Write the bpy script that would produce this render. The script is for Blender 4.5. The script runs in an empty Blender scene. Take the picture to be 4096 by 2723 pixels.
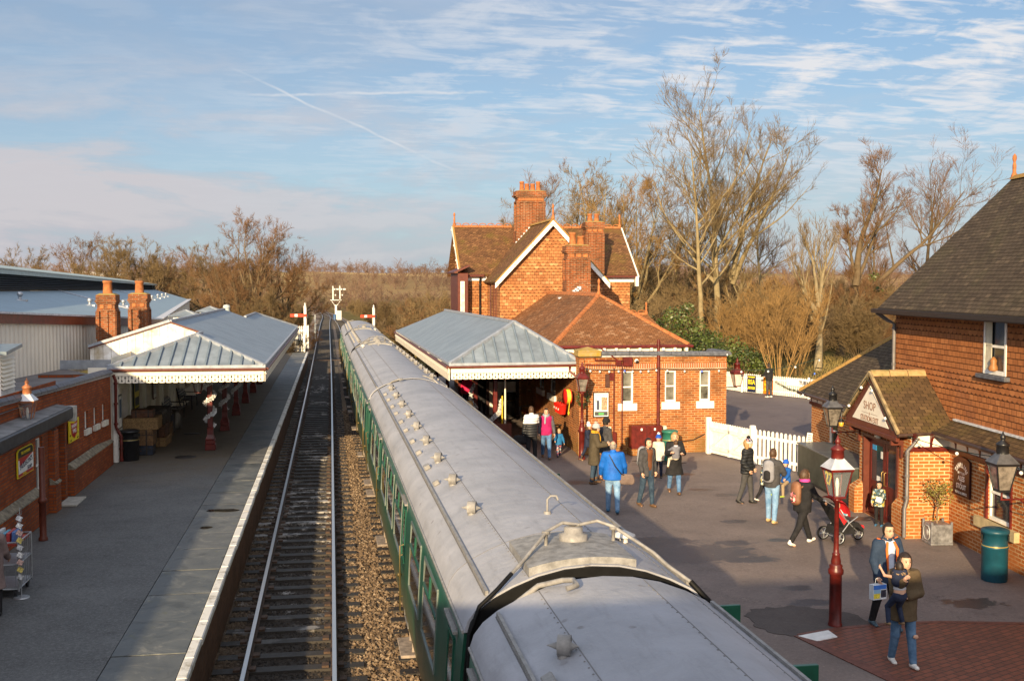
import bpy, math, random
import numpy as np
from mathutils import Matrix, Vector
R=math.radians
sc=bpy.context.scene
# ---------------------------------------------------------------- camera
cam=bpy.data.objects.new('camera',bpy.data.cameras.new('camera'))
sc.collection.objects.link(cam); sc.camera=cam
cam.location=(0,0,5.6); cam.rotation_euler=(R(90-2.954),0,R(-9.335))
cam.data.sensor_width=36; cam.data.lens=38.15; cam.data.clip_start=.05; cam.data.clip_end=9000
# ---------------------------------------------------------------- sun, sky, exposure
SUN_EL,SUN_AZ=14.5,203.0          # sun stands behind the camera, to the left; azimuth clockwise from +Y
sun=bpy.data.objects.new('sun',bpy.data.lights.new('sun','SUN')); sc.collection.objects.link(sun)
sun.data.energy=5.0; sun.data.angle=R(.55); sun.data.color=(1,.765,.45)
sd=Vector((math.sin(R(SUN_AZ))*math.cos(R(SUN_EL)),math.cos(R(SUN_AZ))*math.cos(R(SUN_EL)),math.sin(R(SUN_EL))))
sun.rotation_euler=sd.to_track_quat('Z','Y').to_euler()
sc.view_settings.view_transform='Standard'; sc.view_settings.look='None'; sc.view_settings.gamma=1
sc.view_settings.exposure=0.88
try: sc.cycles.use_denoising=True
except Exception: pass
sc.cycles.max_bounces=6; sc.cycles.diffuse_bounces=3; sc.cycles.glossy_bounces=3; sc.cycles.transparent_max_bounces=8
sc.cycles.sample_clamp_indirect=4

class NT:
    """tiny node helper"""
    def __init__(s,tree): s.t=tree
    def n(s,typ,**kw):
        nd=s.t.nodes.new(typ)
        for k,v in kw.items():
            if k.startswith('i_'):
                key=k[2:]; key=int(key) if key.isdigit() else key.replace('_',' ')
                s.set(nd.inputs[key],v)
            else: setattr(nd,k,v)
        return nd
    def set(s,inp,v):
        if isinstance(v,bpy.types.NodeSocket): s.t.links.new(v,inp)
        else:
            if isinstance(v,(tuple,list)) and len(v)==3 and inp.type=='RGBA': v=(*v,1)
            inp.default_value=v
    def math(s,op,a,b=0.,c=None,clamp=False):
        nd=s.t.nodes.new('ShaderNodeMath'); nd.operation=op; nd.use_clamp=clamp
        s.set(nd.inputs[0],a); s.set(nd.inputs[1],b)
        if c is not None: s.set(nd.inputs[2],c)
        return nd.outputs[0]
    def mix(s,f,a,b,mode='MIX'):
        nd=s.t.nodes.new('ShaderNodeMix'); nd.data_type='RGBA'; nd.blend_type=mode
        s.set(nd.inputs[0],f); s.set(nd.inputs[6],a); s.set(nd.inputs[7],b); return nd.outputs[2]
    def noise(s,vec,scale,detail=4,rough=.55,dist=0.):
        nd=s.t.nodes.new('ShaderNodeTexNoise'); s.set(nd.inputs['Vector'],vec)
        nd.inputs['Scale'].default_value=scale; nd.inputs['Detail'].default_value=detail
        nd.inputs['Roughness'].default_value=rough; nd.inputs['Distortion'].default_value=dist
        return nd.outputs[0]
    def ramp(s,f,stops):
        nd=s.t.nodes.new('ShaderNodeValToRGB'); s.set(nd.inputs[0],f); e=nd.color_ramp.elements
        while len(e)<len(stops): e.new(.5)
        for el,(p,c) in zip(e,stops): el.position=p; el.color=(*c,1) if len(c)==3 else c
        return nd.outputs[0]
    def step(s,f,a,b):
        nd=s.t.nodes.new('ShaderNodeMapRange'); nd.clamp=True; s.set(nd.inputs[0],f)
        nd.inputs[1].default_value=a; nd.inputs[2].default_value=b; return nd.outputs[0]
    def vmath(s,op,a,b=None):
        nd=s.t.nodes.new('ShaderNodeVectorMath'); nd.operation=op; s.set(nd.inputs[0],a)
        if b is not None: s.set(nd.inputs[1],b)
        return nd.outputs[1] if op in('DOT_PRODUCT','LENGTH') else nd.outputs[0]
    def comb(s,x,y,z=0.):
        nd=s.t.nodes.new('ShaderNodeCombineXYZ'); s.set(nd.inputs[0],x); s.set(nd.inputs[1],y); s.set(nd.inputs[2],z); return nd.outputs[0]
    def sep(s,v):
        nd=s.t.nodes.new('ShaderNodeSeparateXYZ'); s.set(nd.inputs[0],v); return nd.outputs

# ---- sky: Nishita air with clouds and old contrails laid out by direction
w=bpy.data.worlds.new("World"); sc.world=w; w.use_nodes=True
nt=NT(w.node_tree); w.node_tree.nodes.clear()
sky=nt.n('ShaderNodeTexSky'); sky.sky_type='NISHITA'; sky.sun_disc=False
sky.sun_elevation=R(SUN_EL); sky.sun_rotation=R(SUN_AZ); sky.air_density=1.0; sky.dust_density=.6; sky.ozone_density=2.0
tc=nt.n('ShaderNodeTexCoord'); dirv=nt.vmath('NORMALIZE',tc.outputs['Generated'])
dx,dy,dz=nt.sep(dirv)
zc=nt.math('MAXIMUM',nt.math('ADD',dz,.10),.02)
pl=nt.comb(nt.math('DIVIDE',dx,zc),nt.math('DIVIDE',dy,zc),0.)       # cloud-deck coordinates
def rot2(v,a,sx,sy,off=(0,0)):
    m=nt.n('ShaderNodeMapping'); nt.set(m.inputs[0],v); m.inputs['Rotation'].default_value=(0,0,a)
    m.inputs['Scale'].default_value=(sx,sy,1); m.inputs['Location'].default_value=(off[0],off[1],0); return m.outputs[0]
def dn(sx,sy,sz,off,det,rough,dist=0.):      # noise in direction space: soft banks that flatten towards the horizon
    m=nt.n('ShaderNodeMapping'); nt.set(m.inputs[0],dirv); m.inputs['Scale'].default_value=(sx,sy,sz); m.inputs['Location'].default_value=off; return nt.noise(m.outputs[0],1.,det,rough,dist)
wisp=dn(7.5,7.5,30.,(5.1,2.2,.7),7,.62,.6); bank=nt.math('ADD',dn(4.6,4.6,17.,(1.7,.3,2.2),7,.58,.45),nt.math('MULTIPLY',nt.math('SUBTRACT',wisp,.5),.55)); big=dn(2.3,2.3,6.5,(.4,3.1,1.2),6,.55,.3)
hi=nt.noise(rot2(pl,-.72,1.7,1.7,(4.2,2.0)),2.2,8,.60,.55); ripple=nt.noise(rot2(pl,-.62,2.2,7.5,(2,7)),2.4,5,.55,.4)
left=nt.step(nt.math('ADD',dx,nt.math('MULTIPLY',dz,-.55)),.30,-.22)
f_low=nt.math('MULTIPLY',nt.step(nt.math('ADD',bank,nt.math('MULTIPLY',nt.step(dz,.04,.13),-.13)),.34,.52),nt.math('MULTIPLY',nt.step(dz,.21,.10),nt.math('ADD',.30,nt.math('MULTIPLY',left,.65))))
f_left=nt.math('MULTIPLY',nt.step(big,.28,.50),nt.math('MULTIPLY',left,nt.step(dz,.10,.24)))
f_wisp=nt.math('MULTIPLY',nt.step(wisp,.50,.72),.30)
f_hi=nt.math('MULTIPLY',nt.math('MULTIPLY',nt.step(nt.math('ADD',hi,nt.math('MULTIPLY',nt.math('SUBTRACT',ripple,.5),.55)),.45,.63),nt.math('SUBTRACT',1.,nt.math('MULTIPLY',left,.92))),nt.math('MULTIPLY',.95,nt.step(dz,.05,.17)))
veil=nt.math('ADD',.25,nt.math('MULTIPLY',nt.step(dz,.22,.0),.45))
skyc=nt.vmath('MULTIPLY',sky.outputs[0],(.74,.78,.84))
lowcol=nt.mix(nt.step(bank,.34,.58),(2.45,2.65,3.3),(4.3,4.0,4.15))
glow=nt.math('ADD',1.,nt.math('MULTIPLY',nt.math('MAXIMUM',0.,nt.vmath('DOT_PRODUCT',dirv,tuple(sd))),1.5))     # sky brightened towards the sun, added to hold up the ambient fill
c1=nt.mix(veil,skyc,(2.75,3.55,4.6))
c2=nt.mix(f_wisp,c1,(4.0,4.3,4.9))
c3=nt.mix(nt.math('MULTIPLY',f_left,.72),c2,nt.mix(nt.step(big,.45,.62),(2.5,3.1,4.0),(3.9,4.1,4.6)))
c4=nt.mix(nt.math('MULTIPLY',f_low,.9),c3,lowcol)
c4=nt.mix(f_hi,c4,(5.5,5.5,5.65))
c4=nt.mix(nt.math('MULTIPLY',nt.step(dy,.25,-.35),.75),c4,(3.9,3.75,3.75))     # unseen cloud added behind the camera to warm the ambient fill
c4=nt.vmath('MULTIPLY',c4,nt.comb(glow,glow,glow))
def contrail(c,az1,el1,az2,el2,width,strength,seed):
    a=Vector((math.sin(R(az1))*math.cos(R(el1)),math.cos(R(az1))*math.cos(R(el1)),math.sin(R(el1))))
    b=Vector((math.sin(R(az2))*math.cos(R(el2)),math.cos(R(az2))*math.cos(R(el2)),math.sin(R(el2))))
    nrm=a.cross(b).normalized(); mid=(a+b).normalized(); half=math.cos(a.angle(b)/2)
    wob=nt.math('MULTIPLY',nt.math('SUBTRACT',nt.noise(dirv,18+seed,3),.5),.006)
    d=nt.math('ABSOLUTE',nt.math('ADD',nt.vmath('DOT_PRODUCT',dirv,tuple(nrm)),wob))
    m=nt.math('MULTIPLY',nt.step(d,width,width*.15),nt.step(nt.vmath('DOT_PRODUCT',dirv,tuple(mid)),half-.0012,half+.004))
    m=nt.math('MULTIPLY',m,nt.math('MULTIPLY',nt.step(nt.noise(dirv,40+seed,3),.25,.6),strength))
    return nt.mix(m,c,(4.9,5.1,5.4))
c5=contrail(c4,-4.6,10.6,6.5,5.9,.0016,.75,1)
c5=contrail(c5,-4.6,9.5,9.8,10.0,.0016,.75,9)
c5=contrail(c5,.5,6.9,6,7.6,.0020,.3,4)
bg=nt.n('ShaderNodeBackground'); nt.set(bg.inputs[0],c5); bg.inputs[1].default_value=.080
ow=nt.n('ShaderNodeOutputWorld'); w.node_tree.links.new(bg.outputs[0],ow.inputs[0])

# ---------------------------------------------------------------- material kit
def newmat(name):
    m=bpy.data.materials.new(name); m.use_nodes=True; m.node_tree.nodes.clear(); t=NT(m.node_tree)
    b=t.n('ShaderNodeBsdfPrincipled'); o=t.n('ShaderNodeOutputMaterial'); m.node_tree.links.new(b.outputs[0],o.inputs[0])
    return m,t,b
def pos(t): return t.n('ShaderNodeNewGeometry').outputs['Position']
def surf(t):
    """metres along the surface: U level, V up the slope"""
    g=t.n('ShaderNodeNewGeometry'); N=g.outputs['True Normal']; P=g.outputs['Position']
    T=t.vmath('NORMALIZE',t.vmath('CROSS_PRODUCT',N,(0,0,1.))); B=t.vmath('CROSS_PRODUCT',T,N)
    return t.vmath('DOT_PRODUCT',P,T),t.vmath('DOT_PRODUCT',P,B),P
def bump(t,b,h,strength=.5,dist=.01):
    n=t.n('ShaderNodeBump'); n.inputs['Strength'].default_value=strength; n.inputs['Distance'].default_value=dist
    t.set(n.inputs['Height'],h); t.t.links.new(n.outputs[0],b.inputs['Normal'])
MC={}
def M(name,col,rough=.7,metal=0.,var=.12,scale=5.,bmp=0.,bs=60.,spec=.4,tint=None,coat=0.):
    if name in MC: return MC[name]
    m,t,b=newmat(name); p=pos(t)
    n=t.noise(p,scale,5,.6)
    lo=tuple(max(0,c*(1-var*1.6)) for c in col); hi=tuple(min(1,c*(1+var*1.3)) for c in col)
    if tint: lo=tint
    c=t.mix(t.step(n,.3,.7),lo,hi)
    t.set(b.inputs['Base Color'],c); b.inputs['Roughness'].default_value=rough; b.inputs['Metallic'].default_value=metal
    b.inputs['Specular IOR Level'].default_value=spec; b.inputs['Coat Weight'].default_value=coat
    if bmp: bump(t,b,t.noise(p,bs,4,.6),bmp,.01)
    MC[name]=m; return m
def brickmat(name,c1,c2,mortar,soot=None,sootamt=.0,bw=.235,rh=.078,ms=.011,low=None,msm=.1):
    m,t,b=newmat(name); u,v,p=surf(t)
    br=t.n('ShaderNodeTexBrick'); t.set(br.inputs['Vector'],t.comb(u,v)); 
    br.inputs['Scale'].default_value=1; br.inputs['Brick Width'].default_value=bw; br.inputs['Row Height'].default_value=rh
    br.inputs['Mortar Size'].default_value=ms; br.inputs['Mortar Smooth'].default_value=msm; br.inputs['Bias'].default_value=-.1
    t.set(br.inputs['Color1'],c1); t.set(br.inputs['Color2'],c2); t.set(br.inputs['Mortar'],mortar)
    n=t.noise(t.comb(u,v),1.1,6,.65); n2=t.noise(p,9,4,.6)
    c=t.mix(t.math('MULTIPLY',t.step(n2,.35,.75),.35),br.outputs[0],tuple(x*.55 for x in c1)); run=t.noise(t.comb(t.math('MULTIPLY',u,2.6),t.math('MULTIPLY',v,.45)),1.3,5,.65); c=t.mix(t.math('MULTIPLY',t.step(run,.54,.72),.45),c,tuple(x*.42 for x in c1)); c=t.mix(t.math('MULTIPLY',t.step(run,.44,.30),.22),c,tuple(min(1,x*1.1) for x in mortar))
    if soot: c=t.mix(t.math('MULTIPLY',t.step(n,.45,.75),sootamt),c,soot)
    if low:   # stained courses near the ground
        z=t.sep(p)[2]; c=t.mix(t.math('MULTIPLY',t.math('MULTIPLY',t.step(t.math('ADD',z,t.math('MULTIPLY',n2,.5)),1.05,.55),t.step(n,.3,.6)),.75),c,low)
    t.set(b.inputs['Base Color'],c); b.inputs['Roughness'].default_value=.9; b.inputs['Specular IOR Level'].default_value=.1
    bump(t,b,t.math('ADD',t.math('MULTIPLY',br.outputs['Fac'],-1.),t.math('MULTIPLY',n2,.4)),.6,.008)
    MC[name]=m; return m
def tilemat(name,c1,c2,c3,moss,mossamt,tw=.165,rh=.1,dep=.022,scallop=None):
    """overlapping plain tiles; scallop=(period,share) makes bands of fish-scale tiles"""
    m,t,b=newmat(name); u,v,p=surf(t)
    row=t.math('FLOOR',t.math('DIVIDE',v,rh)); fv=t.math('FRACT',t.math('DIVIDE',v,rh))
    uo=t.math('ADD',t.math('DIVIDE',u,tw),t.math('MULTIPLY',t.math('MODULO',t.math('ABSOLUTE',row),2.),.5))
    wob=t.noise(p,1.2,2)
    cu=t.math('FLOOR',uo); fu=t.math('FRACT',uo)
    wn=t.n('ShaderNodeTexWhiteNoise'); wn.noise_dimensions='2D'; t.set(wn.inputs['Vector'],t.comb(cu,row))
    c=t.ramp(wn.outputs[0],[(0,c1),(.45,c2),(.8,c2),(1,c3)])
    n=t.noise(p,.9,6,.65); n2=t.noise(p,14,4,.6)
    c=t.mix(t.math('MULTIPLY',t.step(n2,.4,.75),.35),c,tuple(x*.5 for x in c1))
    fc=t.math('ABSOLUTE',t.math('SUBTRACT',fu,.5))                     # 0 at the tile's middle
    plain=t.step(fv,.02,.16)
    gap=t.step(fc,.49,.44)
    if scallop:
        arc=t.math('SUBTRACT',.56,t.math('SQRT',t.math('MAXIMUM',.0,t.math('SUBTRACT',.26,t.math('MULTIPLY',fc,fc)))))
        sca=t.step(t.math('SUBTRACT',fv,t.math('MULTIPLY',arc,.95)),-.05,.12)
        band=t.math('GREATER_THAN',t.math('FRACT',t.math('DIVIDE',v,scallop[0])),scallop[1])
        edge=t.mix(band,t.math('MULTIPLY',plain,gap),sca)
    else: edge=t.math('MULTIPLY',plain,gap)
    if mossamt: c=t.mix(t.math('MULTIPLY',t.step(t.math('ADD',n,t.math('MULTIPLY',n2,.25)),.62,.80),mossamt),c,moss)
    c=t.mix(edge,tuple(x*.28 for x in c1),c)
    t.set(b.inputs['Base Color'],c); b.inputs['Roughness'].default_value=.85; b.inputs['Specular IOR Level'].default_value=.25
    h=t.math('ADD',t.math('MULTIPLY',t.math('SUBTRACT',1.,fv),edge),t.math('MULTIPLY',wn.outputs[0],.25))
    bump(t,b,h,.9,dep); MC[name]=m; return m
def ribmat(name,col,period,dep,var=.1,rough=.5,metal=.2,streak=None):
    """ribbed sheet, ribs running up the slope"""
    m,t,b=newmat(name); u,v,p=surf(t)
    wv=t.math('SINE',t.math('MULTIPLY',u,2*math.pi/period))
    n=t.noise(p,1.4,6,.65); c=t.mix(t.step(n,.3,.7),tuple(x*(1-var) for x in col),tuple(x*(1+var) for x in col))
    st=t.noise(t.comb(t.math('MULTIPLY',u,3.),t.math('MULTIPLY',v,.25)),1.5,4,.6)
    if streak: c=t.mix(t.math('MULTIPLY',t.step(st,.5,.75),.55),c,streak)
    t.set(b.inputs['Base Color'],c); b.inputs['Roughness'].default_value=rough; b.inputs['Metallic'].default_value=metal
    bump(t,b,wv,.8,dep); MC[name]=m; return m

# ---------------------------------------------------------------- mesh kit
ROOTM={}
class MB:
    T0=Matrix()
    def __init__(s): s.v=[]; s.f=[]; s.mi=[]; s.sm=[]; s.T=MB.T0.copy()
    def add(s,vs,fs,mi=0,smooth=False):
        n=len(s.v)
        if s.T==Matrix(): s.v+=[tuple(v) for v in vs]
        else: s.v+=[tuple(s.T@Vector(v)) for v in vs]
        s.f+=[tuple(i+n for i in f) for f in fs]; s.mi+=[mi]*len(fs); s.sm+=[smooth]*len(fs)
    def box(s,x0,x1,y0,y1,z0,z1,mi=0):
        s.add([(x0,y0,z0),(x1,y0,z0),(x1,y1,z0),(x0,y1,z0),(x0,y0,z1),(x1,y0,z1),(x1,y1,z1),(x0,y1,z1)],
              [(0,3,2,1),(4,5,6,7),(0,1,5,4),(1,2,6,5),(2,3,7,6),(3,0,4,7)],mi)
    def bbox(s,x0,x1,y0,y1,z0,z1,b=.01,mi=0):
        """box with chamfered edges"""
        vs=[];idx={}
        for sx in(0,1):
            for sy in(0,1):
                for sz in(0,1):
                    X,Y,Z=(x0,x1)[sx],(y0,y1)[sy],(z0,z1)[sz]; ax,ay,az=(1,-1)[sx]*b,(1,-1)[sy]*b,(1,-1)[sz]*b
                    for k,q in enumerate(((X,Y+ay,Z+az),(X+ax,Y,Z+az),(X+ax,Y+ay,Z))): idx[sx,sy,sz,k]=len(vs); vs.append(q)
        g=lambda a,b_,c,k: idx[a,b_,c,k]; fs=[]
        for a in(0,1):
            q=[g(a,0,0,0),g(a,1,0,0),g(a,1,1,0),g(a,0,1,0)]; fs.append(q if a else q[::-1])
            q=[g(0,a,0,1),g(0,a,1,1),g(1,a,1,1),g(1,a,0,1)]; fs.append(q if a else q[::-1])
            q=[g(0,0,a,2),g(1,0,a,2),g(1,1,a,2),g(0,1,a,2)]; fs.append(q if a else q[::-1])
        for a in(0,1):
            for c in(0,1):
                fs.append([g(a,c,0,0),g(a,c,1,0),g(a,c,1,1),g(a,c,0,1)]); fs.append([g(a,0,c,0),g(a,1,c,0),g(a,1,c,2),g(a,0,c,2)]); fs.append([g(0,a,c,1),g(1,a,c,1),g(1,a,c,2),g(0,a,c,2)])
                for e in(0,1): fs.append([g(a,c,e,0),g(a,c,e,1),g(a,c,e,2)])
        s.add(vs,fs,mi)
    def bar(s,a,b,w,h,mi=0,up=(0,0,1)):
        """rectangular bar from a to b (w across, h along up)"""
        a,b=Vector(a),Vector(b); d=(b-a).normalized(); u=Vector(up); x=d.cross(u)
        if x.length<1e-4: x=d.cross(Vector((0,1,0)))
        x.normalize(); u=x.cross(d)
        o=[x*(-w/2)+u*(-h/2),x*(w/2)+u*(-h/2),x*(w/2)+u*(h/2),x*(-w/2)+u*(h/2)]
        s.add([a+q for q in o]+[b+q for q in o],[(0,1,2,3),(7,6,5,4),(0,4,5,1),(1,5,6,2),(2,6,7,3),(3,7,4,0)],mi)
    def tube(s,path,r,n=8,mi=0,caps=True,smooth=True):
        P=[Vector(p) for p in path]; rs=r if isinstance(r,(list,tuple)) else [r]*len(P)
        vs=[];fs=[]; ref=None
        for i,p in enumerate(P):
            d=(P[min(i+1,len(P)-1)]-P[max(i-1,0)]).normalized()
            if ref is None: ref=Vector((0,0,1)) if abs(d.z)<.9 else Vector((1,0,0))
            x=d.cross(ref); 
            if x.length<1e-5: x=d.cross(Vector((0,1,.1)))
            x.normalize(); y=d.cross(x); ref=x.cross(d)
            for k in range(n):
                a=2*math.pi*k/n; vs.append(p+(x*math.cos(a)+y*math.sin(a))*rs[i])
        for i in range(len(P)-1):
            for k in range(n): fs.append((i*n+k,i*n+(k+1)%n,(i+1)*n+(k+1)%n,(i+1)*n+k))
        s.add(vs,fs,mi,smooth)
        if caps: s.add(vs[:n],[tuple(range(n))[::-1]],mi); s.add(vs[-n:],[tuple(range(n))],mi)
    def lathe(s,prof,c=(0,0,0),n=12,mi=0,smooth=True,rot=0.,caps=True):
        vs=[];fs=[]
        for r,z in prof:
            for k in range(n):
                a=2*math.pi*k/n+rot; vs.append((c[0]+r*math.cos(a),c[1]+r*math.sin(a),c[2]+z))
        for i in range(len(prof)-1):
            for k in range(n): fs.append((i*n+k,i*n+(k+1)%n,(i+1)*n+(k+1)%n,(i+1)*n+k))
        s.add(vs,fs,mi,smooth)
        if caps:
            if prof[0][0]>1e-4: s.add(vs[:n],[tuple(range(n))[::-1]],mi)
            if prof[-1][0]>1e-4: s.add(vs[-n:],[tuple(range(n))],mi)
    def prism(s,poly,d,mi=0):
        """poly: list of 3-D points, d: extrusion vector"""
        n=len(poly); d=Vector(d); vs=[Vector(p) for p in poly]+[Vector(p)+d for p in poly]
        s.add(vs,[tuple(range(n))[::-1],tuple(range(n,2*n))]+[(i,(i+1)%n,(i+1)%n+n,i+n) for i in range(n)],mi)
    def quad(s,*p,mi=0): s.add(p,[tuple(range(len(p)))],mi)
    def slab(s,pts,th,mi=0):
        """roof slab: top polygon with thickness along its normal"""
        P=[Vector(p) for p in pts]; nrm=(P[1]-P[0]).cross(P[2]-P[0]).normalized()
        if nrm.z<0: nrm=-nrm; 
        s.prism([p-nrm*th for p in P],nrm*th,mi)
    def sphere(s,c,r,n=10,m=7,mi=0,sq=(1,1,1)):
        prof=[(max(1e-5,math.sin(math.pi*i/m)),-math.cos(math.pi*i/m)) for i in range(m+1)]
        vs=[];fs=[]
        for q,z in prof:
            for k in range(n): a=2*math.pi*k/n; vs.append((c[0]+r*sq[0]*q*math.cos(a),c[1]+r*sq[1]*q*math.sin(a),c[2]+r*sq[2]*z))
        for i in range(m):
            for k in range(n): fs.append((i*n+k,i*n+(k+1)%n,(i+1)*n+(k+1)%n,(i+1)*n+k))
        s.add(vs,fs,mi,True)
    def wall(s,o,u,L,z0,z1,holes=(),dep=.12,mi=0,top=None):
        """upright wall face from o along unit u; outward = right-hand side of u. holes (u0,u1,z0,z1) get reveals"""
        u=Vector((u[0],u[1],0)).normalized(); nrm=Vector((u.y,-u.x,0)); o=Vector((o[0],o[1],0))
        us=sorted({0,L,*[h[0] for h in holes],*[h[1] for h in holes]}); zs=sorted({z0,z1,*[h[2] for h in holes],*[h[3] for h in holes]})
        P=lambda a,z,d=0.: o+u*a-nrm*d+Vector((0,0,z))
        for i in range(len(us)-1):
            for j in range(len(zs)-1):
                a,b,c,d=us[i],us[i+1],zs[j],zs[j+1]; m=((a+b)/2,(c+d)/2)
                if any(h[0]<m[0]<h[1] and h[2]<m[1]<h[3] for h in holes): continue
                s.quad(P(a,c),P(b,c),P(b,d),P(a,d),mi=mi)
        for a,b,c,d in holes:
            s.quad(P(a,c),P(a,c,dep),P(a,d,dep),P(a,d),mi=mi); s.quad(P(b,c),P(b,d),P(b,d,dep),P(b,c,dep),mi=mi)
            s.quad(P(a,d),P(a,d,dep),P(b,d,dep),P(b,d),mi=mi); s.quad(P(a,c),P(b,c),P(b,c,dep),P(a,c,dep),mi=mi)
    def build(s,name,mats,parent=None,loc=None,kind=None):
        me=bpy.data.meshes.new(name)
        if parent is not None: inv=ROOTM[parent.name].inverted()
        elif loc is not None: inv=Matrix.Translation(loc).inverted()
        else: inv=Matrix()
        V=np.array(s.v,dtype=np.float64).reshape(-1,3)
        if inv!=Matrix():
            a=np.array(inv); V=V@a[:3,:3].T+a[:3,3]
        me.from_pydata(V.tolist(),[],s.f)
        if not isinstance(mats,(list,tuple)): mats=[mats]
        for m in mats: me.materials.append(m)
        if len(mats)>1: me.polygons.foreach_set('material_index',s.mi)
        if any(s.sm): me.polygons.foreach_set('use_smooth',s.sm)
        me.update()
        o=bpy.data.objects.new(name,me); sc.collection.objects.link(o)
        if parent is not None: o.parent=parent; ROOTM[o.name]=ROOTM[parent.name]
        else:
            if loc is not None: o.location=loc
            ROOTM[o.name]=Matrix.Translation(loc) if loc is not None else Matrix()
        if kind: o['kind']=kind
        return o
def build_each(m,name,mats,parent):
    """every loose piece of the mesh becomes a part of its own"""
    key={}; up=list(range(len(m.v)))
    def find(i):
        while up[i]!=i: up[i]=up[up[i]]; i=up[i]
        return i
    for i,v in enumerate(m.v):
        k=tuple(round(c,5) for c in v)
        if k in key: up[find(i)]=find(key[k])
        else: key[k]=i
    for f in m.f:
        a=find(f[0])
        for j in f[1:]: up[find(j)]=a
    groups={}
    for fi,f in enumerate(m.f): groups.setdefault(find(f[0]),[]).append(fi)
    T0=MB.T0; MB.T0=Matrix(); out=[]
    for fl in groups.values():
        q=MB(); ids=sorted({i for fi in fl for i in m.f[fi]}); mp={i:n for n,i in enumerate(ids)}
        q.v=[m.v[i] for i in ids]; q.f=[tuple(mp[i] for i in m.f[fi]) for fi in fl]; q.mi=[m.mi[fi] for fi in fl]; q.sm=[m.sm[fi] for fi in fl]; out.append(q.build(name,mats,parent))
    MB.T0=T0; return out
def thing(name,label,cat,loc=(0,0,0),rotz=0.,group=None):
    o=bpy.data.objects.new(name,None); sc.collection.objects.link(o); o.location=loc; o.rotation_euler=(0,0,rotz)
    o.empty_display_size=.2; o['label']=label; o['category']=cat
    if group: o['group']=group
    ROOTM[o.name]=Matrix.Translation(loc)@Matrix.Rotation(rotz,4,'Z'); return o
def tag(o,label,cat,group=None):
    o['label']=label; o['category']=cat
    if group: o['group']=group
    return o
def copytree(o,loc,rotz=0.,label=None,scale=None,parent=None):
    c=o.copy(); sc.collection.objects.link(c)
    if parent is None:
        c.location=loc; c.rotation_euler=(0,0,rotz)
        if scale: c.scale=scale if isinstance(scale,(tuple,list)) else (scale,)*3
        if label: c['label']=label
    else: c.parent=parent
    for ch in list(o.children): copytree(ch,None,parent=c)
    return c
def text(body,size,mat,parent,place,name='lettering',thick=.004,align='CENTER',label=None,sx=1.,bold=0.):
    """lettering as mesh; place = 4x4 matrix taking x right, y up, z out of the sign (world)"""
    cu=bpy.data.curves.new('t','FONT'); cu.body=body; cu.size=size; cu.extrude=thick; cu.align_x=align; cu.align_y='CENTER'; cu.offset=bold
    cu.resolution_u=3
    ob=bpy.data.objects.new('t',cu); sc.collection.objects.link(ob)
    dg=bpy.context.evaluated_depsgraph_get(); me=bpy.data.meshes.new_from_object(ob.evaluated_get(dg))
    bpy.data.objects.remove(ob); bpy.data.curves.remove(cu)
    me.transform((ROOTM[parent.name].inverted() if parent is not None else Matrix())@MB.T0@place@Matrix.Diagonal((sx,1,1,1)))
    me.materials.clear(); me.materials.append(mat); me.name=name
    o=bpy.data.objects.new(name,me); sc.collection.objects.link(o)
    if parent is not None: o.parent=parent; ROOTM[o.name]=ROOTM[parent.name]
    return o
def frame_mat(o,right,out):
    """matrix for text: origin o, x=right, z=out"""
    r=Vector(right).normalized(); n=Vector(out).normalized(); u=n.cross(r)
    m=Matrix((r,u,n)).transposed().to_4x4(); m.translation=Vector(o); return m
rnd=random.Random(7)
# ---------------------------------------------------------------- shared materials
BR_L=brickmat('brick_left',(.38,.095,.030),(.24,.05,.020),(.10,.075,.06),(.06,.04,.03),.6,ms=.009)
BR_S=brickmat('brick_station',(.42,.130,.034),(.19,.052,.018),(.46,.30,.16),(.11,.05,.022),.8,low=(.20,.12,.04),ms=.011)
BR_P=brickmat('brick_shop',(.50,.155,.038),(.30,.080,.022),(.62,.44,.24),(.2,.08,.03),.35,low=(.36,.12,.035),ms=.013)
BR_C=brickmat('brick_chimney',(.33,.085,.025),(.13,.035,.014),(.27,.19,.12),(.05,.035,.022),.9,ms=.012)
TL_H=tilemat('tile_house',(.11,.052,.023),(.175,.082,.035),(.28,.14,.06),(.16,.115,.022),.7)
TL_K=tilemat('tile_hip',(.18,.075,.027),(.26,.11,.042),(.40,.22,.115),(.10,.048,.024),.7)
TL_D=tilemat('tile_shop',(.050,.034,.021),(.078,.055,.035),(.12,.085,.054),(.10,.09,.035),.25,tw=.2,rh=.115)
TL_M=tilemat('tile_mossy',(.075,.045,.022),(.115,.068,.032),(.17,.105,.048),(.12,.085,.022),.7,tw=.18,rh=.11)
TH_H=tilemat('tile_hung_house',(.30,.115,.042),(.42,.175,.066),(.56,.29,.13),(.12,.05,.025),.6,tw=.20,rh=.14,dep=.02,scallop=(1.12,.5))
TH_S=tilemat('tile_hung_shop',(.29,.10,.032),(.37,.135,.044),(.45,.175,.06),(.22,.09,.05),.35,tw=.19,rh=.125,dep=.02,scallop=(1.25,.6))
TERRA=M('terracotta',(.36,.125,.040),.8,var=.25,scale=9,bmp=.2)
TERRA_M=M('terracotta_lichen',(.27,.14,.045),.85,var=.4,scale=14,tint=(.20,.14,.03),bmp=.3)
CREAM=M('cream_paint',(.82,.755,.63),.5,var=.06,scale=3)
CREAM_OLD=M('cream_paint_worn',(.82,.755,.62),.6,var=.5,scale=2.2,tint=(.42,.34,.22))
WHITE=M('white_paint',(.82,.79,.73),.5,var=.10,scale=5,bmp=.1,bs=30)
MAROON=M('maroon_paint',(.105,.011,.008),.38,var=.3,scale=6,spec=.45,bmp=.15,bs=25)
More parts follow.
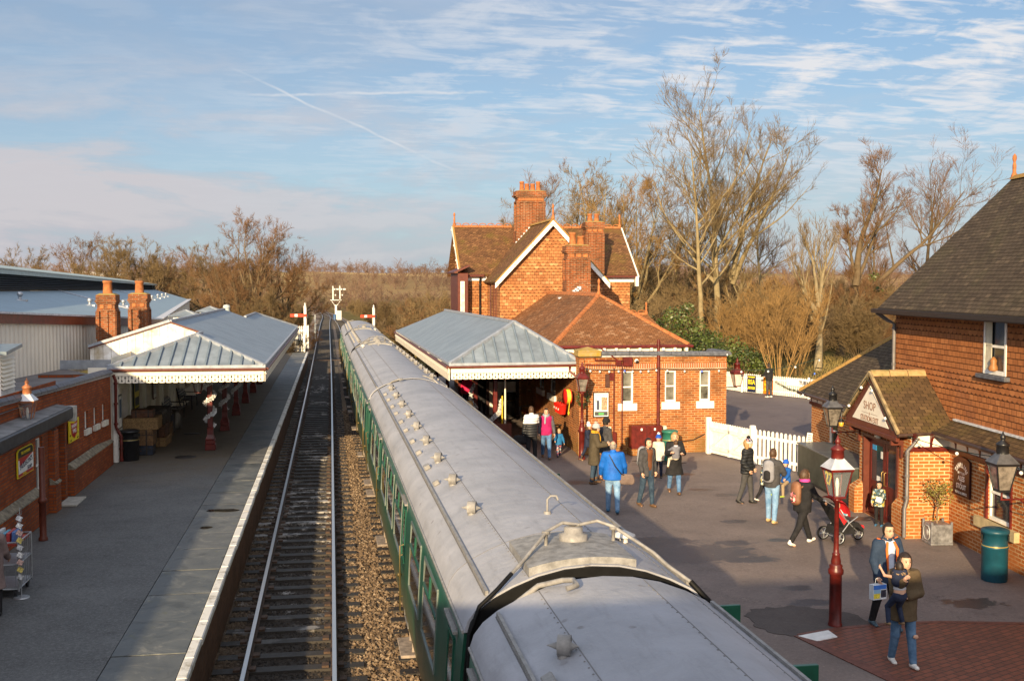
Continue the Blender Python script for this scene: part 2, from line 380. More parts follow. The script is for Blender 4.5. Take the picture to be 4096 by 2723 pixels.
BROWN=M('brown_red_paint',(.11,.026,.014),.45,var=.15,scale=8)
LEAD=M('lead',(.30,.33,.38),.5,.15,var=.15,scale=5)
LEADW=M('lead_white',(.55,.56,.60),.5,.0,var=.2,scale=9)
ZINC=ribmat('canopy_sheet',(.20,.245,.295),.30,.03,.18,.45,.1,streak=(.34,.37,.40))
ZINCF=M('canopy_zinc',(.20,.24,.285),.5,.1,var=.2,scale=1.6,spec=.35)
ZINCR=M('canopy_rib',(.17,.215,.26),.45,.15,var=.12,scale=3)
FELT=M('roof_felt',(.17,.16,.165),.85,var=.2,scale=1.5,bmp=.3,bs=30)
COPE=M('blue_brick',(.10,.105,.125),.55,var=.25,scale=7,bmp=.2)
STONE=M('plinth_stone',(.22,.19,.14),.9,var=.35,scale=8,bmp=.4)
CONC=M('concrete',(.42,.40,.36),.85,var=.2,scale=6,bmp=.2)
BLACK=M('black_paint',(.012,.012,.014),.35,var=.1,spec=.5)
DARK=M('dark_inside',(.012,.011,.010),.9,var=.1)
GLASSD=M('window_glass',(.022,.027,.034),.06,var=.5,scale=.8,spec=.8)
GLASSL,_t,_b=newmat('lamp_glass'); _b.inputs['Base Color'].default_value=(.40,.42,.44,1); _b.inputs['Roughness'].default_value=.05; _b.inputs['Alpha'].default_value=.16
STEEL=M('galvanised',(.45,.47,.50),.4,.7,var=.15)
# ================================================================ THE SETTING
def lerp_path(pts,y): 
    ys=[p[0] for p in pts]; xs=[p[1] for p in pts]; return float(np.interp(y,ys,xs))
LT=[(-20,-.76),(18,-.78),(37,-.83),(60,-.88),(80,-.95),(110,-1.1),(150,-1.3),(190,-1.45),(215,-1.35),(235,-1.6),(255,-2.3),(280,-3.5),(318,-6.3),(338,-9.4),(370,-17),(410,-32)]
RT=[(-20,2.72),(10,2.47),(31,2.26),(51.5,2.0),(67,1.85),(83,1.8),(126,1.8),(160,1.62),(180,1.40),(200,.95),(214,.35),(230,-.45),(247,-1.6),(256,-2.35)]
def smooth_path(pts,y0,y1,st):
    ys=np.arange(y0,y1+st,st); xs=np.interp(ys,[p[0] for p in pts],[p[1] for p in pts])
    k=max(1,int(14/st)); pad=np.pad(xs,k,mode='reflect',reflect_type='odd'); xs=np.convolve(pad,np.ones(2*k+1)/(2*k+1),'valid')
    return np.stack([xs,ys],1)
def ground_h(x,y):
    c=np.interp(y,[p[0] for p in LT],[p[1] for p in LT])
    d=np.abs(x-c-1.4)
    sm=lambda a,b,v: (lambda t:t*t*(3-2*t))(np.clip((v-a)/(b-a),0,1))
    z=-1.35+.95*sm(5.5,9,d)*sm(88,97,y)
    z=z+1.05*sm(10,15,x)*(1-sm(95,120,y)) 
    dist=np.hypot(x*.8,y)
    z=z+sm(280,850,dist)*13.5+sm(900,1500,dist)*4+sm(330,700,dist)*(2.2*np.sin(x*.008+1.)+1.6*np.sin(x*.021+y*.004))
    z=z+sm(100,200,np.abs(x))*1.2*np.sin(x*.03+y*.02)
    return z
def terrain():
    xs=np.concatenate([-np.geomspace(3000,60,26),np.linspace(-50,50,51),np.geomspace(60,3000,26)])
    ys=np.concatenate([[-400,-150,-60,-20],np.arange(0,130,5.),np.geomspace(132,4000,60)])
    X,Y=np.meshgrid(xs,ys); Z=ground_h(X,Y); nx,ny=len(xs),len(ys)
    m=MB(); vs=np.stack([X,Y,Z],-1).reshape(-1,3).tolist()
    m.add(vs,[(j*nx+i,j*nx+i+1,(j+1)*nx+i+1,(j+1)*nx+i) for j in range(ny-1) for i in range(nx-1)],0,True)
    mt,t,b=newmat('ground_grass'); p=pos(t); x,y,z=t.sep(p)
    n1=t.noise(p,.06,5,.6); n2=t.noise(p,.8,6,.65); n3=t.noise(p,9,4,.6)
    c=t.ramp(t.math('ADD',t.math('MULTIPLY',n2,.6),t.math('MULTIPLY',n3,.4)),[(.3,(.055,.04,.018)),(.47,(.13,.095,.035)),(.6,(.12,.12,.035)),(.75,(.24,.18,.075))])
    vo=t.n('ShaderNodeTexVoronoi'); t.set(vo.inputs['Vector'],t.comb(t.math('MULTIPLY',x,.006),t.math('MULTIPLY',y,.0045))); vo.inputs['Scale'].default_value=1
    fld=t.ramp(t.sep(vo.outputs['Color'])[0],[(0,(.38,.25,.11)),(.35,(.30,.19,.09)),(.5,(.15,.16,.055)),(.75,(.46,.31,.14)),(1,(.2,.16,.06))])
    c=t.mix(t.step(y,240,420),c,fld)
    t.set(b.inputs['Base Color'],c); b.inputs['Roughness'].default_value=.95; b.inputs['Specular IOR Level'].default_value=.1
    bump(t,b,n3,.5,.05)
    o=m.build('ground',mt,kind='structure')
terrain()
def asphalt(name,a,b_,dark,speck=.5):
    m,t,b=newmat(name); p=pos(t)
    n=t.noise(p,.55,6,.62); f=t.noise(p,38,3,.8); n2=t.noise(p,2.3,5,.6,.6); mid=t.noise(p,11,4,.7)
    c=t.mix(t.step(n,.3,.7),a,b_)
    c=t.mix(t.math('MULTIPLY',t.step(n2,.58,.72),.45),c,dark)
    c=t.mix(t.math('MULTIPLY',t.step(mid,.35,.7),.22),c,dark)
    gr=t.noise(p,15,2,.9); c=t.mix(t.math('MULTIPLY',t.step(gr,.52,.66),speck*.6),c,tuple(min(1,x*1.45) for x in b_)); c=t.mix(t.math('MULTIPLY',t.step(gr,.48,.34),speck*.6),c,tuple(x*.6 for x in a))
    c=t.mix(t.math('MULTIPLY',t.step(f,.55,.75),speck),c,tuple(min(1,x*1.9) for x in b_))
    t.set(b.inputs['Base Color'],c); t.set(b.inputs['Roughness'],t.math('ADD',.62,t.math('MULTIPLY',n2,.3))); b.inputs['Specular IOR Level'].default_value=.35
    bump(t,b,t.math('ADD',f,t.math('MULTIPLY',t.noise(p,2.,3),.6)),.5,.008); MC[name]=m; return m
ASP_L=asphalt('asphalt_platform',(.070,.072,.074),(.128,.130,.131),(.042,.042,.043),.75)
ASP_R=asphalt('asphalt_forecourt',(.150,.118,.105),(.230,.182,.162),(.088,.070,.066),.35)
# damp spots, cracks and old repairs belong to the forecourt surface
t=NT(ASP_R.node_tree); b=[n for n in ASP_R.node_tree.nodes if n.type=='BSDF_PRINCIPLED'][0]; bc=b.inputs['Base Color']; old=bc.links[0].from_socket; rg=b.inputs['Roughness']; oldr=rg.links[0].from_socket
p=pos(t); wob=t.noise(p,2.6,6,.68,.8); fine=t.noise(p,9,4,.7); mask=None
for cx,cy,rx,ry in [(7.35,21.45,1.35,.75),(6.9,22.6,1.0,.42),(8.35,20.85,.6,.26),(8.5,22.2,.42,.25),(9.3,24.3,.35,.2),(9.9,28.2,.4,.18),(10.3,27.4,.35,.2),(11.1,17.3,.55,.28),(8.4,18.7,.3,.18),(9.6,22.3,.25,.16),(12.2,24.1,.6,.3),(9.5,30.6,.9,.3),(11.4,15.75,.35,.2),(6.6,29.8,.7,.3),(8.3,17.8,.5,.2)]:
    d=t.vmath('LENGTH',t.vmath('MULTIPLY',t.vmath('SUBTRACT',p,(cx,cy,0.)),(1/rx,1/ry,0.))); k=t.step(t.math('ADD',d,t.math('ADD',t.math('MULTIPLY',t.math('SUBTRACT',wob,.5),2.6),t.math('MULTIPLY',t.math('SUBTRACT',fine,.5),.9))),1.06,.88)
    mask=k if mask is None else t.math('MAXIMUM',mask,k)
c=t.mix(t.math('MULTIPLY',mask,.9),old,(.040,.034,.036))
vo=t.n('ShaderNodeTexVoronoi'); vo.feature='DISTANCE_TO_EDGE'; t.set(vo.inputs['Vector'],t.vmath('ADD',p,t.vmath('MULTIPLY',t.comb(wob,fine,0.),(1.6,1.6,0.)))); vo.inputs['Scale'].default_value=.30
c=t.mix(t.math('MULTIPLY',t.step(vo.outputs['Distance'],.006,.002),.55),c,(.04,.032,.03))
c=t.mix(t.math('MULTIPLY',t.step(t.noise(p,.33,4,.6),.52,.60),.22),c,(.10,.085,.08))
c=t.mix(t.math('MULTIPLY',t.step(t.noise(p,7.,2,.5),.70,.74),.5),c,(.30,.25,.21))
t.set(bc,c); t.set(rg,t.mix(t.math('MULTIPLY',mask,.7),oldr,(.28,.28,.28)))
ASP_C=asphalt('asphalt_carpark',(.115,.092,.095),(.160,.128,.128),(.075,.062,.066),.2)
t=NT(ASP_L.node_tree); b=[n for n in ASP_L.node_tree.nodes if n.type=='BSDF_PRINCIPLED'][0]; bc=b.inputs['Base Color']; old=bc.links[0].from_socket; p=pos(t); x,y,z=t.sep(p); n=t.noise(p,.9,5,.65,.4)
dirt=t.math('MAXIMUM',t.step(t.math('ADD',y,t.math('MULTIPLY',n,9.)),35,42),t.step(t.math('ADD',x,t.math('MULTIPLY',n,1.6)),-5.6,-6.4)); t.set(bc,t.mix(t.math('MULTIPLY',dirt,.75),old,t.mix(n,(.085,.058,.030),(.135,.100,.060))))
# left platform
PL_END=91.4
m=MB(); m.box(-7.3,-3.37,-12,PL_END,-1.3,-.004,0); m.build('platform',ASP_L,kind='structure')
mt,t,b=newmat('platform_slab'); p=pos(t); ri=t.n('ShaderNodeNewGeometry').outputs['Random Per Island']
n=t.noise(p,1.3,6,.6,.4); f=t.noise(p,45,3,.7)
c=t.mix(t.step(n,.3,.7),(.052,.062,.067),(.118,.130,.135)); c=t.mix(t.math('MULTIPLY',ri,.6),c,(.125,.12,.115))
st_=t.noise(p,1.7,6,.72,1.2); c=t.mix(t.math('MULTIPLY',t.step(st_,.54,.68),.55),c,(.26,.25,.22)); c=t.mix(t.math('MULTIPLY',t.step(st_,.46,.34),.6),c,(.03,.034,.036)); c=t.mix(t.math('MULTIPLY',t.step(t.noise(p,2.9,4,.6),.62,.72),.6),c,(.10,.10,.035)); c=t.mix(t.math('MULTIPLY',t.step(f,.5,.8),.2),c,(.04,.04,.04))
t.set(b.inputs['Base Color'],c); t.set(b.inputs['Roughness'],t.math('ADD',.35,t.math('MULTIPLY',n,.5))); bump(t,b,t.math('ADD',n,t.math('MULTIPLY',f,.3)),.35,.01)
SLAB=mt
m=MB(); y=4.; r=random.Random(3)
while y<PL_END:
    L=min(r.uniform(1.42,1.78),PL_END-y); dz=r.uniform(-.006,.006)
    q=[(-3.355,y+.018),(-2.268,y+.018),(-2.268,y+L-.018),(-3.35,y+L-.018)]; zz=[dz+r.uniform(-.004,.004) for _ in q]
    m.prism([(a,b_,-.12) for a,b_ in q],(0,0,.12+dz)); y+=L
m.build('platform_paving',SLAB,kind='structure'); m=MB(); m.box(-3.36,-2.262,4,PL_END,-.14,-.009); m.build('platform_paving_bed',M('joint_dirt',(.022,.020,.018),.95),kind='structure')
mt,t,b=newmat('white_edge'); p=pos(t); n=t.noise(p,2.2,6,.7); 
c=t.mix(t.step(n,.34,.50),(.30,.27,.22),(.66,.65,.62)); t.set(b.inputs['Base Color'],c); b.inputs['Roughness'].default_value=.7; bump(t,b,n,.4,.02); EDGE=mt
m=MB(); y=4.
while y<PL_END:
    L=min(r.uniform(.85,.95),PL_END-y); d=r.uniform(-.008,.008); m.bbox(-2.262,-2.10+d,y+.004,y+L-.004,-.12,.006+d*.4,.02); y+=L
m.build('platform_edge',EDGE,kind='structure')
m=MB(); m.box(-3.37,-2.14,-12,PL_END-.02,-1.3,-.125); m.build('platform_wall',brickmat('brick_platform',(.17,.085,.05),(.11,.055,.035),(.12,.095,.075),(.045,.035,.028),.6),kind='structure')
# right platform, forecourt and car park
def redge(y): return lerp_path(RT,y)+1.50
ys=[-14,0,10,20,31,41,51.5,60,66]
m=MB(); top=[(redge(y),y) for y in ys]
poly=[(x+.27,y) for x,y in top]+[(14,66),(14,58),(60,58),(60,-14)]
m.prism([(x,y,-1.3) for x,y in poly],(0,0,1.296)); m.build('forecourt',ASP_R,kind='structure')
m=MB()
for (xa,ya),(xb,yb) in zip(top[:-1],top[1:]): m.prism([(xa,ya,-.16),(xa+.265,ya,-.16),(xb+.265,yb,-.16),(xb,yb,-.16)],(0,0,.166))
m.build('forecourt_edge',EDGE,kind='structure')
m=MB(); m.prism([(13.1,36.3,.0),(13.5,34.5,.0),(13.2,33.2,0),(14.2,30.2,.0),(40,24,.0),(40,57.5,.0),(14.5,57.5,.0)],(0,0,.005)); m.build('car_park',ASP_C,kind='structure')
def blob(cx,cy,rx,ry,seed,n=30,rot=0.,rough=.55):
    r=random.Random(seed); ph=[r.uniform(0,6.28) for _ in range(5)]; pts=[]
    for k in range(n):
        a=2*math.pi*k/n; q=1+rough*sum(math.sin(a*(i+2)+ph[i])/(i+1.5) for i in range(5))+r.uniform(-.06,.06)
        x,y=rx*q*math.cos(a),ry*q*math.sin(a); pts.append((cx+x*math.cos(rot)-y*math.sin(rot),cy+x*math.sin(rot)+y*math.cos(rot)))
    return pts
PATCH=asphalt('asphalt_new_patch',(.066,.055,.052),(.098,.080,.073),(.05,.043,.041),.3)
m=MB(); m.prism([(x,y,0.) for x,y in blob(7.75,16.85,.92,.85,44,60,.2,.22)],(0,0,.005)); m.build('tarmac_patch',PATCH,kind='structure')
# brick paving at the corner
mt=brickmat('paving_brick',(.24,.078,.045),(.15,.055,.036),(.05,.037,.03),(.05,.03,.025),.5,bw=.22,rh=.11,ms=.010)
g=mt.node_tree; t=NT(g)
bt=[n for n in g.nodes if n.type=='TEX_BRICK'][0]; p=t.n('ShaderNodeNewGeometry').outputs['Position']
mp=t.n('ShaderNodeMapping'); t.set(mp.inputs[0],p); mp.inputs['Rotation'].default_value=(0,0,R(-24)); t.set(bt.inputs['Vector'],mp.outputs[0])
b=[n for n in g.nodes if n.type=='BSDF_PRINCIPLED'][0]; b.inputs['Roughness'].default_value=.55; b.inputs['Specular IOR Level'].default_value=.4
arc=[(7.30,16.12),(7.62,16.22),(8.2,16.35),(9.0,16.42),(9.9,16.38),(10.8,16.18),(12.2,15.85),(15,15.0),(15,6),(9.5,6)]
m=MB(); m.prism([(x,y,.001) for x,y in arc+[(8.2,12.5),(7.75,14.2)]],(0,0,.005)); m.build('brick_paving',mt,kind='structure')
m=MB(); KERBM=M('red_kerb',(.15,.055,.038),.6,var=.25,scale=10)
for (xa,ya),(xb,yb) in zip(arc[:8],arc[1:8]): m.bar((xa,ya,.006),(xb,yb,.006),.1,.012)
for (xa,ya),(xb,yb) in zip([(7.30,16.12),(7.75,14.2),(8.2,12.5)],[(7.75,14.2),(8.2,12.5),(9.5,6)]): m.bar((xa,ya,.006),(xb,yb,.006),.2,.012)
m.build('paving_border',KERBM,kind='structure')
m=MB(); m.prism([(7.26,16.06,.0),(7.86,16.25,.0),(7.86,15.92,.0),(7.45,15.78,.0)],(0,0,.018)); m.build('white_kerb_mark',M('white_line_paint',(.75,.74,.72),.6,var=.12),kind='structure')
m=MB(); IRON=M('iron_cover',(.055,.05,.048),.55,.3,var=.2,scale=14)
m.lathe([(.02,0),(.34,0),(.34,.006),(.02,.006)],(-4.79,36.3,0),18); m.lathe([(.02,0),(.3,0),(.3,.006),(.02,.006)],(-5.3,42.,0),16)
m.prism([(9.3,33.2,0),(10.1,33.3,0),(10.9,32.5,0),(9.9,32.3,0)],(0,0,.006)); m.build('manhole_cover',IRON,kind='structure')
# puddles in hollows of the left paving
m=MB(); 
for cx,cy,rx,ry,s_ in [(-2.75,27.5,.38,.17,1),(-2.95,25.6,.13,.12,2)]: m.prism([(x,y,.006) for x,y in blob(cx,cy,rx,ry,s_,rot=-.15,rough=.15)],(0,0,.003))
m.build('puddle',M('puddle_water',(.03,.026,.022),.03,var=.1,spec=.9),kind='structure')

# ---- ballast
mt,t,b=newmat('ballast'); p=pos(t); x,y,z=t.sep(p); g=t.n('ShaderNodeNewGeometry'); ri=g.outputs['Random Per Island']
n=t.noise(p,1.0,5,.6); f=t.noise(p,24,4,.75)
tan=t.ramp(t.math('ADD',t.math('MULTIPLY',ri,.6),t.math('MULTIPLY',f,.5)),[(.15,(.045,.029,.017)),(.4,(.13,.085,.05)),(.7,(.235,.16,.098)),(1,(.44,.34,.235))])
drk=t.ramp(t.math('ADD',t.math('MULTIPLY',ri,.5),t.math('MULTIPLY',f,.5)),[(.2,(.009,.008,.007)),(.6,(.028,.021,.017)),(1,(.085,.068,.056))])
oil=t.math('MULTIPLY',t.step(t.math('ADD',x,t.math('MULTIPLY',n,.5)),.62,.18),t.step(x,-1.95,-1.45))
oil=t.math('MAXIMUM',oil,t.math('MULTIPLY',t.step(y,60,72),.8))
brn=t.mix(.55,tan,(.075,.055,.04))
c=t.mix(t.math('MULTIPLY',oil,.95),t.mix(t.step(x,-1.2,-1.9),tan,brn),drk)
lime=t.math('MULTIPLY',t.step(t.noise(p,3.5,5,.7),.54,.64),t.math('MULTIPLY',t.step(y,20,23),t.step(y,82,75)))
lime=t.math('MULTIPLY',lime,t.math('MULTIPLY',t.step(n,.48,.62),t.step(x,.1,-.2))); c=t.mix(t.math('MULTIPLY',lime,.8),c,(.55,.52,.50))
c=t.mix(t.step(y,85,110),c,t.mix(f,(.14,.10,.075),(.24,.18,.13)))
t.set(b.inputs['Base Color'],c); b.inputs['Roughness'].default_value=.9; bump(t,b,f,1.,.05); BAL=mt
def bed(pts,y0,y1,wl,wr,z,name):
    P=smooth_path(pts,y0,y1,4.); m=MB(); vs=[];fs=[]
    for x,y in P: vs+=[(x-wl-1.1,y,z-.5),(x-wl,y,z),(x,y,z+.01),(x+wr,y,z),(x+wr+1.,y,z-.5)]
    for i in range(len(P)-1):
        for k in range(4): fs.append((i*5+k,i*5+k+1,(i+1)*5+k+1,(i+1)*5+k))
    m.add(vs,fs,0,False); m.build(name,BAL,kind='structure')
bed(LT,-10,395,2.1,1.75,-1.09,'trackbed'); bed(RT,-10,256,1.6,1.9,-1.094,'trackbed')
m=MB(); r=np.random.default_rng(5)
def stones(n,x0,x1,y0,y1,s0,s1,ex):
    for _ in range(n):
        y=y0+(y1-y0)*r.random()**1.5; x=x0+(x1-x0)*r.random()
        s=s0+(s1-s0)*r.random(); zz=-1.085+s*.25*r.random(); a=r.random()*3.14; ca,sa=math.cos(a),math.sin(a)
        q=[(s*(.5+.3*r.random()),s*.15*r.random()-.05*s),(s*.1,s*(.45+.25*r.random())),(-s*(.5+.3*r.random()),0),(0,-s*(.4+.3*r.random()))]
        vs=[(x+u*ca-v*sa,y+u*sa+v*ca,zz+s*.12*r.random()) for u,v in q]
        vs+=[(x+s*(r.random()-.5)*.5,y+s*(r.random()-.5)*.5,zz+s*(.38+.25*r.random())),(x,y,zz-s*.4)]
        m.add(vs,[(0,1,4),(1,2,4),(2,3,4),(3,0,4),(1,0,5),(2,1,5),(3,2,5),(0,3,5)])
stones(15000,.12,1.75,13,58,.045,.095,0); stones(9000,-1.38,-.18,14,48,.03,.06,0); stones(9500,-2.12,-1.60,13,55,.035,.080,0)
o=m.build('ballast_stones',BAL); o['kind']='stuff'
# ---- tracks
RUST=M('rail_web',(.075,.045,.03),.75,.2,var=.3,scale=12)
mt,t,b=newmat('rail_head'); b.inputs['Base Color'].default_value=(.62,.61,.60,1); b.inputs['Metallic'].default_value=.85; b.inputs['Roughness'].default_value=.32; RAILH=mt
mt,t,b=newmat('sleeper'); p=pos(t); n=t.noise(p,6,5,.7); x,y,z=t.sep(p); ri=t.n('ShaderNodeNewGeometry').outputs['Random Per Island']
gr=t.noise(t.comb(t.math('MULTIPLY',x,2.),t.math('MULTIPLY',y,40.),z),1.5,4,.6)
c=t.mix(t.math('ADD',t.math('MULTIPLY',gr,.6),t.math('MULTIPLY',ri,.35)),(.009,.0075,.0065),(.046,.037,.030))
lime=t.math('MULTIPLY',t.math('MULTIPLY',t.step(t.noise(p,2.2,5,.7),.50,.60),t.step(t.noise(p,.22,2,.5),.44,.54)),t.math('MULTIPLY',t.step(y,19,22),t.step(y,84,76)))
c=t.mix(t.math('MULTIPLY',t.math('MULTIPLY',lime,t.step(x,.2,0.)),.7),c,(.42,.40,.39)); t.set(b.inputs['Base Color'],c); t.set(b.inputs['Roughness'],t.math('ADD',.45,t.math('MULTIPLY',n,.4))); bump(t,b,gr,.6,.01); SLP=mt
def track(pts,y0,y1,label,s0):
    root=thing('railway_track',label,'railway track',(lerp_path(pts,s0),s0,-1.09),0)
    P=smooth_path(pts,y0,y1,2.); xs=lambda y: float(np.interp(y,P[:,1],P[:,0]))
    tang=np.gradient(P,axis=0); tang/=np.linalg.norm(tang,axis=1)[:,None]
    for sgn in(-1,1):
        prof=[(-.065,0),(.065,0),(.065,.015),(.012,.03),(.012,.105),(.036,.118),(.036,.15),(-.036,.15),(-.036,.118),(-.012,.105),(-.012,.03),(-.065,.015)]
        m=MB(); vs=[];fs=[];mi=[]; n=len(prof)
        for (x,y),tg in zip(P,tang):
            nx,ny=tg[1],-tg[0]
            for u,z in prof: vs.append((x+nx*(sgn*.752+u),y+ny*(sgn*.752+u),-1.035+z))
        for i in range(len(P)-1):
            for k in range(n): fs.append((i*n+k,i*n+(k+1)%n,(i+1)*n+(k+1)%n,(i+1)*n+k)); mi.append(1 if k in(6,) else 0)
        m.add(vs,fs); m.mi=mi; m.build('rail',[RUST,RAILH],root)
    r=random.Random(4); rest=MB(); k=0; y=s0
    ys=[]
    while y<y1-1: ys.append(y); y+=.735
    for i,y in enumerate(ys):
        x=xs(y); a=math.atan2(xs(y+.5)-xs(y-.5),1.)+r.uniform(-.012,.012); mm=MB() if i<100 else rest
        mm.T=Matrix.Translation((x+r.uniform(-.03,.03),y+r.uniform(-.03,.03),-1.17))@Matrix.Rotation(-a,4,'Z')
        mm.box(-1.29,1.29,-.125,.125,0,.135)
        if i<100:
            for s_ in(-.752,.752): mm.box(s_-.19,s_-.07,-.09,.09,.135,.175,1); mm.box(s_+.07,s_+.19,-.09,.09,.135,.175,1)
            mm.build('sleeper',[SLP,RUST],root)
    o=rest.build('sleeper',[SLP,RUST],root); o['kind']='stuff'; return root
track(LT,-8,395,'empty left hand railway track with shiny left rail beside the white platform edge',13.)
track(RT,-8,254,'railway track mostly hidden under the green carriages',12.5)
m=MB(); m.bar((-2.0,95,-.93),(2.0,95,-.93),.14,.05); tag(m.build('point_rodding',RUST,loc=(-.5,95,-.95)),'rusty rodding bar laid across both tracks beyond the platform end','rod')
# ================================================================ building helpers
def window(parent,o,u,w,h,dep=.11,sash=True,frame=None,glass=None,sill=None,fw=.055,name='window'):
    """sash window set into a hole whose lower-left corner on the wall face is o"""
    u=Vector((u[0],u[1],0)).normalized(); n=Vector((u.y,-u.x,0)); o=Vector(o)-n*(dep-.03); m=MB()
    P=lambda a,z,d=0.: o+u*a+Vector((0,0,z))+n*d
    for a0,a1,z0,z1 in((0,fw,0,h),(w-fw,w,0,h),(fw,w-fw,0,fw*1.3),(fw,w-fw,h-fw,h)): m.prism([P(a0,z0),P(a1,z0),P(a1,z1),P(a0,z1)],n*.05)
    if sash: m.prism([P(fw,h*.48),P(w-fw,h*.48),P(w-fw,h*.48+fw*.8),P(fw,h*.48+fw*.8)],n*.045)
    f=m.build(name,frame or WHITE,parent)
    m=MB(); m.prism([P(fw*.5,fw*.5,-.004),P(w-fw*.5,fw*.5,-.004),P(w-fw*.5,h-fw*.5,-.004),P(fw*.5,h-fw*.5,-.004)],n*.012); m.build('pane',glass or GLASSD,f)
    if sill:
        m=MB(); e=sill[0]; m.prism([P(-e,-sill[1],dep-.03-.01),P(w+e,-sill[1],dep-.03-.01),P(w+e,.0,dep-.03-.01),P(-e,.0,dep-.03-.01)],n*sill[2]); m.build('sill',sill[3],f)
    return f
def pipe(parent,path,r=.05,mat=None,name='drainpipe',n=8,collars=True):
    m=MB(); m.tube(path,r,n)
    if collars:
        for a,b in zip(path[:-1],path[1:]):
            a,b=Vector(a),Vector(b)
            if (b-a).length>.8 and abs((b-a).normalized().z)>.9:
                for q in(.06,.5,.94): p=a.lerp(b,q); m.lathe([(r*1.35,-.03),(r*1.35,.03)],p,n)
    return m.build(name,mat or MAROON,parent)
def chimney(parent,cx,cy,z0,z1,wx,wy,pots,flash=None,base=.0,mat=None,name='chimney',panels=3,potmat=None):
    m=MB(); H_=z1-z0; b=mat or BR_C; q=H_*base
    if base: m.box(cx-wx/2,cx+wx/2,cy-wy/2,cy+wy/2,z0,z0+q)
    s=.90; zb=z0+q; zc=z1-.62
    def ring(f,a,c): m.box(cx-wx*f/2,cx+wx*f/2,cy-wy*f/2,cy+wy*f/2,a,c)
    ring(.98,zb,zb+.10); ring(.84,zb+.10,zc)
    # pilaster strips on the shaft
    for sx in range(panels+1):
        x=cx-wx*.45+wx*.9*sx/panels
        for sy in(-1,1): m.box(x-.06,x+.06,cy+sy*wy*.42-.05,cy+sy*wy*.42+.05,zb+.10,zc-.02)
    for sy in range(3):
        y=cy-wy*.45+wy*.9*sy/2
        for sx in(-1,1): m.box(cx+sx*wx*.42-.05,cx+sx*wx*.42+.05,y-.06,y+.06,zb+.10,zc-.023)
    ring(.98,zc-.015,zc+.06); ring(.90,zc+.06,zc+.23); ring(1.0,zc+.23,zc+.30); ring(1.10,zc+.30,zc+.37); ring(1.02,zc+.37,zc+.56)
    c=m.build(name,b,parent)
    mm=MB(); mm.add([(cx-wx*.51,cy-wy*.51,zc+.56),(cx+wx*.51,cy-wy*.51,zc+.56),(cx+wx*.51,cy+wy*.51,zc+.56),(cx-wx*.51,cy+wy*.51,zc+.56),
        (cx-wx*.35,cy-wy*.3,z1),(cx+wx*.35,cy-wy*.3,z1),(cx+wx*.35,cy+wy*.3,z1),(cx-wx*.35,cy+wy*.3,z1)],[(4,5,6,7),(0,1,5,4),(1,2,6,5),(2,3,7,6),(3,0,4,7)]); mm.build('chimney_cap',LICH,c)
    mm=MB()
    for k in range(panels): 
        x=cx-wx*.42+wx*.84*(k+.5)/panels; mm.box(x-wx*.1,x+wx*.1,cy-wy*.45-.03,cy-wy*.45+.02,zc+.075,zc+.215)
    mm.build('terracotta_panel',TERRA,c)
    for px,py,r,h in pots:
        mm=MB(); mm.lathe([(r*1.05,-.05),(r*1.05,0.),(r,.02),(r*.88,h*.8),(r*1.02,h*.84),(r*1.02,h*.93),(r*.92,h),(r*.75,h),(r*.7,h*.8)],(cx+px,cy+py,z1),12,caps=False); mm.build('chimney_pot',potmat or TERRA,c)
    return c
LICH=M('lichen_mortar',(.20,.14,.07),.9,var=.6,scale=9,tint=(.30,.20,.015),bmp=.5,bs=30)
def ridge_tiles(parent,a,b,mat=None,r=.11,crest=False,step=.42,name='ridge_tile'):
    a,b=Vector(a),Vector(b); L=(b-a).length; n=max(1,int(L/step)); m=MB(); d=(b-a)/n; side=d.cross(Vector((0,0,1))).normalized(); up=side.cross(d).normalized()
    for i in range(n):
        p,q=a+d*(i+.02),a+d*(i+.98); k=1+.06*((i*7)%3-1)
        m.prism([p-side*r*k-up*r*.75,p-side*r*.5*k+up*r*.1,p+up*r*.32*k,p+side*r*.5*k+up*r*.1,p+side*r*k-up*r*.75],q-p)
        if crest:
            c=(p+q)/2+up*r*.3; m.tube([c-d*.42,c-d*.3+up*.07,c+up*.10,c+d*.3+up*.07,c+d*.42],.022,5)
    return m.build(name,mat or TERRA,parent)
def finial(parent,p,h=.45,mat=None):
    m=MB(); m.lathe([(.09,-.1),(.08,.0),(.045,.08),(.05,h*.45),(.03,h*.6),(.055,h*.75),(.05,h*.88),(.0001,h)],p,8); return m.build('finial',mat or TERRA,parent)
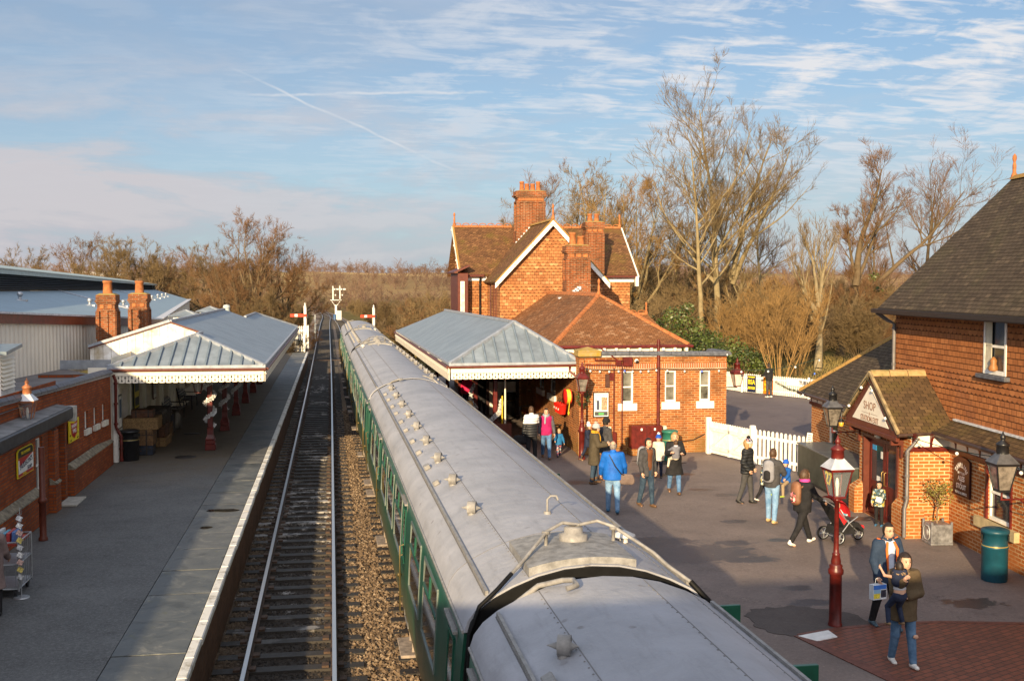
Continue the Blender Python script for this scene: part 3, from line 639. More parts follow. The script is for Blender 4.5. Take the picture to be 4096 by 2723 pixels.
def valance(parent,a,b,z0,z1,out,mat=None,bw=.2,plain=False,name='valance'):
    """row of shaped boards hanging from a to b; out = direction the face looks"""
    a,b=Vector((*a,0)),Vector((*b,0)); L=(b-a).length; u=(b-a)/L; n=Vector((*out,0)).normalized(); m=MB(); k=max(1,round(L/bw)); w_=L/k; H_=z1-z0
    P=lambda s,z,d=0.: a+u*s+Vector((0,0,z))+n*d
    m.prism([P(0,z1-H_*.38),P(L,z1-H_*.38),P(L,z1),P(0,z1)],n*.035,0)
    m.prism([P(0,z1-H_*.44,.035),P(L,z1-H_*.44,.035),P(L,z1-H_*.36,.035),P(0,z1-H_*.36,.035)],n*.02,0)
    if plain: m.prism([P(0,z0),P(L,z0),P(L,z1-H_*.38),P(0,z1-H_*.38)],n*.02,0)
    for i in range(k):
        s=i*w_; zt=z1-H_*.38; e=.006
        if not plain:
            pts=[P(s+e,zt),P(s+w_-e,zt)]
            for f,z in((1,.30),(.94,.24),(1,.16),(.97,.06),(.86,.015),(.72,.0),(.28,.0),(.14,.015),(.03,.06),(.0,.16),(.06,.24),(.0,.30)): pts.append(P(s+e+(w_-2*e)*f,z0+(zt-z0)*z*1.1))
            m.prism(pts[::-1],n*.022,0)
            c=s+w_/2; h=zt-z0
            m.prism([P(c-.034,z0+h*.17,.0222),P(c+.034,z0+h*.17,.0222),P(c,z0+h*.50,.0222)],n*.002,1)       # dark inlay in place of the shade in a pierced triangle
            m.prism([P(c-.006,z0+h*.46,.0222),P(c+.006,z0+h*.46,.0222),P(c+.006,z0+h*.93,.0222),P(c-.006,z0+h*.93,.0222)],n*.0015,1)
            for q in(-1,1): m.bar(P(c,z0+h*.72,.0232),P(c+q*.045,z0+h*.92,.0232),.006,.002,1,up=n)
            if i: m.prism([P(s-.032,z0+h*.62,.0222),P(s,z0+h*.45,.0222),P(s+.032,z0+h*.62,.0222),P(s,z0+h*.85,.0222)],n*.0025,1)
        else: m.prism([P(s-.004,z0+.01,.0202),P(s+.004,z0+.01,.0202),P(s+.004,zt,.0202),P(s-.004,zt,.0202)],n*.002,1)
    return m.build(name,[mat or CREAM,DARKC],parent)
DARKC=M('dark_inlay',(.05,.04,.03),.8)
def ribs(parent,lines,w=.045,h=.05,mat=None,name='roof_rib'):
    m=MB()
    for a,b in lines: m.bar(Vector(a)+Vector((0,0,h*.3)),Vector(b)+Vector((0,0,h*.3)),w,h)
    return build_each(m,name,mat or ZINCR,parent)
# ================================================================ LEFT SIDE: brick building, platform canopy, carriage shed
lb=thing('station_building','long red brick building with flat roof on the left hand platform','building',(-7.2,30,0))
mwx=lambda y: -6.88-.62*(35.2-y)/12.2
m=MB(); A=(mwx(29.75),29.75); B_=(-6.88,35.25); L=math.hypot(B_[0]-A[0],B_[1]-A[1]); u=((B_[0]-A[0])/L,(B_[1]-A[1])/L)
hl=[(s,s+.34,1.47,1.98) for s in (2.6,3.55,4.5)]
m.wall(A,u,L,0,2.82,hl,.14); m.wall((mwx(14),14),u,math.hypot(mwx(14)-A[0],15.75),0,3.1); m.wall((mwx(14),-10),(0,1),24,0,3.1)
m.quad((-6.88,35.25,0),(-9,35.25,0),(-9,35.25,2.82),(-6.88,35.25,2.82))
m.build('wall',BR_L,lb)
for s,_,z0,z1 in hl:
    o=(A[0]+u[0]*s,A[1]+u[1]*s,z0); window(lb,o,u,.34,.51,.14,False,sill=(.12,.16,.08,M('white_stone',(.66,.62,.54),.7,var=.15)))
def cope(parent,a,b,w,mat=COPE,name='coping'):
    m=MB(); a,b=Vector(a),Vector(b); L=(b-a).length; n=max(1,int(L/.45)); d=(b-a)/n; s=d.cross(Vector((0,0,1))).normalized()
    for i in range(n):
        p=a+d*(i+.015); m.prism([p-s*w/2,p-s*w/2+Vector((0,0,.06)),p-s*w*.32+Vector((0,0,.13)),p+s*w*.32+Vector((0,0,.13)),p+s*w/2+Vector((0,0,.06)),p+s*w/2],d*.97)
    return m.build(name,mat,parent)
cope(lb,(-6.98,35.3,2.82),(mwx(29.75)-.1,29.75,2.86),.36); cope(lb,(mwx(29.7)-.1,29.7,2.86),(mwx(14)-.1,14,3.12),.36); cope(lb,(mwx(14)-.1,14,3.12),(mwx(14)-.1,-10,3.12),.36)
m=MB(); m.bar((mwx(35.2)-.02,35.2,2.78),(mwx(14)-.02,14,3.06),.1,.05); m.build('lead_strip',LEAD,lb)
m=MB(); m.quad((-7.05,35.3,2.72),(-9.2,39.2,2.72),(-12,39.2,2.72),(-13,-10,2.72),(-8.2,-10,2.72)); m.quad((-8.2,39.2,2.7),(-7.0,35.3,2.7),(-6.9,39.2,2.7)); m.build('roof',FELT,lb)
# plinth, sloping stone ledge
m=MB()
def ledge(y0,y1,x): m.prism([(x,y0,.70),(x+.17,y0,.70),(x+.17,y0,.73),(x,y0,.86)],(0,y1-y0,0),1); m.box(x-.1,x+.15,y0,y1,0,.70,0)
ledge(30.05,35.2,-6.97); ledge(-10,26.7,-6.92); ledge(27.85,28.35,-6.90)
m.box(-7.0,-6.78,27.9,28.3,.75,2.03,0)
m.build('plinth',[BR_L,STONE],lb)
# nearer, lower block
m=MB(); nh=[(26.75+10,27.35+10,.62,1.98),(28.75+10,29.55+10,.0,2.02)]
m.wall((-6.92,-10),(0,1),39.75,0,2.06,nh,.22); m.quad((-6.92,29.75,0),(-7.6,29.75,0),(-7.6,29.75,2.06),(-6.92,29.75,2.06)); m.build('wall',BR_L,lb)
m=MB(); m.slab([(-6.82,-10,2.42),(-6.82,29.8,2.42),(-7.3,29.8,2.5),(-8.4,14,2.56),(-8.4,-10,2.56)],.02); m.build('low_roof',M('roof_felt_grey',(.20,.20,.205),.85,var=.25,scale=3,bmp=.3),lb)
m=MB(); m.bbox(-6.93,-6.76,-10,29.85,2.10,2.41,.03); m.build('roof_edge',M('bitumen_edge',(.035,.038,.045),.45,var=.3,scale=6),lb)
m=MB(); m.box(-6.94,-6.86,-10,29.8,2.04,2.10); m.build('fascia',BROWN,lb); m=MB(); m.bbox(-6.96,-6.70,29.78,29.98,2.02,2.42,.01); m.build('corner_stone',CONC,lb)
window(lb,(-6.92,26.75,.62),(0,1),.60,1.36,.15,True)
m=MB(); m.bbox(-6.93,-6.86,26.78,27.1,.30,.62,.01); m.build('leaflet_box',WHITE,lb)
m=MB(); m.box(-7.25,-7.18,28.75,29.55,0,2.02); d=m.build('door',DARK,lb); m=MB(); m.box(-7.18,-7.16,29.2,29.25,1.3,1.7); m.build('door_plate',M('brass',(.6,.42,.12),.3,.8),d)
m=MB(); m.bbox(-6.9,-6.45,28.6,29.7,0,.05,.01); m.build('doorstep',CONC,lb)
pipe(lb,[(-6.80,35.32,2.78),(-6.74,35.36,2.6),(-6.76,35.4,1.15),(-6.70,35.42,1.0),(-6.62,35.42,.85),(-6.62,35.42,.05)],.05)
m=MB(); m.lathe([(.10,0),(.10,.05),(.075,.09),(.075,.82),(.10,.84),(.10,.90),(.065,.94),(.065,2.05)],(-6.33,24.92,0),10); tag(m.build('drain_post',BROWN,loc=(-6.33,24.92,0)),'thick brown cast iron pipe post standing on the left platform by the brick wall','post')
# enamel signs
def wallsign(name,label,y0,y1,z0,z1,x,mats,build,top=None):
    root=thing(name,label,'sign',(x,(y0+y1)/2,z0)); build(root); return root
YEL=M('enamel_yellow',(.78,.60,.03),.3,var=.08); REDE=M('enamel_red',(.42,.02,.02),.3,var=.08); NAVY=M('enamel_navy',(.012,.02,.06),.3); WHE=M('enamel_white',(.80,.79,.75),.3,var=.05); BLKE=M('enamel_black',(.012,.014,.012),.3)
x=-6.90
r_=thing('newspaper_sign','yellow enamel sign with a red shield on the brick wall','sign',(x,31.1,1.35))
xs_=mwx(31.1)+.02
m=MB(); m.prism([(xs_,30.55,1.33),(xs_,31.68,1.33),(xs_,31.68,1.92),(xs_,30.55,1.92)],(.03,0,0)); m.build('plate',YEL,r_)
m=MB(); m.prism([(xs_+.0305,31.1,1.40),(xs_+.0305,31.40,1.52),(xs_+.0305,31.48,1.86),(xs_+.0305,31.1,1.81),(xs_+.0305,30.72,1.86),(xs_+.0305,30.80,1.52)],(.006,0,0)); m.build('shield',REDE,r_)
F=lambda y,z,d=.038: frame_mat((xs_+d,y,z),(0,1,0),(1,0,0))
text('SUNDAY',.135,WHE,r_,F(31.1,1.74),sx=1.15); text('TIMES',.16,WHE,r_,F(31.1,1.60),sx=1.1)
text('6D',.07,BLKE,r_,F(30.65,1.52,.032)); text('PRICE',.05,BLKE,r_,F(30.72,1.38,.032)); text('TUESDAY',.04,BLKE,r_,F(31.5,1.38,.032)); text('&.',.07,BLKE,r_,F(31.55,1.52,.032))
r_=thing('soap_sign','red and white enamel soap advertisement on the nearest stretch of brick wall','sign',(x,25.8,1.33)); xs_=-6.90
m=MB(); m.prism([(xs_,25.1,1.33),(xs_,26.35,1.33),(xs_,26.35,1.90),(xs_,26.22,1.96),(xs_,25.23,1.96),(xs_,25.1,1.90)],(.03,0,0)); m.build('plate',YEL,r_)
m=MB(); m.prism([(xs_+.0302,25.13,1.35),(xs_+.0302,26.32,1.35),(xs_+.0302,26.32,1.76),(xs_+.0302,25.13,1.76)],(.003,0,0)); m.build('panel',REDE,r_)
m=MB(); m.prism([(xs_+.0302,25.13,1.765),(xs_+.0302,26.32,1.765),(xs_+.0302,26.31,1.89),(xs_+.0302,26.2,1.945),(xs_+.0302,25.25,1.945),(xs_+.0302,25.14,1.89)],(.003,0,0)); m.build('header',BLKE,r_)
m=MB(); m.prism([(xs_+.0335,25.13,1.42),(xs_+.0335,26.32,1.42),(xs_+.0335,26.32,1.76),(xs_+.0335,25.13,1.56)],(.003,0,0)); m.build('band',WHE,r_)
m=MB(); m.box(xs_+.0335,xs_+.037,25.13,25.22,1.42,1.72); m.build('side_strip',WHE,r_)
text('FOR THE PEOPLE',.095,YEL,r_,F(25.72,1.85,.035)); text("HUDSON'S",.17,NAVY,r_,frame_mat((xs_+.038,25.74,1.60),(0,1,.10),(1,0,0)),sx=1.2); text('SOAP',.12,NAVY,r_,F(26.0,1.47,.038),sx=1.2); text('IN PACKETS',.05,YEL,r_,F(25.6,1.383,.035))
# louvred roof cowl at the frame's left edge
r_=thing('roof_ventilator','white louvred ventilator box on the flat roof at the left edge of view','ventilator',(-7.9,28,2.75))
m=MB(); m.box(-8.9,-7.78,27.2,28.3,2.73,4.0); m.build('housing',WHITE,r_)
m=MB(); m.slab([(-9.0,27.05,4.02),(-7.6,27.05,4.02),(-7.6,28.4,4.14),(-9.0,28.4,4.14)],.08); m.build('lid',ZINCR,r_)
m=MB()
for k in range(8): z=3.15+k*.1; m.prism([(-8.88,27.19,z),(-8.88,27.12,z-.05),(-8.88,27.12,z-.04),(-8.88,27.19,z+.03)],(1.0,0,0)); m.prism([(-7.79,27.2,z),(-7.72,27.2,z-.05),(-7.72,27.2,z-.04),(-7.79,27.2,z+.03)],(0,1.0,0))
m.build('louvre',CREAM,r_)
# ---- left canopy
lc=thing('platform_canopy','grey sheet roofed canopy with cream valance over the left hand platform','canopy',(-4.5,50,0))
ex,rx,gx=-2.2,-4.55,-5.6; ez,rz,gz=3.0,3.9,4.30; y0,y1,g0,g1=35.5,67.9,39.,58.
m=MB(); th=.05
m.quad((ex,y0,ez),(ex,y1,ez),(rx,y1-2.2,rz),(rx,g1,rz),(gx,g1,gz),(gx,g0,gz),(rx,g0,rz),(rx,y0+2.2,rz))
m.quad((-7.0,y0,ez),(rx,y0+2.2,rz),(rx,g0,rz),(-7.0,g0,ez)); m.quad((gx,g0,gz),(gx,g1,gz),(-7.6,g1,3.62),(-8.25,g0,3.44))
m.quad((ex,y1,ez),(-7,y1,ez),(rx,y1-2.2,rz)); m.quad((rx,g1,rz),(rx,y1-2.2,rz),(-7,y1,ez),(-7,g1,ez))
m.build('roof',ZINC,lc)
m=MB(); m.quad((-7.0,y0,ez),(ex,y0,ez),(rx,y0+2.2,rz)); m.build('hip_roof',ZINCF,lc)
L_=[((gx,g0-.02,gz+.02),(-8.3,g0-.02,3.46)),((rx,y0+2.2,rz),(ex,y0,ez)),((rx,y0+2.2,rz),(-7,y0,ez)),((rx,y0+2.2,rz),(rx,g0,rz)),((gx,g0-.05,gz),(gx,g1,gz)),((rx,g1,rz),(rx,y1-2.2,rz)),((rx,y1-2.2,rz),(ex,y1,ez))]
ribs(lc,L_,.13,.09,LEAD,'ridge_roll')
L_=[]
for k in range(1,13):
    x=-7.0+4.8*k/13; f=(x+7)/(rx+7) if x<rx else (ex-x)/(ex-rx); L_.append(((x,y0+.02,ez+.01),(x+(rx-x)*.0,y0+2.2*f-.03,ez+.9*f+.0)))
ribs(lc,L_,.06,.07)
m=MB(); m.box(-7.02,ex+.03,y0-.03,y0+.06,ez-.06,ez+.035); m.box(ex-.06,ex+.03,y0+.06,y1,ez-.06,ez+.03); m.build('eaves_flashing',LEAD,lc)
m=MB(); m.tube([(-6.95,y0-.07,ez-.09),(ex+.05,y0-.07,ez-.11)],.05,8); m.tube([(ex+.08,y0,ez-.10),(ex+.08,y1,ez-.10)],.05,8); build_each(m,'gutter',BROWN,lc)
valance(lc,(-6.88,y0),(ex-.02,y0),2.50,2.92,(0,-1)); valance(lc,(ex,y0),(ex,y1),2.50,2.92,(1,0),plain=True)
m=MB(); P=[(-8.25,g0,3.40),(gx,g0,gz-.03),(rx,g0,rz-.03),(rx,g0,3.55),(-6.7,g0,3.02),(-8.25,g0,3.02)]; m.prism(P,(0,.05,0)); m.build('gable_board',CREAM_OLD,lc)
m=MB()
for k in range(14): x=-8.1+k*.27; zt=min(gz-.06+(x-gx)*.325 if x<gx else gz-.06-(x-gx)*.383,9); m.box(x-.006,x+.006,g0-.004,g0+.01,3.03,zt)
build_each(m,'board_joint',M('board_shadow',(.30,.24,.17),.8),lc)
m=MB(); m.bar((-8.3,g0-.03,3.42),(gx,g0-.03,gz+.0),.07,.06); m.bar((gx,g0-.03,gz),(rx+.0,g0-.03,rz+.02),.07,.06); m.build('bargeboard',BROWN,lc)
m=MB(); m.box(-9.4,-6.75,38.75,38.95,2.72,3.02); m.build('lead_gutter',LEAD,lc)
for k in range(8): m=MB(); m.box(-6.95,ex+.05,y0+.2+k*4.6,y0+.3+k*4.6,2.78,2.9); m.build('roof_beam',CREAM,lc)
for k,(cx,cy,cz) in enumerate([(-6.75,52,4.14),(-6.75,62,4.1)]):
    r_=thing('roof_cupola',('nearer','farther')[k]+' small square lead topped cupola behind the left canopy ridge','cupola',(cx,cy,3.7),group='cupolas behind the left canopy')
    m=MB(); m.box(cx-.5,cx+.5,cy-.5,cy+.5,3.6,cz); m.build('louvre_box',WHITE,r_)
    m=MB(); e=.68; m.add([(cx-e,cy-e,cz),(cx+e,cy-e,cz),(cx+e,cy+e,cz),(cx-e,cy+e,cz),(cx,cy,cz+.27)],[(0,1,4),(1,2,4),(2,3,4),(3,0,4),(3,2,1,0)]); m.build('roof',ZINCF,r_)
    ribs(r_,[((cx+a*e,cy+b_*e,cz),(cx,cy,cz+.27)) for a in(-1,1) for b_ in(-1,1)],.06,.05,LEAD)
# columns
def column(parent_loc,h,label,first=None,group=None,s=1.):
    r_=thing('canopy_column',label,'column',parent_loc,0,group)
    x,y,_=parent_loc
    m=MB(); w_=.17*s; m.bbox(x-w_,x+w_,y-w_,y+w_,0,.2,.01); m.bbox(x-w_*.92,x+w_*.92,y-w_*.92,y+w_*.92,.2,.36,.02)
    m.prism([(x-w_*.92,y-w_*.92,.36),(x+w_*.92,y-w_*.92,.36),(x+w_*.92,y+w_*.92,.36),(x-w_*.92,y+w_*.92,.36)],(0,0,.03)); m.lathe([(w_*1.2,.39),(w_*.82,.52),(w_*.78,.7),(w_*.86,.72),(w_*.86,.76),(w_*.62,.78)],(x,y,0),4,rot=R(45),smooth=False)
    m.build('base',MAROON,r_)
    m=MB(); m.bbox(x-.085*s,x+.085*s,y-.085*s,y+.085*s,.76,h-.25,.02); m.build('shaft',MAROON,r_)
    m=MB(); m.bbox(x-.13*s,x+.13*s,y-.13*s,y+.13*s,h-.32,h-.25,.01); m.lathe([(.10,h-.25),(.14,h-.12),(.26,h-.02)],(x,y,0),4,rot=R(45),smooth=False); m.build('capital',CREAM,r_); return r_
names=['first maroon canopy column from the camera, wrapped in silver tinsel','second maroon column under the left canopy, wrapped in tinsel','third maroon column along the left canopy','fourth maroon column along the left canopy','fifth maroon column along the left canopy','sixth maroon column along the left canopy']
for k in range(6): column((-4.16,37.8+4.95*k,0),2.9,names[k],group='columns of the left canopy')
TINS=M('tinsel_silver',(.90,.91,.93),.22,.15,var=.3,scale=50)
def tinsel(path,r,n,seed,name='tinsel_garland',mats=None):
    q=random.Random(seed); m=MB(); P=[Vector(p) for p in path]
    for i in range(n):
        f=q.random()*(len(P)-1); a=int(f); p=P[a].lerp(P[min(a+1,len(P)-1)],f-a)
        d=Vector((q.gauss(0,1),q.gauss(0,1),q.gauss(0,1))).normalized(); e=d.cross(Vector((q.gauss(0,1),q.gauss(0,1),q.gauss(0,1)))).normalized()
        l=r*q.uniform(.6,1.2); m.quad(p-e*r*.22,p+d*l-e*r*.16,p+d*l+e*r*.16,p+e*r*.22,mi=0)
    return m.build(name,mats or TINS,loc=path[0])
def helix(cx,cy,z0,z1,r,turns,ph=0.): return [(cx+r*math.cos(ph+2*math.pi*turns*t),cy+r*math.sin(ph+2*math.pi*turns*t),z0+(z1-z0)*t) for t in np.linspace(0,1,int(turns*14)+2)]
for k,(lbl,tn) in enumerate([('silver tinsel spiralling round the nearest column of the left canopy',2.6),('silver tinsel spiralling round the second column of the left canopy',2.6),('silver tinsel wound round the third column of the left canopy',2.),('silver tinsel wound round the fourth column of the left canopy',1.6)]):
    tag(tinsel(helix(-4.16,37.8+4.95*k,.80,2.45,.15,tn+.4,.4+k*.5),.085,2000,k),lbl,'tinsel','tinsel garlands on the columns')
# platform waiting-room front under the canopy
wr=thing('waiting_room','cream timber fronted waiting room in the shade of the left canopy','building',(-6.9,50,0))
m=MB(); hw=[(1.6,2.6,0,2.15),(4.6,5.5,0,2.1),(6.3,7.2,.7,2.1),(8.3,9.3,0,2.1),(10.5,11.8,.7,2.1),(14,15.2,0,2.1),(17,19,.7,2.1),(22,23.2,0,2.1)]
m.wall((-6.9,35.55),(0,1),30.,0,3.3,hw,.2); m.quad((-6.9,35.55,0),(-6.9,35.55,3.0),(-7.6,35.55,3.0),(-7.6,35.55,0)); m.build('wall',CREAM,wr)
m=MB()
for a,b_,c,d in hw: m.box(-7.15,-7.1,35.55+a,35.55+b_,c,d)
m.build('door',BROWN,wr)
m=MB(); 
for k in range(30): m.box(-6.9,-6.86,35.6+k*1.0,35.7+k*1.0,0,2.9) if not any(a-.12<.05+k<b_+.1 for a,b_,_,_ in hw) else None
m.box(-6.9,-6.865,35.7,37.1,.85,.95); m.bar((-6.87,35.75,.12),(-6.87,36.95,.85),.03,.08,up=(1,0,0)); m.bar((-6.87,35.75,1.0),(-6.87,36.95,1.9),.03,.08,up=(1,0,0)); m.build('timber_frame',WHITE,wr)
m=MB(); m.bbox(-6.87,-6.72,35.48,35.62,0,2.75,.015); m.build('corner_post',WHITE,wr)
def poster(y0,y1,z0,z1,label,frame,paper,blocks,x=-6.855):
    r_=thing('poster_frame',label,'poster',(x,(y0+y1)/2,z0)); m=MB(); m.bbox(x,x+.03,y0,y1,z0,z1,.006); m.build('frame',frame,r_)
    m=MB(); m.box(x+.03,x+.033,y0+.05,y1-.05,z0+.05,z1-.05); m.build('paper',paper,r_)
    for i,(a,b_,c,d,mt_) in enumerate(blocks): m=MB(); m.box(x+.033,x+.035,y0+a,y0+b_,z0+c,z0+d); m.build('print',mt_,r_)
    return r_
PAPER=M('paper',(.75,.73,.68),.7,var=.05)
poster(36.2,36.75,.95,2.05,'black framed poster near the corner post of the waiting room',BLACK,PAPER,[(.1,.45,.35,.95,M('poster_blue',(.10,.15,.22),.6,var=.5,scale=6))])
r_=poster(39.0,40.0,1.25,2.3,'yellow and black enamel advert between waiting room doors',BLACK,YEL,[(.12,.88,.62,.92,BLKE),(.12,.88,.12,.42,BLKE)])
poster(43.0,43.7,1.2,2.2,'pale timetable board on the waiting room wall',BROWN,PAPER,[(.1,.6,.2,.8,M('poster_grey',(.45,.45,.45),.6,var=.4,scale=20))])
r_=thing('room_sign','black hanging sign board lettered ROOM under the left canopy','sign',(-6.2,37.9,2.3)); m=MB(); m.bbox(-6.75,-5.35,37.86,37.92,2.28,2.55,.008); m.build('board',BLKE,r_); text('ROOM',.15,WHE,r_,frame_mat((-6.0,37.858,2.40),(1,0,0),(0,-1,0)),sx=1.25)
# luggage
WICK=M('wicker',(.23,.14,.06),.8,var=.35,scale=30,bmp=.8,bs=55); LEA=M('leather_brown',(.10,.04,.018),.45,var=.3,scale=9); LEAD2=M('leather_dark',(.035,.024,.018),.5,var=.3,scale=9); WOODC=M('crate_wood',(.15,.08,.035),.75,var=.35,scale=12); BLUET=M('trunk_blue',(.018,.024,.04),.5,var=.3,scale=8)
def trunk(x0,x1,y0,y1,z0,z1,mat,label,cat='trunk',band=None,handle=False,name='travel_trunk',dome=0.):
    r_=thing(name,label,cat,((x0+x1)/2,(y0+y1)/2,z0)); m=MB(); m.bbox(x0,x1,y0,y1,z0,z1-dome,.02)
    if dome: m.prism([(x0,y0,z1-dome),(x1,y0,z1-dome),(x1-.02,y0,z1-dome*.4),(x1-.12,y0,z1),(x0+.12,y0,z1),(x0+.02,y0,z1-dome*.4)],(0,y1-y0,0))
    m.build('case',mat,r_); m=MB(); zl=z0+(z1-z0)*.68
    m.box(x0-.006,x1+.006,y0-.006,y1+.006,zl-.012,zl+.012)
    for f in(.22,.78): y=y0+(y1-y0)*f; m.box(x0-.008,x1+.008,y-.025,y+.025,z0,z1-dome-.0); x=x0+(x1-x0)*f; m.box(x-.025,x+.025,y0-.008,y1+.008,z0,z1-dome)
    m.build('strap',band or LEAD2,r_)
    if handle: m=MB(); c=((x0+x1)/2,y0-.01,(z0+z1)/2); m.tube([(c[0]-.09,c[1],c[2]),(c[0]-.07,c[1]-.05,c[2]),(c[0]+.07,c[1]-.05,c[2]),(c[0]+.09,c[1],c[2])],.012,6); m.build('handle',LEA,r_)
    return r_
trunk(-6.8,-5.9,36.9,37.5,0,.30,BLUET,'dark blue suitcase on the platform floor beneath the wooden chest',handle=True)
trunk(-6.85,-5.9,36.95,37.75,.30,.82,WOODC,'wooden chest between the dark suitcase and the pale wicker hamper',cat='chest')
trunk(-6.85,-5.75,36.95,37.95,.82,1.22,WICK,'large pale wicker hamper on the wooden chest',cat='hamper',name='wicker_hamper',band=WICK)
trunk(-6.6,-5.9,37.05,37.55,1.22,1.48,LEA,'shiny brown leather suitcase lying on the wicker hamper',cat='suitcase',name='suitcase',handle=True)
trunk(-6.8,-5.75,38.7,40.0,0,.32,WICK,'low wicker basket on the floor under the dark domed trunk',cat='basket',name='wicker_basket',band=WOODC)
trunk(-6.8,-5.8,38.75,39.9,.32,.75,LEA,'dark brown trunk above the low wicker basket')
trunk(-6.75,-5.85,38.8,39.8,.75,1.25,LEAD2,'black domed trunk topping the second luggage stack',dome=.14)
trunk(-6.8,-5.9,40.4,41.5,0,.55,WOODC,'crate standing behind the second luggage stack',cat='crate',name='luggage_crate')
trunk(-6.75,-5.95,40.45,41.4,.55,1.15,LEAD2,'tall dark trunk on the crate behind the second stack')
trunk(-6.7,-6.0,42.0,42.6,0,.7,BLUET,'upright blue case beside the milk churn',cat='suitcase',name='suitcase')
m=MB(); m.lathe([(.2,0),(.21,.04),(.21,.48),(.13,.62),(.13,.7),(.17,.72),(.17,.76)],(-6.1,43.6,0),14); tag(m.build('milk_churn',M('churn',(.12,.11,.10),.4,.5),loc=(-6.1,43.6,0)),'dull metal milk churn at the far end of the luggage','churn')
def bin_(x,y,r,h,mat,label,lid='flat',group=None):
    q=thing('litter_bin',label,'bin',(x,y,0),0,group); m=MB(); m.lathe([(r*.97,0),(r,.02),(r,h*.62),(r*1.04,h*.63),(r*1.04,h*.66),(r*.98,h*.67),(r*.98,h*.70)],(x,y,0),24); m.build('body',mat,q)
    m=MB(); m.lathe([(r*.96,h*.70),(r*.96,h*.90),(r*1.08,h*.91),(r*1.10,h*.94),(r*1.06,h*.975),(r*.7,h),(.0001,h)],(x,y,0),24); m.build('hood',mat,q)
    for a in(-.55,2.6): 
        m=MB(); c=Vector((x+math.cos(a)*r*.93,y+math.sin(a)*r*.93,h*.83)); t_=Vector((-math.sin(a),math.cos(a),0)); n_=Vector((math.cos(a),math.sin(a),0))
        m.prism([c-t_*r*.5-Vector((0,0,h*.05)),c+t_*r*.5-Vector((0,0,h*.05)),c+t_*r*.5+Vector((0,0,h*.045)),c-t_*r*.5+Vector((0,0,h*.045))],n_*r*.12); m.build('opening',DARK,q)
    m=MB(); m.lathe([(r*.99,h*.655),(r*1.015,h*.66),(r*1.015,h*.675),(r*.99,h*.68)],(x,y,0),24,caps=False); m.build('band',M('bin_gold',(.45,.33,.08),.4,.4),q); return q
bin_(-6.48,36.0,.30,.98,BLACK,'black litter bin by the corner post of the waiting room')
def bench(x,y,rz,L,mat,label,iron=BLACK):
    q=thing('platform_bench',label,'bench',(x,y,0),rz); m=MB(); m.T=ROOTM[q.name]
    for k in range(5): m.bbox(-L/2,L/2,-.02+k*.1,.06+k*.1,.43,.46,.006)
    m.build('seat',mat,q); m=MB(); m.T=ROOTM[q.name]
    for k in range(4): m.bar((-L/2,.50+k*.04,.55+k*.11),(L/2,.50+k*.04,.55+k*.11),.09,.025,up=(0,-.35,1) if 0 else (0,1,-.35))
    m.build('backrest',mat,q)
    for s_ in(-L/2+.1,L/2-.1):
        m=MB(); m.T=ROOTM[q.name]; m.bar((s_,0,0),(s_,0,.62),.05,.05); m.bar((s_,.46,0),(s_,.66,.98),.05,.05); m.bar((s_,-.02,.62),(s_,.52,.64),.05,.04); m.bar((s_,0,.42),(s_,.48,.42),.05,.04); m.build('bench_end',iron,q)
    return q
bench(-6.3,46.5,R(90),2.2,M('bench_grey_wood',(.14,.13,.13),.6,var=.4,scale=14),'grey slatted bench against the waiting room wall')
bench(-6.3,51.0,R(90),2.0,M('bench_dark_wood',(.06,.05,.045),.6,var=.4,scale=14),'dark slatted bench farther along the waiting room wall')
# chimneys behind the canopy gable
def lone_chimney(cx,cy,label,w_):
    q=thing('chimney_stack',label,'chimney',(cx,cy,2.72),group='chimneys beside the left canopy')
    c=chimney(q,cx,cy,3.3,5.28,w_,.8,[(0,0,.17,.46)],panels=2,name='stack',base=.12); m=MB(); m.box(cx-w_/2-.03,cx+w_/2+.03,cy-.44,cy+.44,2.72,3.42); m.build('lead_base',LEAD,q)
lone_chimney(-8.03,41,'left hand brick chimney behind the cream gable, with one orange pot',.66); lone_chimney(-7.44,44,'right hand brick chimney behind the cream gable, with one pot',.70)
# ---- carriage shed
sh=thing('carriage_shed','big carriage shed with blue grey sheet roof and cream walls at far left','shed',(-12,60,-.5))
Bp,Ap,Ep,Cp=Vector((-7.63,50,4.05)),Vector((-13.28,105,4.18)),Vector((-19.48,125,5.03)),Vector((-9.79,34.33,4.74))
Np=Vector((-14.15,49.66,5.32)); C2=Bp+(Cp-Bp)*1.6; N2=Np+(Np-Ep)*.45
SHR=ribmat('shed_sheet',(.25,.335,.40),.33,.02,.10,.5,.1); SHW=ribmat('shed_wall',(.78,.72,.62),.30,.03,.06,.6,0)
m=MB(); m.quad(Bp,Ap,Ep,N2,C2); m.build('roof',SHR,sh)
m=MB(); z=Vector((0,0,1)); m.quad(Bp-z*.3,C2-z*.3,Vector((C2.x,C2.y,2.5)),Vector((Bp.x,Bp.y,2.5))); m.quad(Bp-z*.15,Vector((Bp.x,Bp.y,-1)),Vector((Ap.x,Ap.y,-1)),Ap-z*.15); m.build('wall',SHW,sh)
m=MB(); d=(C2-Bp); nn=Vector((.99,-.13,0)); m.prism([Bp-z*.30,C2-z*.30,C2-z*.0,Bp-z*.0],nn*.12); m.build('fascia',MAROON,sh)
m=MB(); m.bar(Bp+nn*.06+z*.02,C2+nn*.06+z*.02,.22,.06); m.bar(Bp+z*.03,Ap+z*.03,.35,.05); m.build('verge_flashing',LEADW,sh)
m=MB(); mt_,mb_=N2+z*1.12,Ep+z*.56
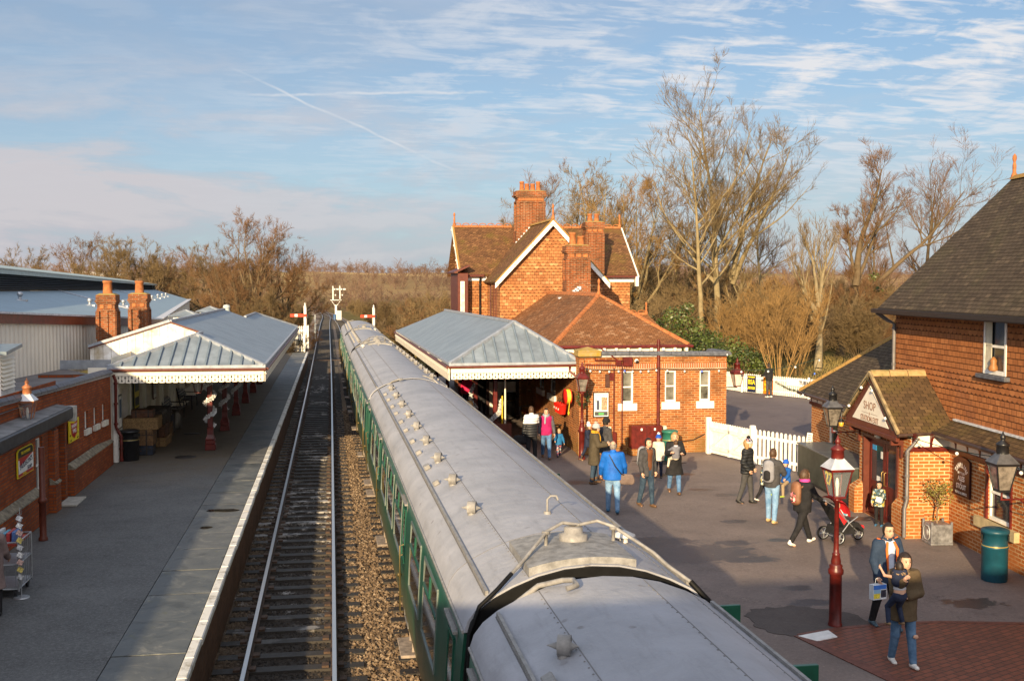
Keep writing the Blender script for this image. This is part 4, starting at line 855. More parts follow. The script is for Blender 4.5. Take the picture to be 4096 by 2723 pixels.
for k in range(7):
    f0,f1=k/7*.72,(k+.62)/7*.72; a0,a1=N2.lerp(mt_,f0+.06),N2.lerp(mt_,f1+.06); b0,b1=Ep.lerp(mb_,f0+.06),Ep.lerp(mb_,f1+.06); o_=Vector((.14,.02,0)); m.add([a0+o_,b0+o_,b1,a1],[(0,1,2,3)])
m.build('louvre',M('louvre_grey',(.12,.14,.17),.5,.2,var=.2),sh)
m=MB(); bk=Vector((-.25,0,0)); m.quad(N2+bk,Ep+bk,mb_+bk,mt_+bk); m.build('monitor_wall',M('louvre_dark',(.02,.024,.03),.8),sh)
m=MB(); m.prism([N2.lerp(mt_,.78)+Vector((.2,0,0)),Ep.lerp(mb_,.78)+Vector((.2,0,0)),mb_+Vector((.2,0,0)),mt_+Vector((.2,0,0))],(-.15,0,0)); m.prism([mt_+Vector((.25,0,0)),mb_+Vector((.25,0,0)),mb_+Vector((-3,0,.5)),mt_+Vector((-3,0,.5))],(0,0,.03)); m.prism([Ep,Ep+Vector((-4,.3,0)),mb_+Vector((-4,.3,0)),mb_],(0,.1,0)); m.build('monitor_roof',M('shed_pale_edge',(.38,.46,.45),.5,.1,var=.1),sh)
for a,b_ in(((-14.96,63.25,5.24),(-12.2,58.99,4.78)),((-12.2,58.99,4.78),(-9.9,55.4,4.4)),((-16.8,88,5.2),(-13.5,83,4.6))): m=MB(); m.bar(Vector(a)+z*.03,Vector(b_)+z*.03,.10,.03); m.build('roof_seam',LEADW,sh)
for k,(x,y,z_) in enumerate([(-11.97,44.55,4.99),(-10.89,51.59,4.65),(-10.65,58.25,4.49),(-12.83,80.96,4.51),(-13.56,88.31,4.53),(-14.16,94.5,4.53),(-14.74,100.46,4.54)]):
    m=MB(); m.lathe([(.22,-.02),(.2,.03),(.06,.05),(.06,.16),(.11,.18),(.11,.28),(.05,.33)],(x,y,z_),8); m.box(x-.4,x+.25,y-.15,y+.15,z_-.05,z_+.02); m.build('roof_vent',STEEL,sh)
m=MB(); m.slab([(-36,140,5.5),(-29,140,5.5),(-30.5,170,7.2),(-38,170,7.6)],.3); m.box(-37,-29.5,142,170,-1,5.4); tag(m.build('warehouse',M('pale_roof',(.74,.62,.45),.6),loc=(-33,150,-1)),'pale roofed building showing above the carriage shed ridge','building')
# ================================================================ STATION HOUSE ON THE RIGHT PLATFORM
st=thing('station_house','red brick and tile hung station house with tall chimneys','building',(10,45,0))
# -- flat roofed front block
m=MB(); H3=[(9.34-7.95,9.75-7.95,1.68,2.75),(10.83-7.95,11.22-7.95,1.70,2.75),(12.03-7.95,12.41-7.95,1.71,2.75)]
m.wall((7.95,34.6),(1,0),5.02,0,3.24,H3,.13)
m.wall((12.97,34.6),(0,1),2.2,0,3.24); m.wall((7.95,46),(0,-1),11.4,0,3.3,[(46-41.9,46-40.8,1.55,2.5),(46-39.7,46-38.6,1.55,2.6),(46-44.4,46-43.6,1.2,2.4)],.13)
m.build('wall',BR_S,st)
WST=M('white_sill',(.76,.73,.67),.6,var=.1,scale=9)
for a,b_,c,d in H3: window(st,(7.95+a,34.6,c),(1,0),b_-a,d-c,.13,True,sill=(.12,.24,.06,WST),glass=M('window_net',(.17,.165,.14),.12,var=.55,scale=1.6,spec=.8))
for y,w_ in((41.9,1.1),(39.7,1.1)): window(st,(7.95,y,1.55),(0,-1),w_,.95,.13,True,sill=(.15,.22,.09,WST))
m=MB()   # soldier-course band and lower offset course
m.box(7.94,12.98,34.575,34.6,2.79,2.99); m.build('lintel_band',brickmat('brick_soldier',(.40,.135,.05),(.30,.09,.04),(.55,.45,.33),(.14,.08,.05),.4,bw=.078,rh=.235),st)
m=MB(); m.bbox(7.90,8.06,34.50,35.0,0,3.2,.01); m.bbox(7.86,7.97,34.45,34.6,0,.9,.01); m.build('buttress',BR_S,st)
for a,b_ in((( 8.62,34.58,3.30),(12.9,34.58,3.24)),((12.98,34.62,3.24),(12.98,36.2,3.24))): cope(st,a,b_,.34)
m=MB(); m.bbox(7.93,12.99,34.53,34.62,3.22,3.29,.01); m.build('lead_flashing',LEADW,st)
m=MB(); m.bbox(7.84,8.62,34.4,35.1,3.24,3.40,.03); m.prism([(7.84,34.4,3.4),(8.62,34.4,3.4),(8.62,35.1,3.4),(7.84,35.1,3.4)],(0,0,.04)); m.add([(7.84,34.4,3.44),(8.62,34.4,3.44),(8.62,35.1,3.44),(7.84,35.1,3.44),(8.23,34.75,3.56)],[(0,1,4),(1,2,4),(2,3,4),(3,0,4)]); m.build('pier_cap',[LICH],st)
m=MB(); m.quad((7.95,34.7,3.2),(12.9,34.7,3.2),(12.9,36.5,3.2),(7.95,36.5,3.2)); m.build('roof',FELT,st)
# -- hipped block behind
m=MB(); m.wall((8.0,36.5),(1,0),4.0,0,3.5); m.wall((12.0,36.5),(0,1),10,0,3.5); m.build('wall',BR_S,st)
ap=(9.78,39.5,5.24); e0,e1,ey,ez_=7.35,12.22,36.25,3.52; rb=49.0
m=MB(); th=.06
m.slab([(e0,ey,ez_),(e1,ey,ez_),ap],th); m.slab([(e0,ey,ez_),ap,(9.78,rb,5.24),(e0,rb,ez_)],th); m.slab([(e1,ey,ez_),(e1,rb,ez_),(9.78,rb,5.24),ap],th); m.build('hip_roof',TL_K,st)
ridge_tiles(st,ap,(e0,ey,ez_+.02),r=.13,name='hip_tile'); ridge_tiles(st,ap,(e1,ey,ez_+.02),r=.13,name='hip_tile'); ridge_tiles(st,(9.78,39.6,5.26),(9.78,rb,5.26),r=.13); finial(st,(9.78,39.5,5.28),.55)
m=MB(); m.tube([(e0-.1,ey-.05,ez_-.06),(e1+.12,ey-.05,ez_-.06)],.055,8); m.build('gutter',MAROON,st)
m=MB(); m.box(e0+.3,e1-.25,36.35,36.48,3.2,ez_-.05); m.build('eaves_board',CREAM,st)
m=MB()
for k in range(9): x=8.75+k*.42; m.bbox(x-.05,x+.05,36.18,36.36,3.18,ez_-.08,.01)
build_each(m,'bracket',CREAM,st)
# -- two storey house
Y0,Y1,YR=53.1,59.1,56.1; xl,xr=6.5,14.75; ze,zr=6.08,8.60
m=MB(); m.wall((xl,Y0),(1,0),xr-xl,0,3.4); m.build('wall',BR_S,st)
m=MB(); m.wall((xl,Y0),(1,0),xr-xl,3.4,ze+.05)
m.wall((xl,Y1),(0,-1),Y1-Y0,3.4,ze); m.quad((xl,Y0,ze),(xl,Y1,ze),(xl,YR,zr-.1)); m.wall((xr,Y0),(0,1),Y1-Y0,0,ze); m.quad((xr,Y0,ze),(xr,Y1,ze),(xr,YR,zr-.1)); m.wall((xl,Y1),(0,-1),Y1-Y0,0,3.4)
wx0,wx1,wy,wa=7.5,12.3,49.,9.9
m.wall((wx0,wy),(1,0),wx1-wx0,0,5.8); m.quad((wx0,wy,5.8),(wx1,wy,5.8),(wa,wy,8.42)); m.wall((wx0,Y0),(0,-1),Y0-wy,3.2,5.8,[(.55,1.35,4.0,5.65)],.1); m.wall((wx1,wy),(0,1),Y0-wy,0,5.8)
m.build('tile_hung_wall',TH_H,st)
window(st,(wx0,Y0-.55,4.0),(0,-1),.8,1.65,.1,True,frame=BROWN)
m=MB(); m.bbox(wx0-.04,wx0+.02,50.75,50.85,3.3,5.72,.01); m.bbox(wx0-.04,wx0+.02,50.05,50.15,3.3,5.72,.01); m.bbox(wx0-.04,wx0+.02,50.05,50.85,5.62,5.72,.005); m.build('window_surround',BROWN,st)
m=MB(); o_=.28; zf=ze-.0
m.slab([(xl-.35,Y0-.25,ze),(xr+.3,Y0-.25,ze),(xr+.3,YR,zr),(xl-.35,YR,zr)],.09); m.slab([(xl-.35,Y1+.25,ze),(xr+.3,Y1+.25,ze),(xr+.3,YR,zr),(xl-.35,YR,zr)],.09)
m.slab([(wx0-.22,wy-.3,5.72),(wx0-.22,Y0+.1,5.72),(wx0-.22+.25,Y0+.5,5.99),(wa,YR,8.56),(wa,wy-.3,8.56)],.09); m.slab([(wx1+.22,wy-.3,5.72),(wx1+.22,Y0+.1,5.72),(wa,YR,8.56),(wa,wy-.3,8.56)],.09); m.build('roof',TL_H,st)
ridge_tiles(st,(xl-.35,YR,zr+.03),(9.2,YR,zr+.03),mat=TERRA,crest=True); ridge_tiles(st,(10.6,YR,zr+.03),(xr+.3,YR,zr+.03),crest=True); ridge_tiles(st,(wa,wy-.3,8.59),(wa,YR,8.62),mat=TERRA_M,crest=False)
for p in((xl-.3,YR,zr+.12),(xr+.25,YR,zr+.12),(wa,wy-.3,8.68)): finial(st,p,.6)
def barge(a,b,n,d=.24,name='bargeboard'):
    a,b=Vector(a),Vector(b); m=MB(); z=Vector((0,0,1)); m.prism([a-z*d,b-z*d,b,a],Vector(n)*.06); f=m.build(name,WHITE,st); m=MB()
    for t in(.06,.32,.36,.62,.66,.94): p=a.lerp(b,t); m.prism([p-z*d,p+(b-a)*.006-z*d,p+(b-a)*.006,p],Vector(n)*.07)
    for t in(.03,.34,.64,.97): p=a.lerp(b,t)-z*d*.5; m.sphere(p+Vector(n)*.055,.07,8,5,sq=(1,.25,1))
    build_each(m,'barge_joint',M('barge_grey',(.55,.50,.42),.7),f); return f
barge((wx0-.27,wy-.31,5.66),(wa,wy-.31,8.52),(0,-1,0)); barge((wa,wy-.31,8.52),(wx1+.27,wy-.31,5.66),(0,-1,0))
barge((xl-.38,Y0-.3,6.05),(xl-.38,YR,zr),(-1,0,0)); barge((xr+.33,YR,zr),(xr+.33,Y0-.3,6.05),(1,0,0))
m=MB()   # verge undercloak, mossy
m.bar((wx0-.25,wy-.33,5.72),(wa,wy-.33,8.58),.10,.05); m.bar((wa,wy-.33,8.58),(wx1+.25,wy-.33,5.72),.10,.05); m.build('verge',TERRA_M,st); m=MB(); m.bar((xl-.37,Y0-.25,6.1),(xl-.37,YR,zr+.02),.1,.05); m.build('verge',TERRA_M,st)
m=MB(); m.tube([(xl-.2,Y0-.32,6.02),(wx0-.2,Y0-.32,6.02)],.06,8); m.tube([(wx1+.2,Y0-.32,5.98),(xr+.3,Y0-.32,5.98)],.06,8); build_each(m,'gutter',BROWN,st)
m=MB(); m.box(xl-.2,wx0-.05,Y0-.06,Y0-.02,5.78,5.98); m.box(wx1+.05,xr+.2,Y0-.06,Y0-.02,5.72,5.94); m.bbox(xr+.2,xr+.36,Y0-.4,Y0-.15,5.5,6.0,.02); m.bbox(xl-.42,xl-.28,Y0-.4,Y0-.15,5.6,6.05,.02); build_each(m,'eaves_board',WHITE,st)
pipe(st,[(7.12,Y0-.3,6.0),(7.12,Y0-.09,5.75),(7.12,Y0-.09,3.3)],.05,BLACK)
m=MB(); m.bbox(5.95,6.46,52.4,55.6,3.2,6.15,.02); m.slab([(5.75,52.2,6.2),(5.75,55.8,6.2),(6.5,55.8,6.55),(6.5,52.2,6.55)],.08); m.build('bay',BROWN,st)
m=MB(); m.bbox(6.08,6.28,52.36,52.42,3.7,5.75,.01); f=m.build('window',WHITE,st); m=MB(); m.box(6.11,6.25,52.352,52.362,4.85,5.68); m.box(6.11,6.25,52.352,52.362,3.8,4.78); m.build('pane',M('pane_bright',(.5,.5,.48),.15,var=.2),f)
R1_=[(-.42,-.12,.12,.44),(-.14,0,.13,.34),(.16,.0,.13,.34),(.42,-.12,.12,.44)]
chimney(st,9.88,54.6,7.0,10.36,1.52,.9,R1_,base=.36,panels=4); chimney(st,12.72,52.6,4.6,8.72,.95,.8,[(-.17,0,.13,.36),(.17,0,.13,.36)],base=.35); chimney(st,10.30,45.6,4.7,7.30,1.05,.85,[(-.2,-.1,.155,.52),(.18,0,.165,.36)],base=.38)
m=MB()
for k in range(7): m.bbox(9.08+k*.13,9.25+k*.13,54.08,54.14,7.55+k*.145,7.76+k*.145,.005)
for k in range(6): m.bbox(9.73+k*.1,9.9+k*.1,45.12,45.17,5.0+k*.075,5.14+k*.075,.005)
m.bbox(9.4,10.75,44.98,45.17,4.98,5.06,.01); m.build('stepped_flashing',LEADW,st)
# rear lower ridge to the right of the hipped block
m=MB(); m.slab([(12.0,48.8,3.4),(15.3,48.8,3.4),(14.7,50,4.22),(12,50,4.22)],.06); m.slab([(12.0,51.2,3.4),(15.3,51.2,3.4),(14.7,50,4.22),(12,50,4.22)],.06); m.slab([(15.3,48.8,3.4),(15.3,51.2,3.4),(14.7,50,4.22)],.06); m.build('rear_roof',TL_K,st); ridge_tiles(st,(12,50,4.24),(14.7,50,4.24),crest=True); finial(st,(14.7,50,4.28),.5)
m=MB(); m.wall((12,49),(1,0),3.2,0,3.4); m.wall((15.2,49),(0,1),2,0,3.4); m.build('wall',BR_S,st)
# pipes and boxes on the front wall
pipe(st,[(10.58,34.52,3.78),(10.58,34.52,.9)],.055)
pipe(st,[(9.36,34.56,3.0),(9.36,34.56,.15)],.022,MAROON,'conduit',6,False); pipe(st,[(9.08,34.56,2.86),(9.08,34.56,.35)],.022,MAROON,'conduit',6,False)
m=MB(); m.tube([(8.0,34.52,3.30),(8.42,34.52,3.28),(8.42,34.52,3.12),(9.4,34.52,3.1)],.022,6); m.tube([(8.1,34.53,2.97),(9.25,34.53,2.95)],.022,6); m.tube([(8.62,34.5,3.5),(8.9,34.5,3.33),(9.2,34.5,3.10)],.022,6); m.build('conduit',MAROON,st)
for q_ in((9.37,9.67,34.44,34.6,2.92,3.21),(9.13,9.3,34.46,34.6,2.93,3.1),(8.92,9.08,34.5,34.6,2.45,2.70),(9.04,9.16,34.48,34.6,.25,.75)): m=MB(); m.bbox(*q_,.007); m.build('junction_box',MAROON,st)
m=MB(); m.bbox(8.79,8.93,34.54,34.6,2.22,2.66,.006); m.build('plaque',M('plaque_brown',(.07,.025,.015),.6,var=.3),st)
m=MB(); m.lathe([(.07,0),(.07,.06)],(9.82,34.5,3.05),10); m.sphere((9.82,34.48,3.09),.07,10,7); f=m.build('security_camera',WHITE,st); m=MB(); m.sphere((9.82,34.44,3.07),.05,10,6); m.build('lens',BLACK,f)
m=MB(); m.bbox(8.78,8.98,34.48,34.6,.66,.92,.01); f=m.build('meter_box',CREAM,st); m=MB(); m.box(8.82,8.94,34.474,34.482,.80,.87); m.build('display',M('meter_lcd',(.12,.16,.12),.4),f)
m=MB(); m.bbox(10.75,10.86,34.45,34.6,.62,.92,.01); m.build('socket_box',M('box_cream',(.62,.58,.48),.5),st)
m=MB(); m.tube([(8.83,34.50,.66),(8.83,34.46,.4),(8.86,34.5,.15)],.012,5); m.tube([(8.92,34.50,.66),(8.94,34.46,.4),(8.93,34.5,.15)],.012,5); m.tube([(10.95,34.54,.45),(11.3,34.52,.38),(11.8,34.52,.43),(12.2,34.52,.62)],.014,5); build_each(m,'cable',BLACK,st)
# framed travel poster
r_=thing('framed_poster','black framed railway poster on the sunlit brick wall','poster',(8.65,34.58,1.25)); m=MB(); m.bbox(8.38,8.92,34.55,34.59,1.24,2.07,.008); m.build('frame',BLACK,r_)
m=MB(); m.box(8.41,8.89,34.546,34.551,1.27,2.04); m.build('paper',WHE,r_)
for nm,a,b_,c,d,mt_ in [('photo',8.44,8.86,1.47,1.94,M('poster_sky',(.66,.68,.72),.5,var=.25,scale=7)),('carriage_picture',8.66,8.85,1.48,1.9,M('poster_train',(.42,.27,.17),.5,var=.6,scale=22)),('figures',8.50,8.58,1.49,1.80,M('poster_fig',(.04,.05,.08),.6)),('caption_band',8.43,8.87,1.30,1.43,M('poster_cap',(.05,.06,.06),.6)),('emblem',8.56,8.74,1.32,1.39,M('poster_green',(.10,.38,.12),.6))]: m=MB(); m.box(a,b_,34.542 if nm in('carriage_picture','figures','emblem') else 34.544,34.5461,c,d); m.build(nm,mt_,r_)
text('Making tracks together',.036,BLKE,r_,frame_mat((8.65,34.544,1.985),(1,0,0),(0,-1,0)),thick=.0008); text('RAILWAY SERVICES',.042,WHE,r_,frame_mat((8.65,34.5415,1.45),(1,0,0),(0,-1,0)),thick=.0008)
# red cabinet
r_=thing('electrical_cabinet','dark red metal cabinet on a brick base against the station wall','cabinet',(10.1,34.3,0)); m=MB(); m.bbox(9.58,10.62,34.18,34.55,.22,.98,.012); m.build('case',MAROON,r_); m=MB(); m.bbox(9.55,10.64,34.16,34.56,.0,.22,.01); m.build('base',BR_S,r_)
m=MB(); m.box(10.095,10.105,34.176,34.182,.24,.96); f=m.build('door_gap',DARK,r_)
m=MB()
for x in(9.92,10.37): m.bbox(x-.03,x+.03,34.165,34.182,.82,.90,.004)
m.build('warning_label',WHE,r_)
bin_(10.55,33.15,.24,.98,M('bin_green',(.02,.13,.095),.45,var=.12,scale=5),'round green litter bin in front of the dark red cabinet')
# string lights along the wall
BULB=M('bulb_white',(.75,.75,.75),.2,var=.05); BULBB=M('bulb_blue',(.1,.2,.75),.2)
def festoon(pts,sag,n,label,name='string_lights',off=0.):
    r_=thing(name,label,'string lights',pts[0]); m=MB(); P=[]
    for a,b_ in zip(pts[:-1],pts[1:]):
        a,b_=Vector(a),Vector(b_)
        for k in range(13): t=k/12; P.append(a.lerp(b_,t)-Vector((0,0,sag*4*t*(1-t))))
    m.tube(P,.009,5); m.build('cable',M('cable_green',(.01,.03,.02),.6),r_)
    for k in range(n):
        f=(k+.5)/n*(len(P)-1); i=int(f); p=P[i].lerp(P[min(i+1,len(P)-1)],f-i); m=MB(); m.sphere(p-Vector((0,0,.07)),.038,8,6); m.build('bulb',BULBB if k%7==4 else BULB,r_)
    return r_
festoon([(8.1,34.46,2.86),(9.4,34.46,2.83),(10.5,34.44,2.84),(12.95,34.46,2.80)],.03,13,'string of round festoon bulbs along the station front wall')
festoon([(12.95,34.4,2.8),(15.6,33.2,3.2),(13.6,30.2,2.3)],.18,7,'festoon bulbs crossing from the station corner to the shop wing')
# ---- right canopy
rc=thing('platform_canopy','grey sheet roofed canopy with cream valance beside the station house','canopy',(6,45,0))
cx0=lambda y: 3.74-(y-35.2)*.010; YF,YB=35.2,61.5; CA=(6.22,37.35,4.27); CB=(5.65,55.5,4.27); RX=8.05
m=MB(); m.quad((cx0(YF),YF,3.),CA,CB,(cx0(YB),YB,3.)); m.quad(CA,(RX,YF,3.),(RX,48.9,3.1),(7.9,YB,3.1),CB); m.build('roof',ZINC,rc)
m=MB(); m.quad((cx0(YF),YF,3.),(RX+.08,YF,3.),CA); m.build('hip_roof',ZINCF,rc)
ribs(rc,[(CA,(cx0(YF),YF,3.)),(CA,(RX+.08,YF,3.)),(CA,CB)],.13,.09,LEAD,'ridge_roll')
L_=[]; a0,a1=cx0(YF),RX+.08
for k in range(1,11):
    x=a0+(a1-a0)*k/11; 
    # ribs lean the way the sheets were laid: square to the eave in plan
    f=(x-a0)/(CA[0]-a0) if x<CA[0] else (a1-x)/(a1-CA[0]); L_.append(((x,YF+.02,3.01),(x,YF+(CA[1]-YF)*f-.03,3.+1.27*f)))
ribs(rc,L_,.055,.06)
m=MB(); m.box(a0-.04,a1+.03,YF-.03,YF+.06,2.94,3.035); m.prism([(a0-.03,YF,2.94),(a0+.06,YF,2.94),(cx0(YB)+.06,YB,2.94),(cx0(YB)-.03,YB,2.94)],(0,0,.09)); m.build('eaves_flashing',LEAD,rc)
m=MB(); m.tube([(a0-.05,YF-.07,2.90),(a1+.02,YF-.07,2.92)],.045,8); m.tube([(a0-.09,YF,2.9),(cx0(YB)-.09,YB,2.9)],.05,8); build_each(m,'gutter',BROWN,rc)
valance(rc,(a0+.02,YF),(a1-.05,YF),2.50,2.88,(0,-1),bw=.2); valance(rc,(cx0(YB)-.02,YB),(a0-.02,YF),2.46,2.88,(-1,0),plain=True)
m=MB(); m.quad((cx0(YB),YB,3.),CB,(7.9,YB,3.1)); m.build('hip_roof',ZINCF,rc)
m=MB(); m.box(cx0(YB),7.9,YB-.05,YB,2.4,2.98); m.build('end_boarding',CREAM,rc)
pipe(rc,[(7.72,YF-.08,2.9),(7.72,YF-.05,2.72),(7.98,YF-.35,2.5),(7.98,YF-.4,.2)],.04)
for k in range(6): m=MB(); m.box(3.8,7.9,YF+.25+k*4.6,YF+.35+k*4.6,2.75,2.88); m.build('roof_beam',CREAM,rc)
for k in range(5): column((5.58-.05*k,37.6+4.95*k,0),2.9,['maroon canopy post rising from the dark red planter','second maroon post under the right canopy, beside the tinsel loop','third maroon post under the right canopy','fourth maroon post under the right canopy','fifth maroon post under the right canopy'][k],group='posts of the right canopy',s=.9)
r_=thing('planter_box','dark red wooden planter box at the foot of the canopy post','planter',(5.6,37.1,0)); m=MB()
for a,b_,c,d in((5.0,6.0,36.6,36.66),(5.0,6.0,37.3,37.36),(5.0,5.06,36.66,37.3),(5.94,6.0,36.66,37.3)): m.bbox(a,b_,c,d,0,.83,.008)
m.build('boards',BROWN,r_); m=MB(); m.box(5.06,5.94,36.66,37.3,0,.7); m.build('soil',M('soil',(.03,.02,.014),.95,bmp=.5),r_)
m=MB(); m.tube([(5.74,37.0,.7),(5.74,37.0,1.75)],.028,8); m.build('yellow_stake',M('yellow_paint',(.65,.42,.02),.45),r_); m=MB(); m.tube([(5.84,36.98,.7),(5.84,36.98,2.9)],.03,8); m.build('cream_pipe',CREAM,r_)
tag(tinsel([(5.75,37.35,1.55),(5.72,37.3,1.3),(5.66,37.2,1.15),(5.5,37.1,1.02),(5.35,37.0,.92)],.085,700,31),'silver tinsel swag on the post above the dark red planter','tinsel'); tag(tinsel([(4.95,38.6,2.0),(4.85,38.6,1.75),(4.82,38.6,1.5),(4.9,38.6,1.3),(5.05,38.6,1.2)],.085,700,32),'hanging tinsel loop in the shade of the right canopy','tinsel')
r_=thing('timber_screen','cream and dark timber draught screen across the right platform','screen',(7.2,46,0)); m=MB(); m.box(6.5,7.8,46.0,46.08,0,2.9); m.build('panel',CREAM,r_); m=MB(); m.box(6.5,7.8,45.96,46.0,1.42,1.6); m.box(7.72,7.86,45.94,46.0,0,2.9); m.box(6.44,6.56,45.94,46.0,0,2.9); m.build('beam',M('dark_beam',(.05,.018,.014),.5),r_)
bin_(7.32,45.3,.30,1.05,BLACK,'tall black litter bin before the cream timber screen')
RB=M('bench_red',(.36,.05,.022),.5,var=.25,scale=9); bench(7.55,42.3,R(-90),2.9,RB,'long red slatted bench against the shaded station wall')
bench(7.5,38.2,R(-90),1.6,M('bench_black_wood',(.05,.028,.02),.6,var=.3),'dark platform bench just inside the right canopy')
# fire buckets and hose reel, lamp wreath
RED=M('fire_red',(.62,.02,.012),.35,var=.08)
for k in range(3):
    y=36.35+k*.36; r_=thing('fire_bucket',['nearest','middle','farthest'][k]+' of the three red fire buckets hung on the station wall','bucket',(7.7,y,1.2),group='red fire buckets')
    m=MB(); m.lathe([(.11,0),(.165,.33),(.175,.34),(.16,.33)],(7.73,y,1.15),14,caps=False); m.lathe([(.0001,.0),(.11,.0)],(7.73,y,1.15),14); m.build('pail',RED,r_); m=MB(); m.tube([(7.73,y-.165,1.48),(7.78,y-.12,1.6),(7.8,y,1.65),(7.78,y+.12,1.6),(7.73,y+.165,1.48)],.008,5); m.build('handle',BLACK,r_)
    text('FIRE',.10,WHE,r_,frame_mat((7.585,y,1.32),(0,-1,0),(-1,0,.12)),thick=.002)
r_=thing('hose_reel','red drum with yellow hose mounted on the brick pier','hose reel',(7.75,35.3,1.85)); m=MB(); m.T=Matrix.Translation((7.66,35.25,1.87))@Matrix.Rotation(R(24),4,'Z')@Matrix.Rotation(R(90),4,'Y')@Matrix.Rotation(R(18),4,'X')
m.lathe([(.05,-.10),(.26,-.09),(.26,-.075),(.05,-.07)],(0,0,0),22); m.lathe([(.05,.07),(.26,.075),(.26,.09),(.05,.10)],(0,0,0),22); m.build('drum',RED,r_); m=MB(); m.T=Matrix.Translation((7.66,35.25,1.87))@Matrix.Rotation(R(24),4,'Z')@Matrix.Rotation(R(90),4,'Y')@Matrix.Rotation(R(18),4,'X'); 
for k in range(5): m.lathe([(.23,-.06+k*.026),(.25,-.047+k*.026),(.23,-.034+k*.026)],(0,0,0),20,caps=False)
m.tube([(.1,-.26,0),(.35,-.2,0),(.55,-.1,.0),(.62,-.12,.02),(.5,-.16,.02)],.014,6); m.build('hose',M('hose_yellow',(.72,.55,.05),.5),r_)
def foliage(m,c,r,n,seed,leaf=.05,sq=(1,1,1),mi=0,shell=.35):
    q=random.Random(seed)
    for i in range(n):
        d=Vector((q.gauss(0,1),q.gauss(0,1),q.gauss(0,1))).normalized(); f=q.random()**shell
        p=Vector(c)+Vector((d.x*r*sq[0],d.y*r*sq[1],d.z*r*sq[2]))*f; a=Vector((q.gauss(0,1),q.gauss(0,1),q.gauss(0,.6))).normalized(); b=a.cross(d+Vector((.01,.02,.03))).normalized(); l=leaf*q.uniform(.6,1.4)
        m.add([p-a*l*.5,p+b*l*.28,p+a*l*.55,p-b*l*.28],[(0,1,2,3)],mi)
LEAF=M('leaf_dark',(.030,.055,.012),.45,var=.6,scale=9,tint=(.012,.026,.010),spec=.5)
r_=thing('christmas_wreath','green wreath with red ribbon hung behind the station lamp','wreath',(7.9,34.35,1.9)); m=MB()
for k in range(16): a=k/16*6.283; foliage(m,(7.98+.16*math.cos(a),34.38,1.95+.3*math.sin(a)),.1,40,60+k,.05)
m.build('greenery',LEAF,r_); m=MB(); m.bar((7.9,34.25,2.25),(8.0,34.25,2.0),.05,.02); m.build('ribbon',RED,r_)
# ================================================================ SHOP
SO=(13.45,22.2,0.); sp=thing('station_shop','brick and tile hung station shop with a gabled entrance porch','building',SO,R(-96.6))
MB.T0=ROOTM[sp.name].copy()      # from here: x runs along the front towards the camera, y into the building
FR=.0
m=MB(); hw=[(1.54,2.32,.75,1.93)]; m.wall((-9.2,0),(1,0),6.45,0,2.3,hw,.12); m.wall((0.2,0),(1,0),8.,0,2.02,[(1.79,2.75,.80,1.95)],.12)
m.wall((-9.2,6),(0,-1),6,0,2.3); m.wall((8.2,0),(0,1),6.1,0,2.42)
PX0,PX1,PY=-2.75,.26,-.9
m.wall((PX0,PY),(1,0),PX1-PX0,0,2.2,[(.33,2.33,0,1.9)],.18); m.wall((PX1,PY),(0,1),.9,0,2.2); m.wall((PX0,0),(0,-1),.9,0,2.2)
# buttresses with sloped caps
def butt(x0,x1,y0,y1,h):
    m.box(x0,x1,y0,y1,0,h); m.add([(x0,y0,h),(x1,y0,h),(x1,y1,h),(x0,y1,h),(x0+.06,y1-.02,h+.16),(x1-.06,y1-.02,h+.16)],[(0,1,5,4),(1,2,5),(3,0,4)])
butt(-2.80,-2.42,-1.14,-.9,.62); butt(-.42,.36,-1.02,-.9,.62); m.box(.26,.36,-.9,-.6,0,.62)
m.build('wall',BR_P,sp)
SILLM=M('sandstone_sill',(.46,.36,.20),.8,var=.15,scale=7,bmp=.2)
f1=window(sp,(-7.66,0,.75),(1,0),.78,1.18,.12,True,sill=(.12,.16,.08,SILLM)); f2=window(sp,(1.99,0,.80),(1,0),.96,1.15,.12,True,sill=(.35,.2,.12,SILLM))
m=MB(); m.bbox(1.93,2.0,-.03,.02,.78,1.98,.005); m.bbox(2.94,3.0,-.03,.02,.78,1.98,.005); m.bbox(1.93,3.0,-.03,.02,.74,.80,.005); m.build('window_surround',MAROON,sp)
# goods behind the shop window
m=MB(); m.box(2.0,2.95,.10,.5,1.0,1.02,0); q=random.Random(5)
for k in range(14): x=2.08+.06*k; z=1.02 if k%2 else .86; m.box(x,x+.05,.092,.098,z,z+q.uniform(.08,.2),1+k%4)
o=m.build('window_goods',[M('shelf',(.5,.48,.44),.6),M('goods_blue',(.04,.08,.3),.5),M('goods_yellow',(.6,.45,.05),.5),M('goods_teal',(.05,.25,.28),.5),M('goods_white',(.7,.68,.64),.5)],sp)
# frieze
m=MB(); m.box(-9.2,-2.75,-.04,.02,2.0,2.32); m.box(.28,8.2,-.04,.02,2.0,2.36); m.box(PX1-.0,PX1+.04,-.88,-.04,2.0,2.36); m.build('frieze',CREAM,sp)
m=MB(); m.bbox(-9.24,-2.75,-.07,.02,1.93,2.03,.006); m.bbox(.30,8.2,-.07,.02,1.93,2.03,.006); m.bbox(PX1-.02,PX1+.07,-.93,-.07,1.93,2.03,.006)
def bracket(x,y,dx,dy):
    P=[]
    for k in range(6): a=k/5*math.pi/2; P.append((.30*(1-math.cos(a)) ,2.03+.30*math.sin(a)))
    pts=[(0,2.03)]+P[1:]+[(0,2.33)]
    s_=.03; px,py=-dy*s_,dx*s_
    m.prism([(x+dx*d-px,y+dy*d-py,z) for d,z in pts],(2*px,2*py,0))
for k in range(13): bracket(-9.1+.53*k,-.04,0,-1)
for k in range(14): bracket(.62+.55*k,-.04,0,-1)
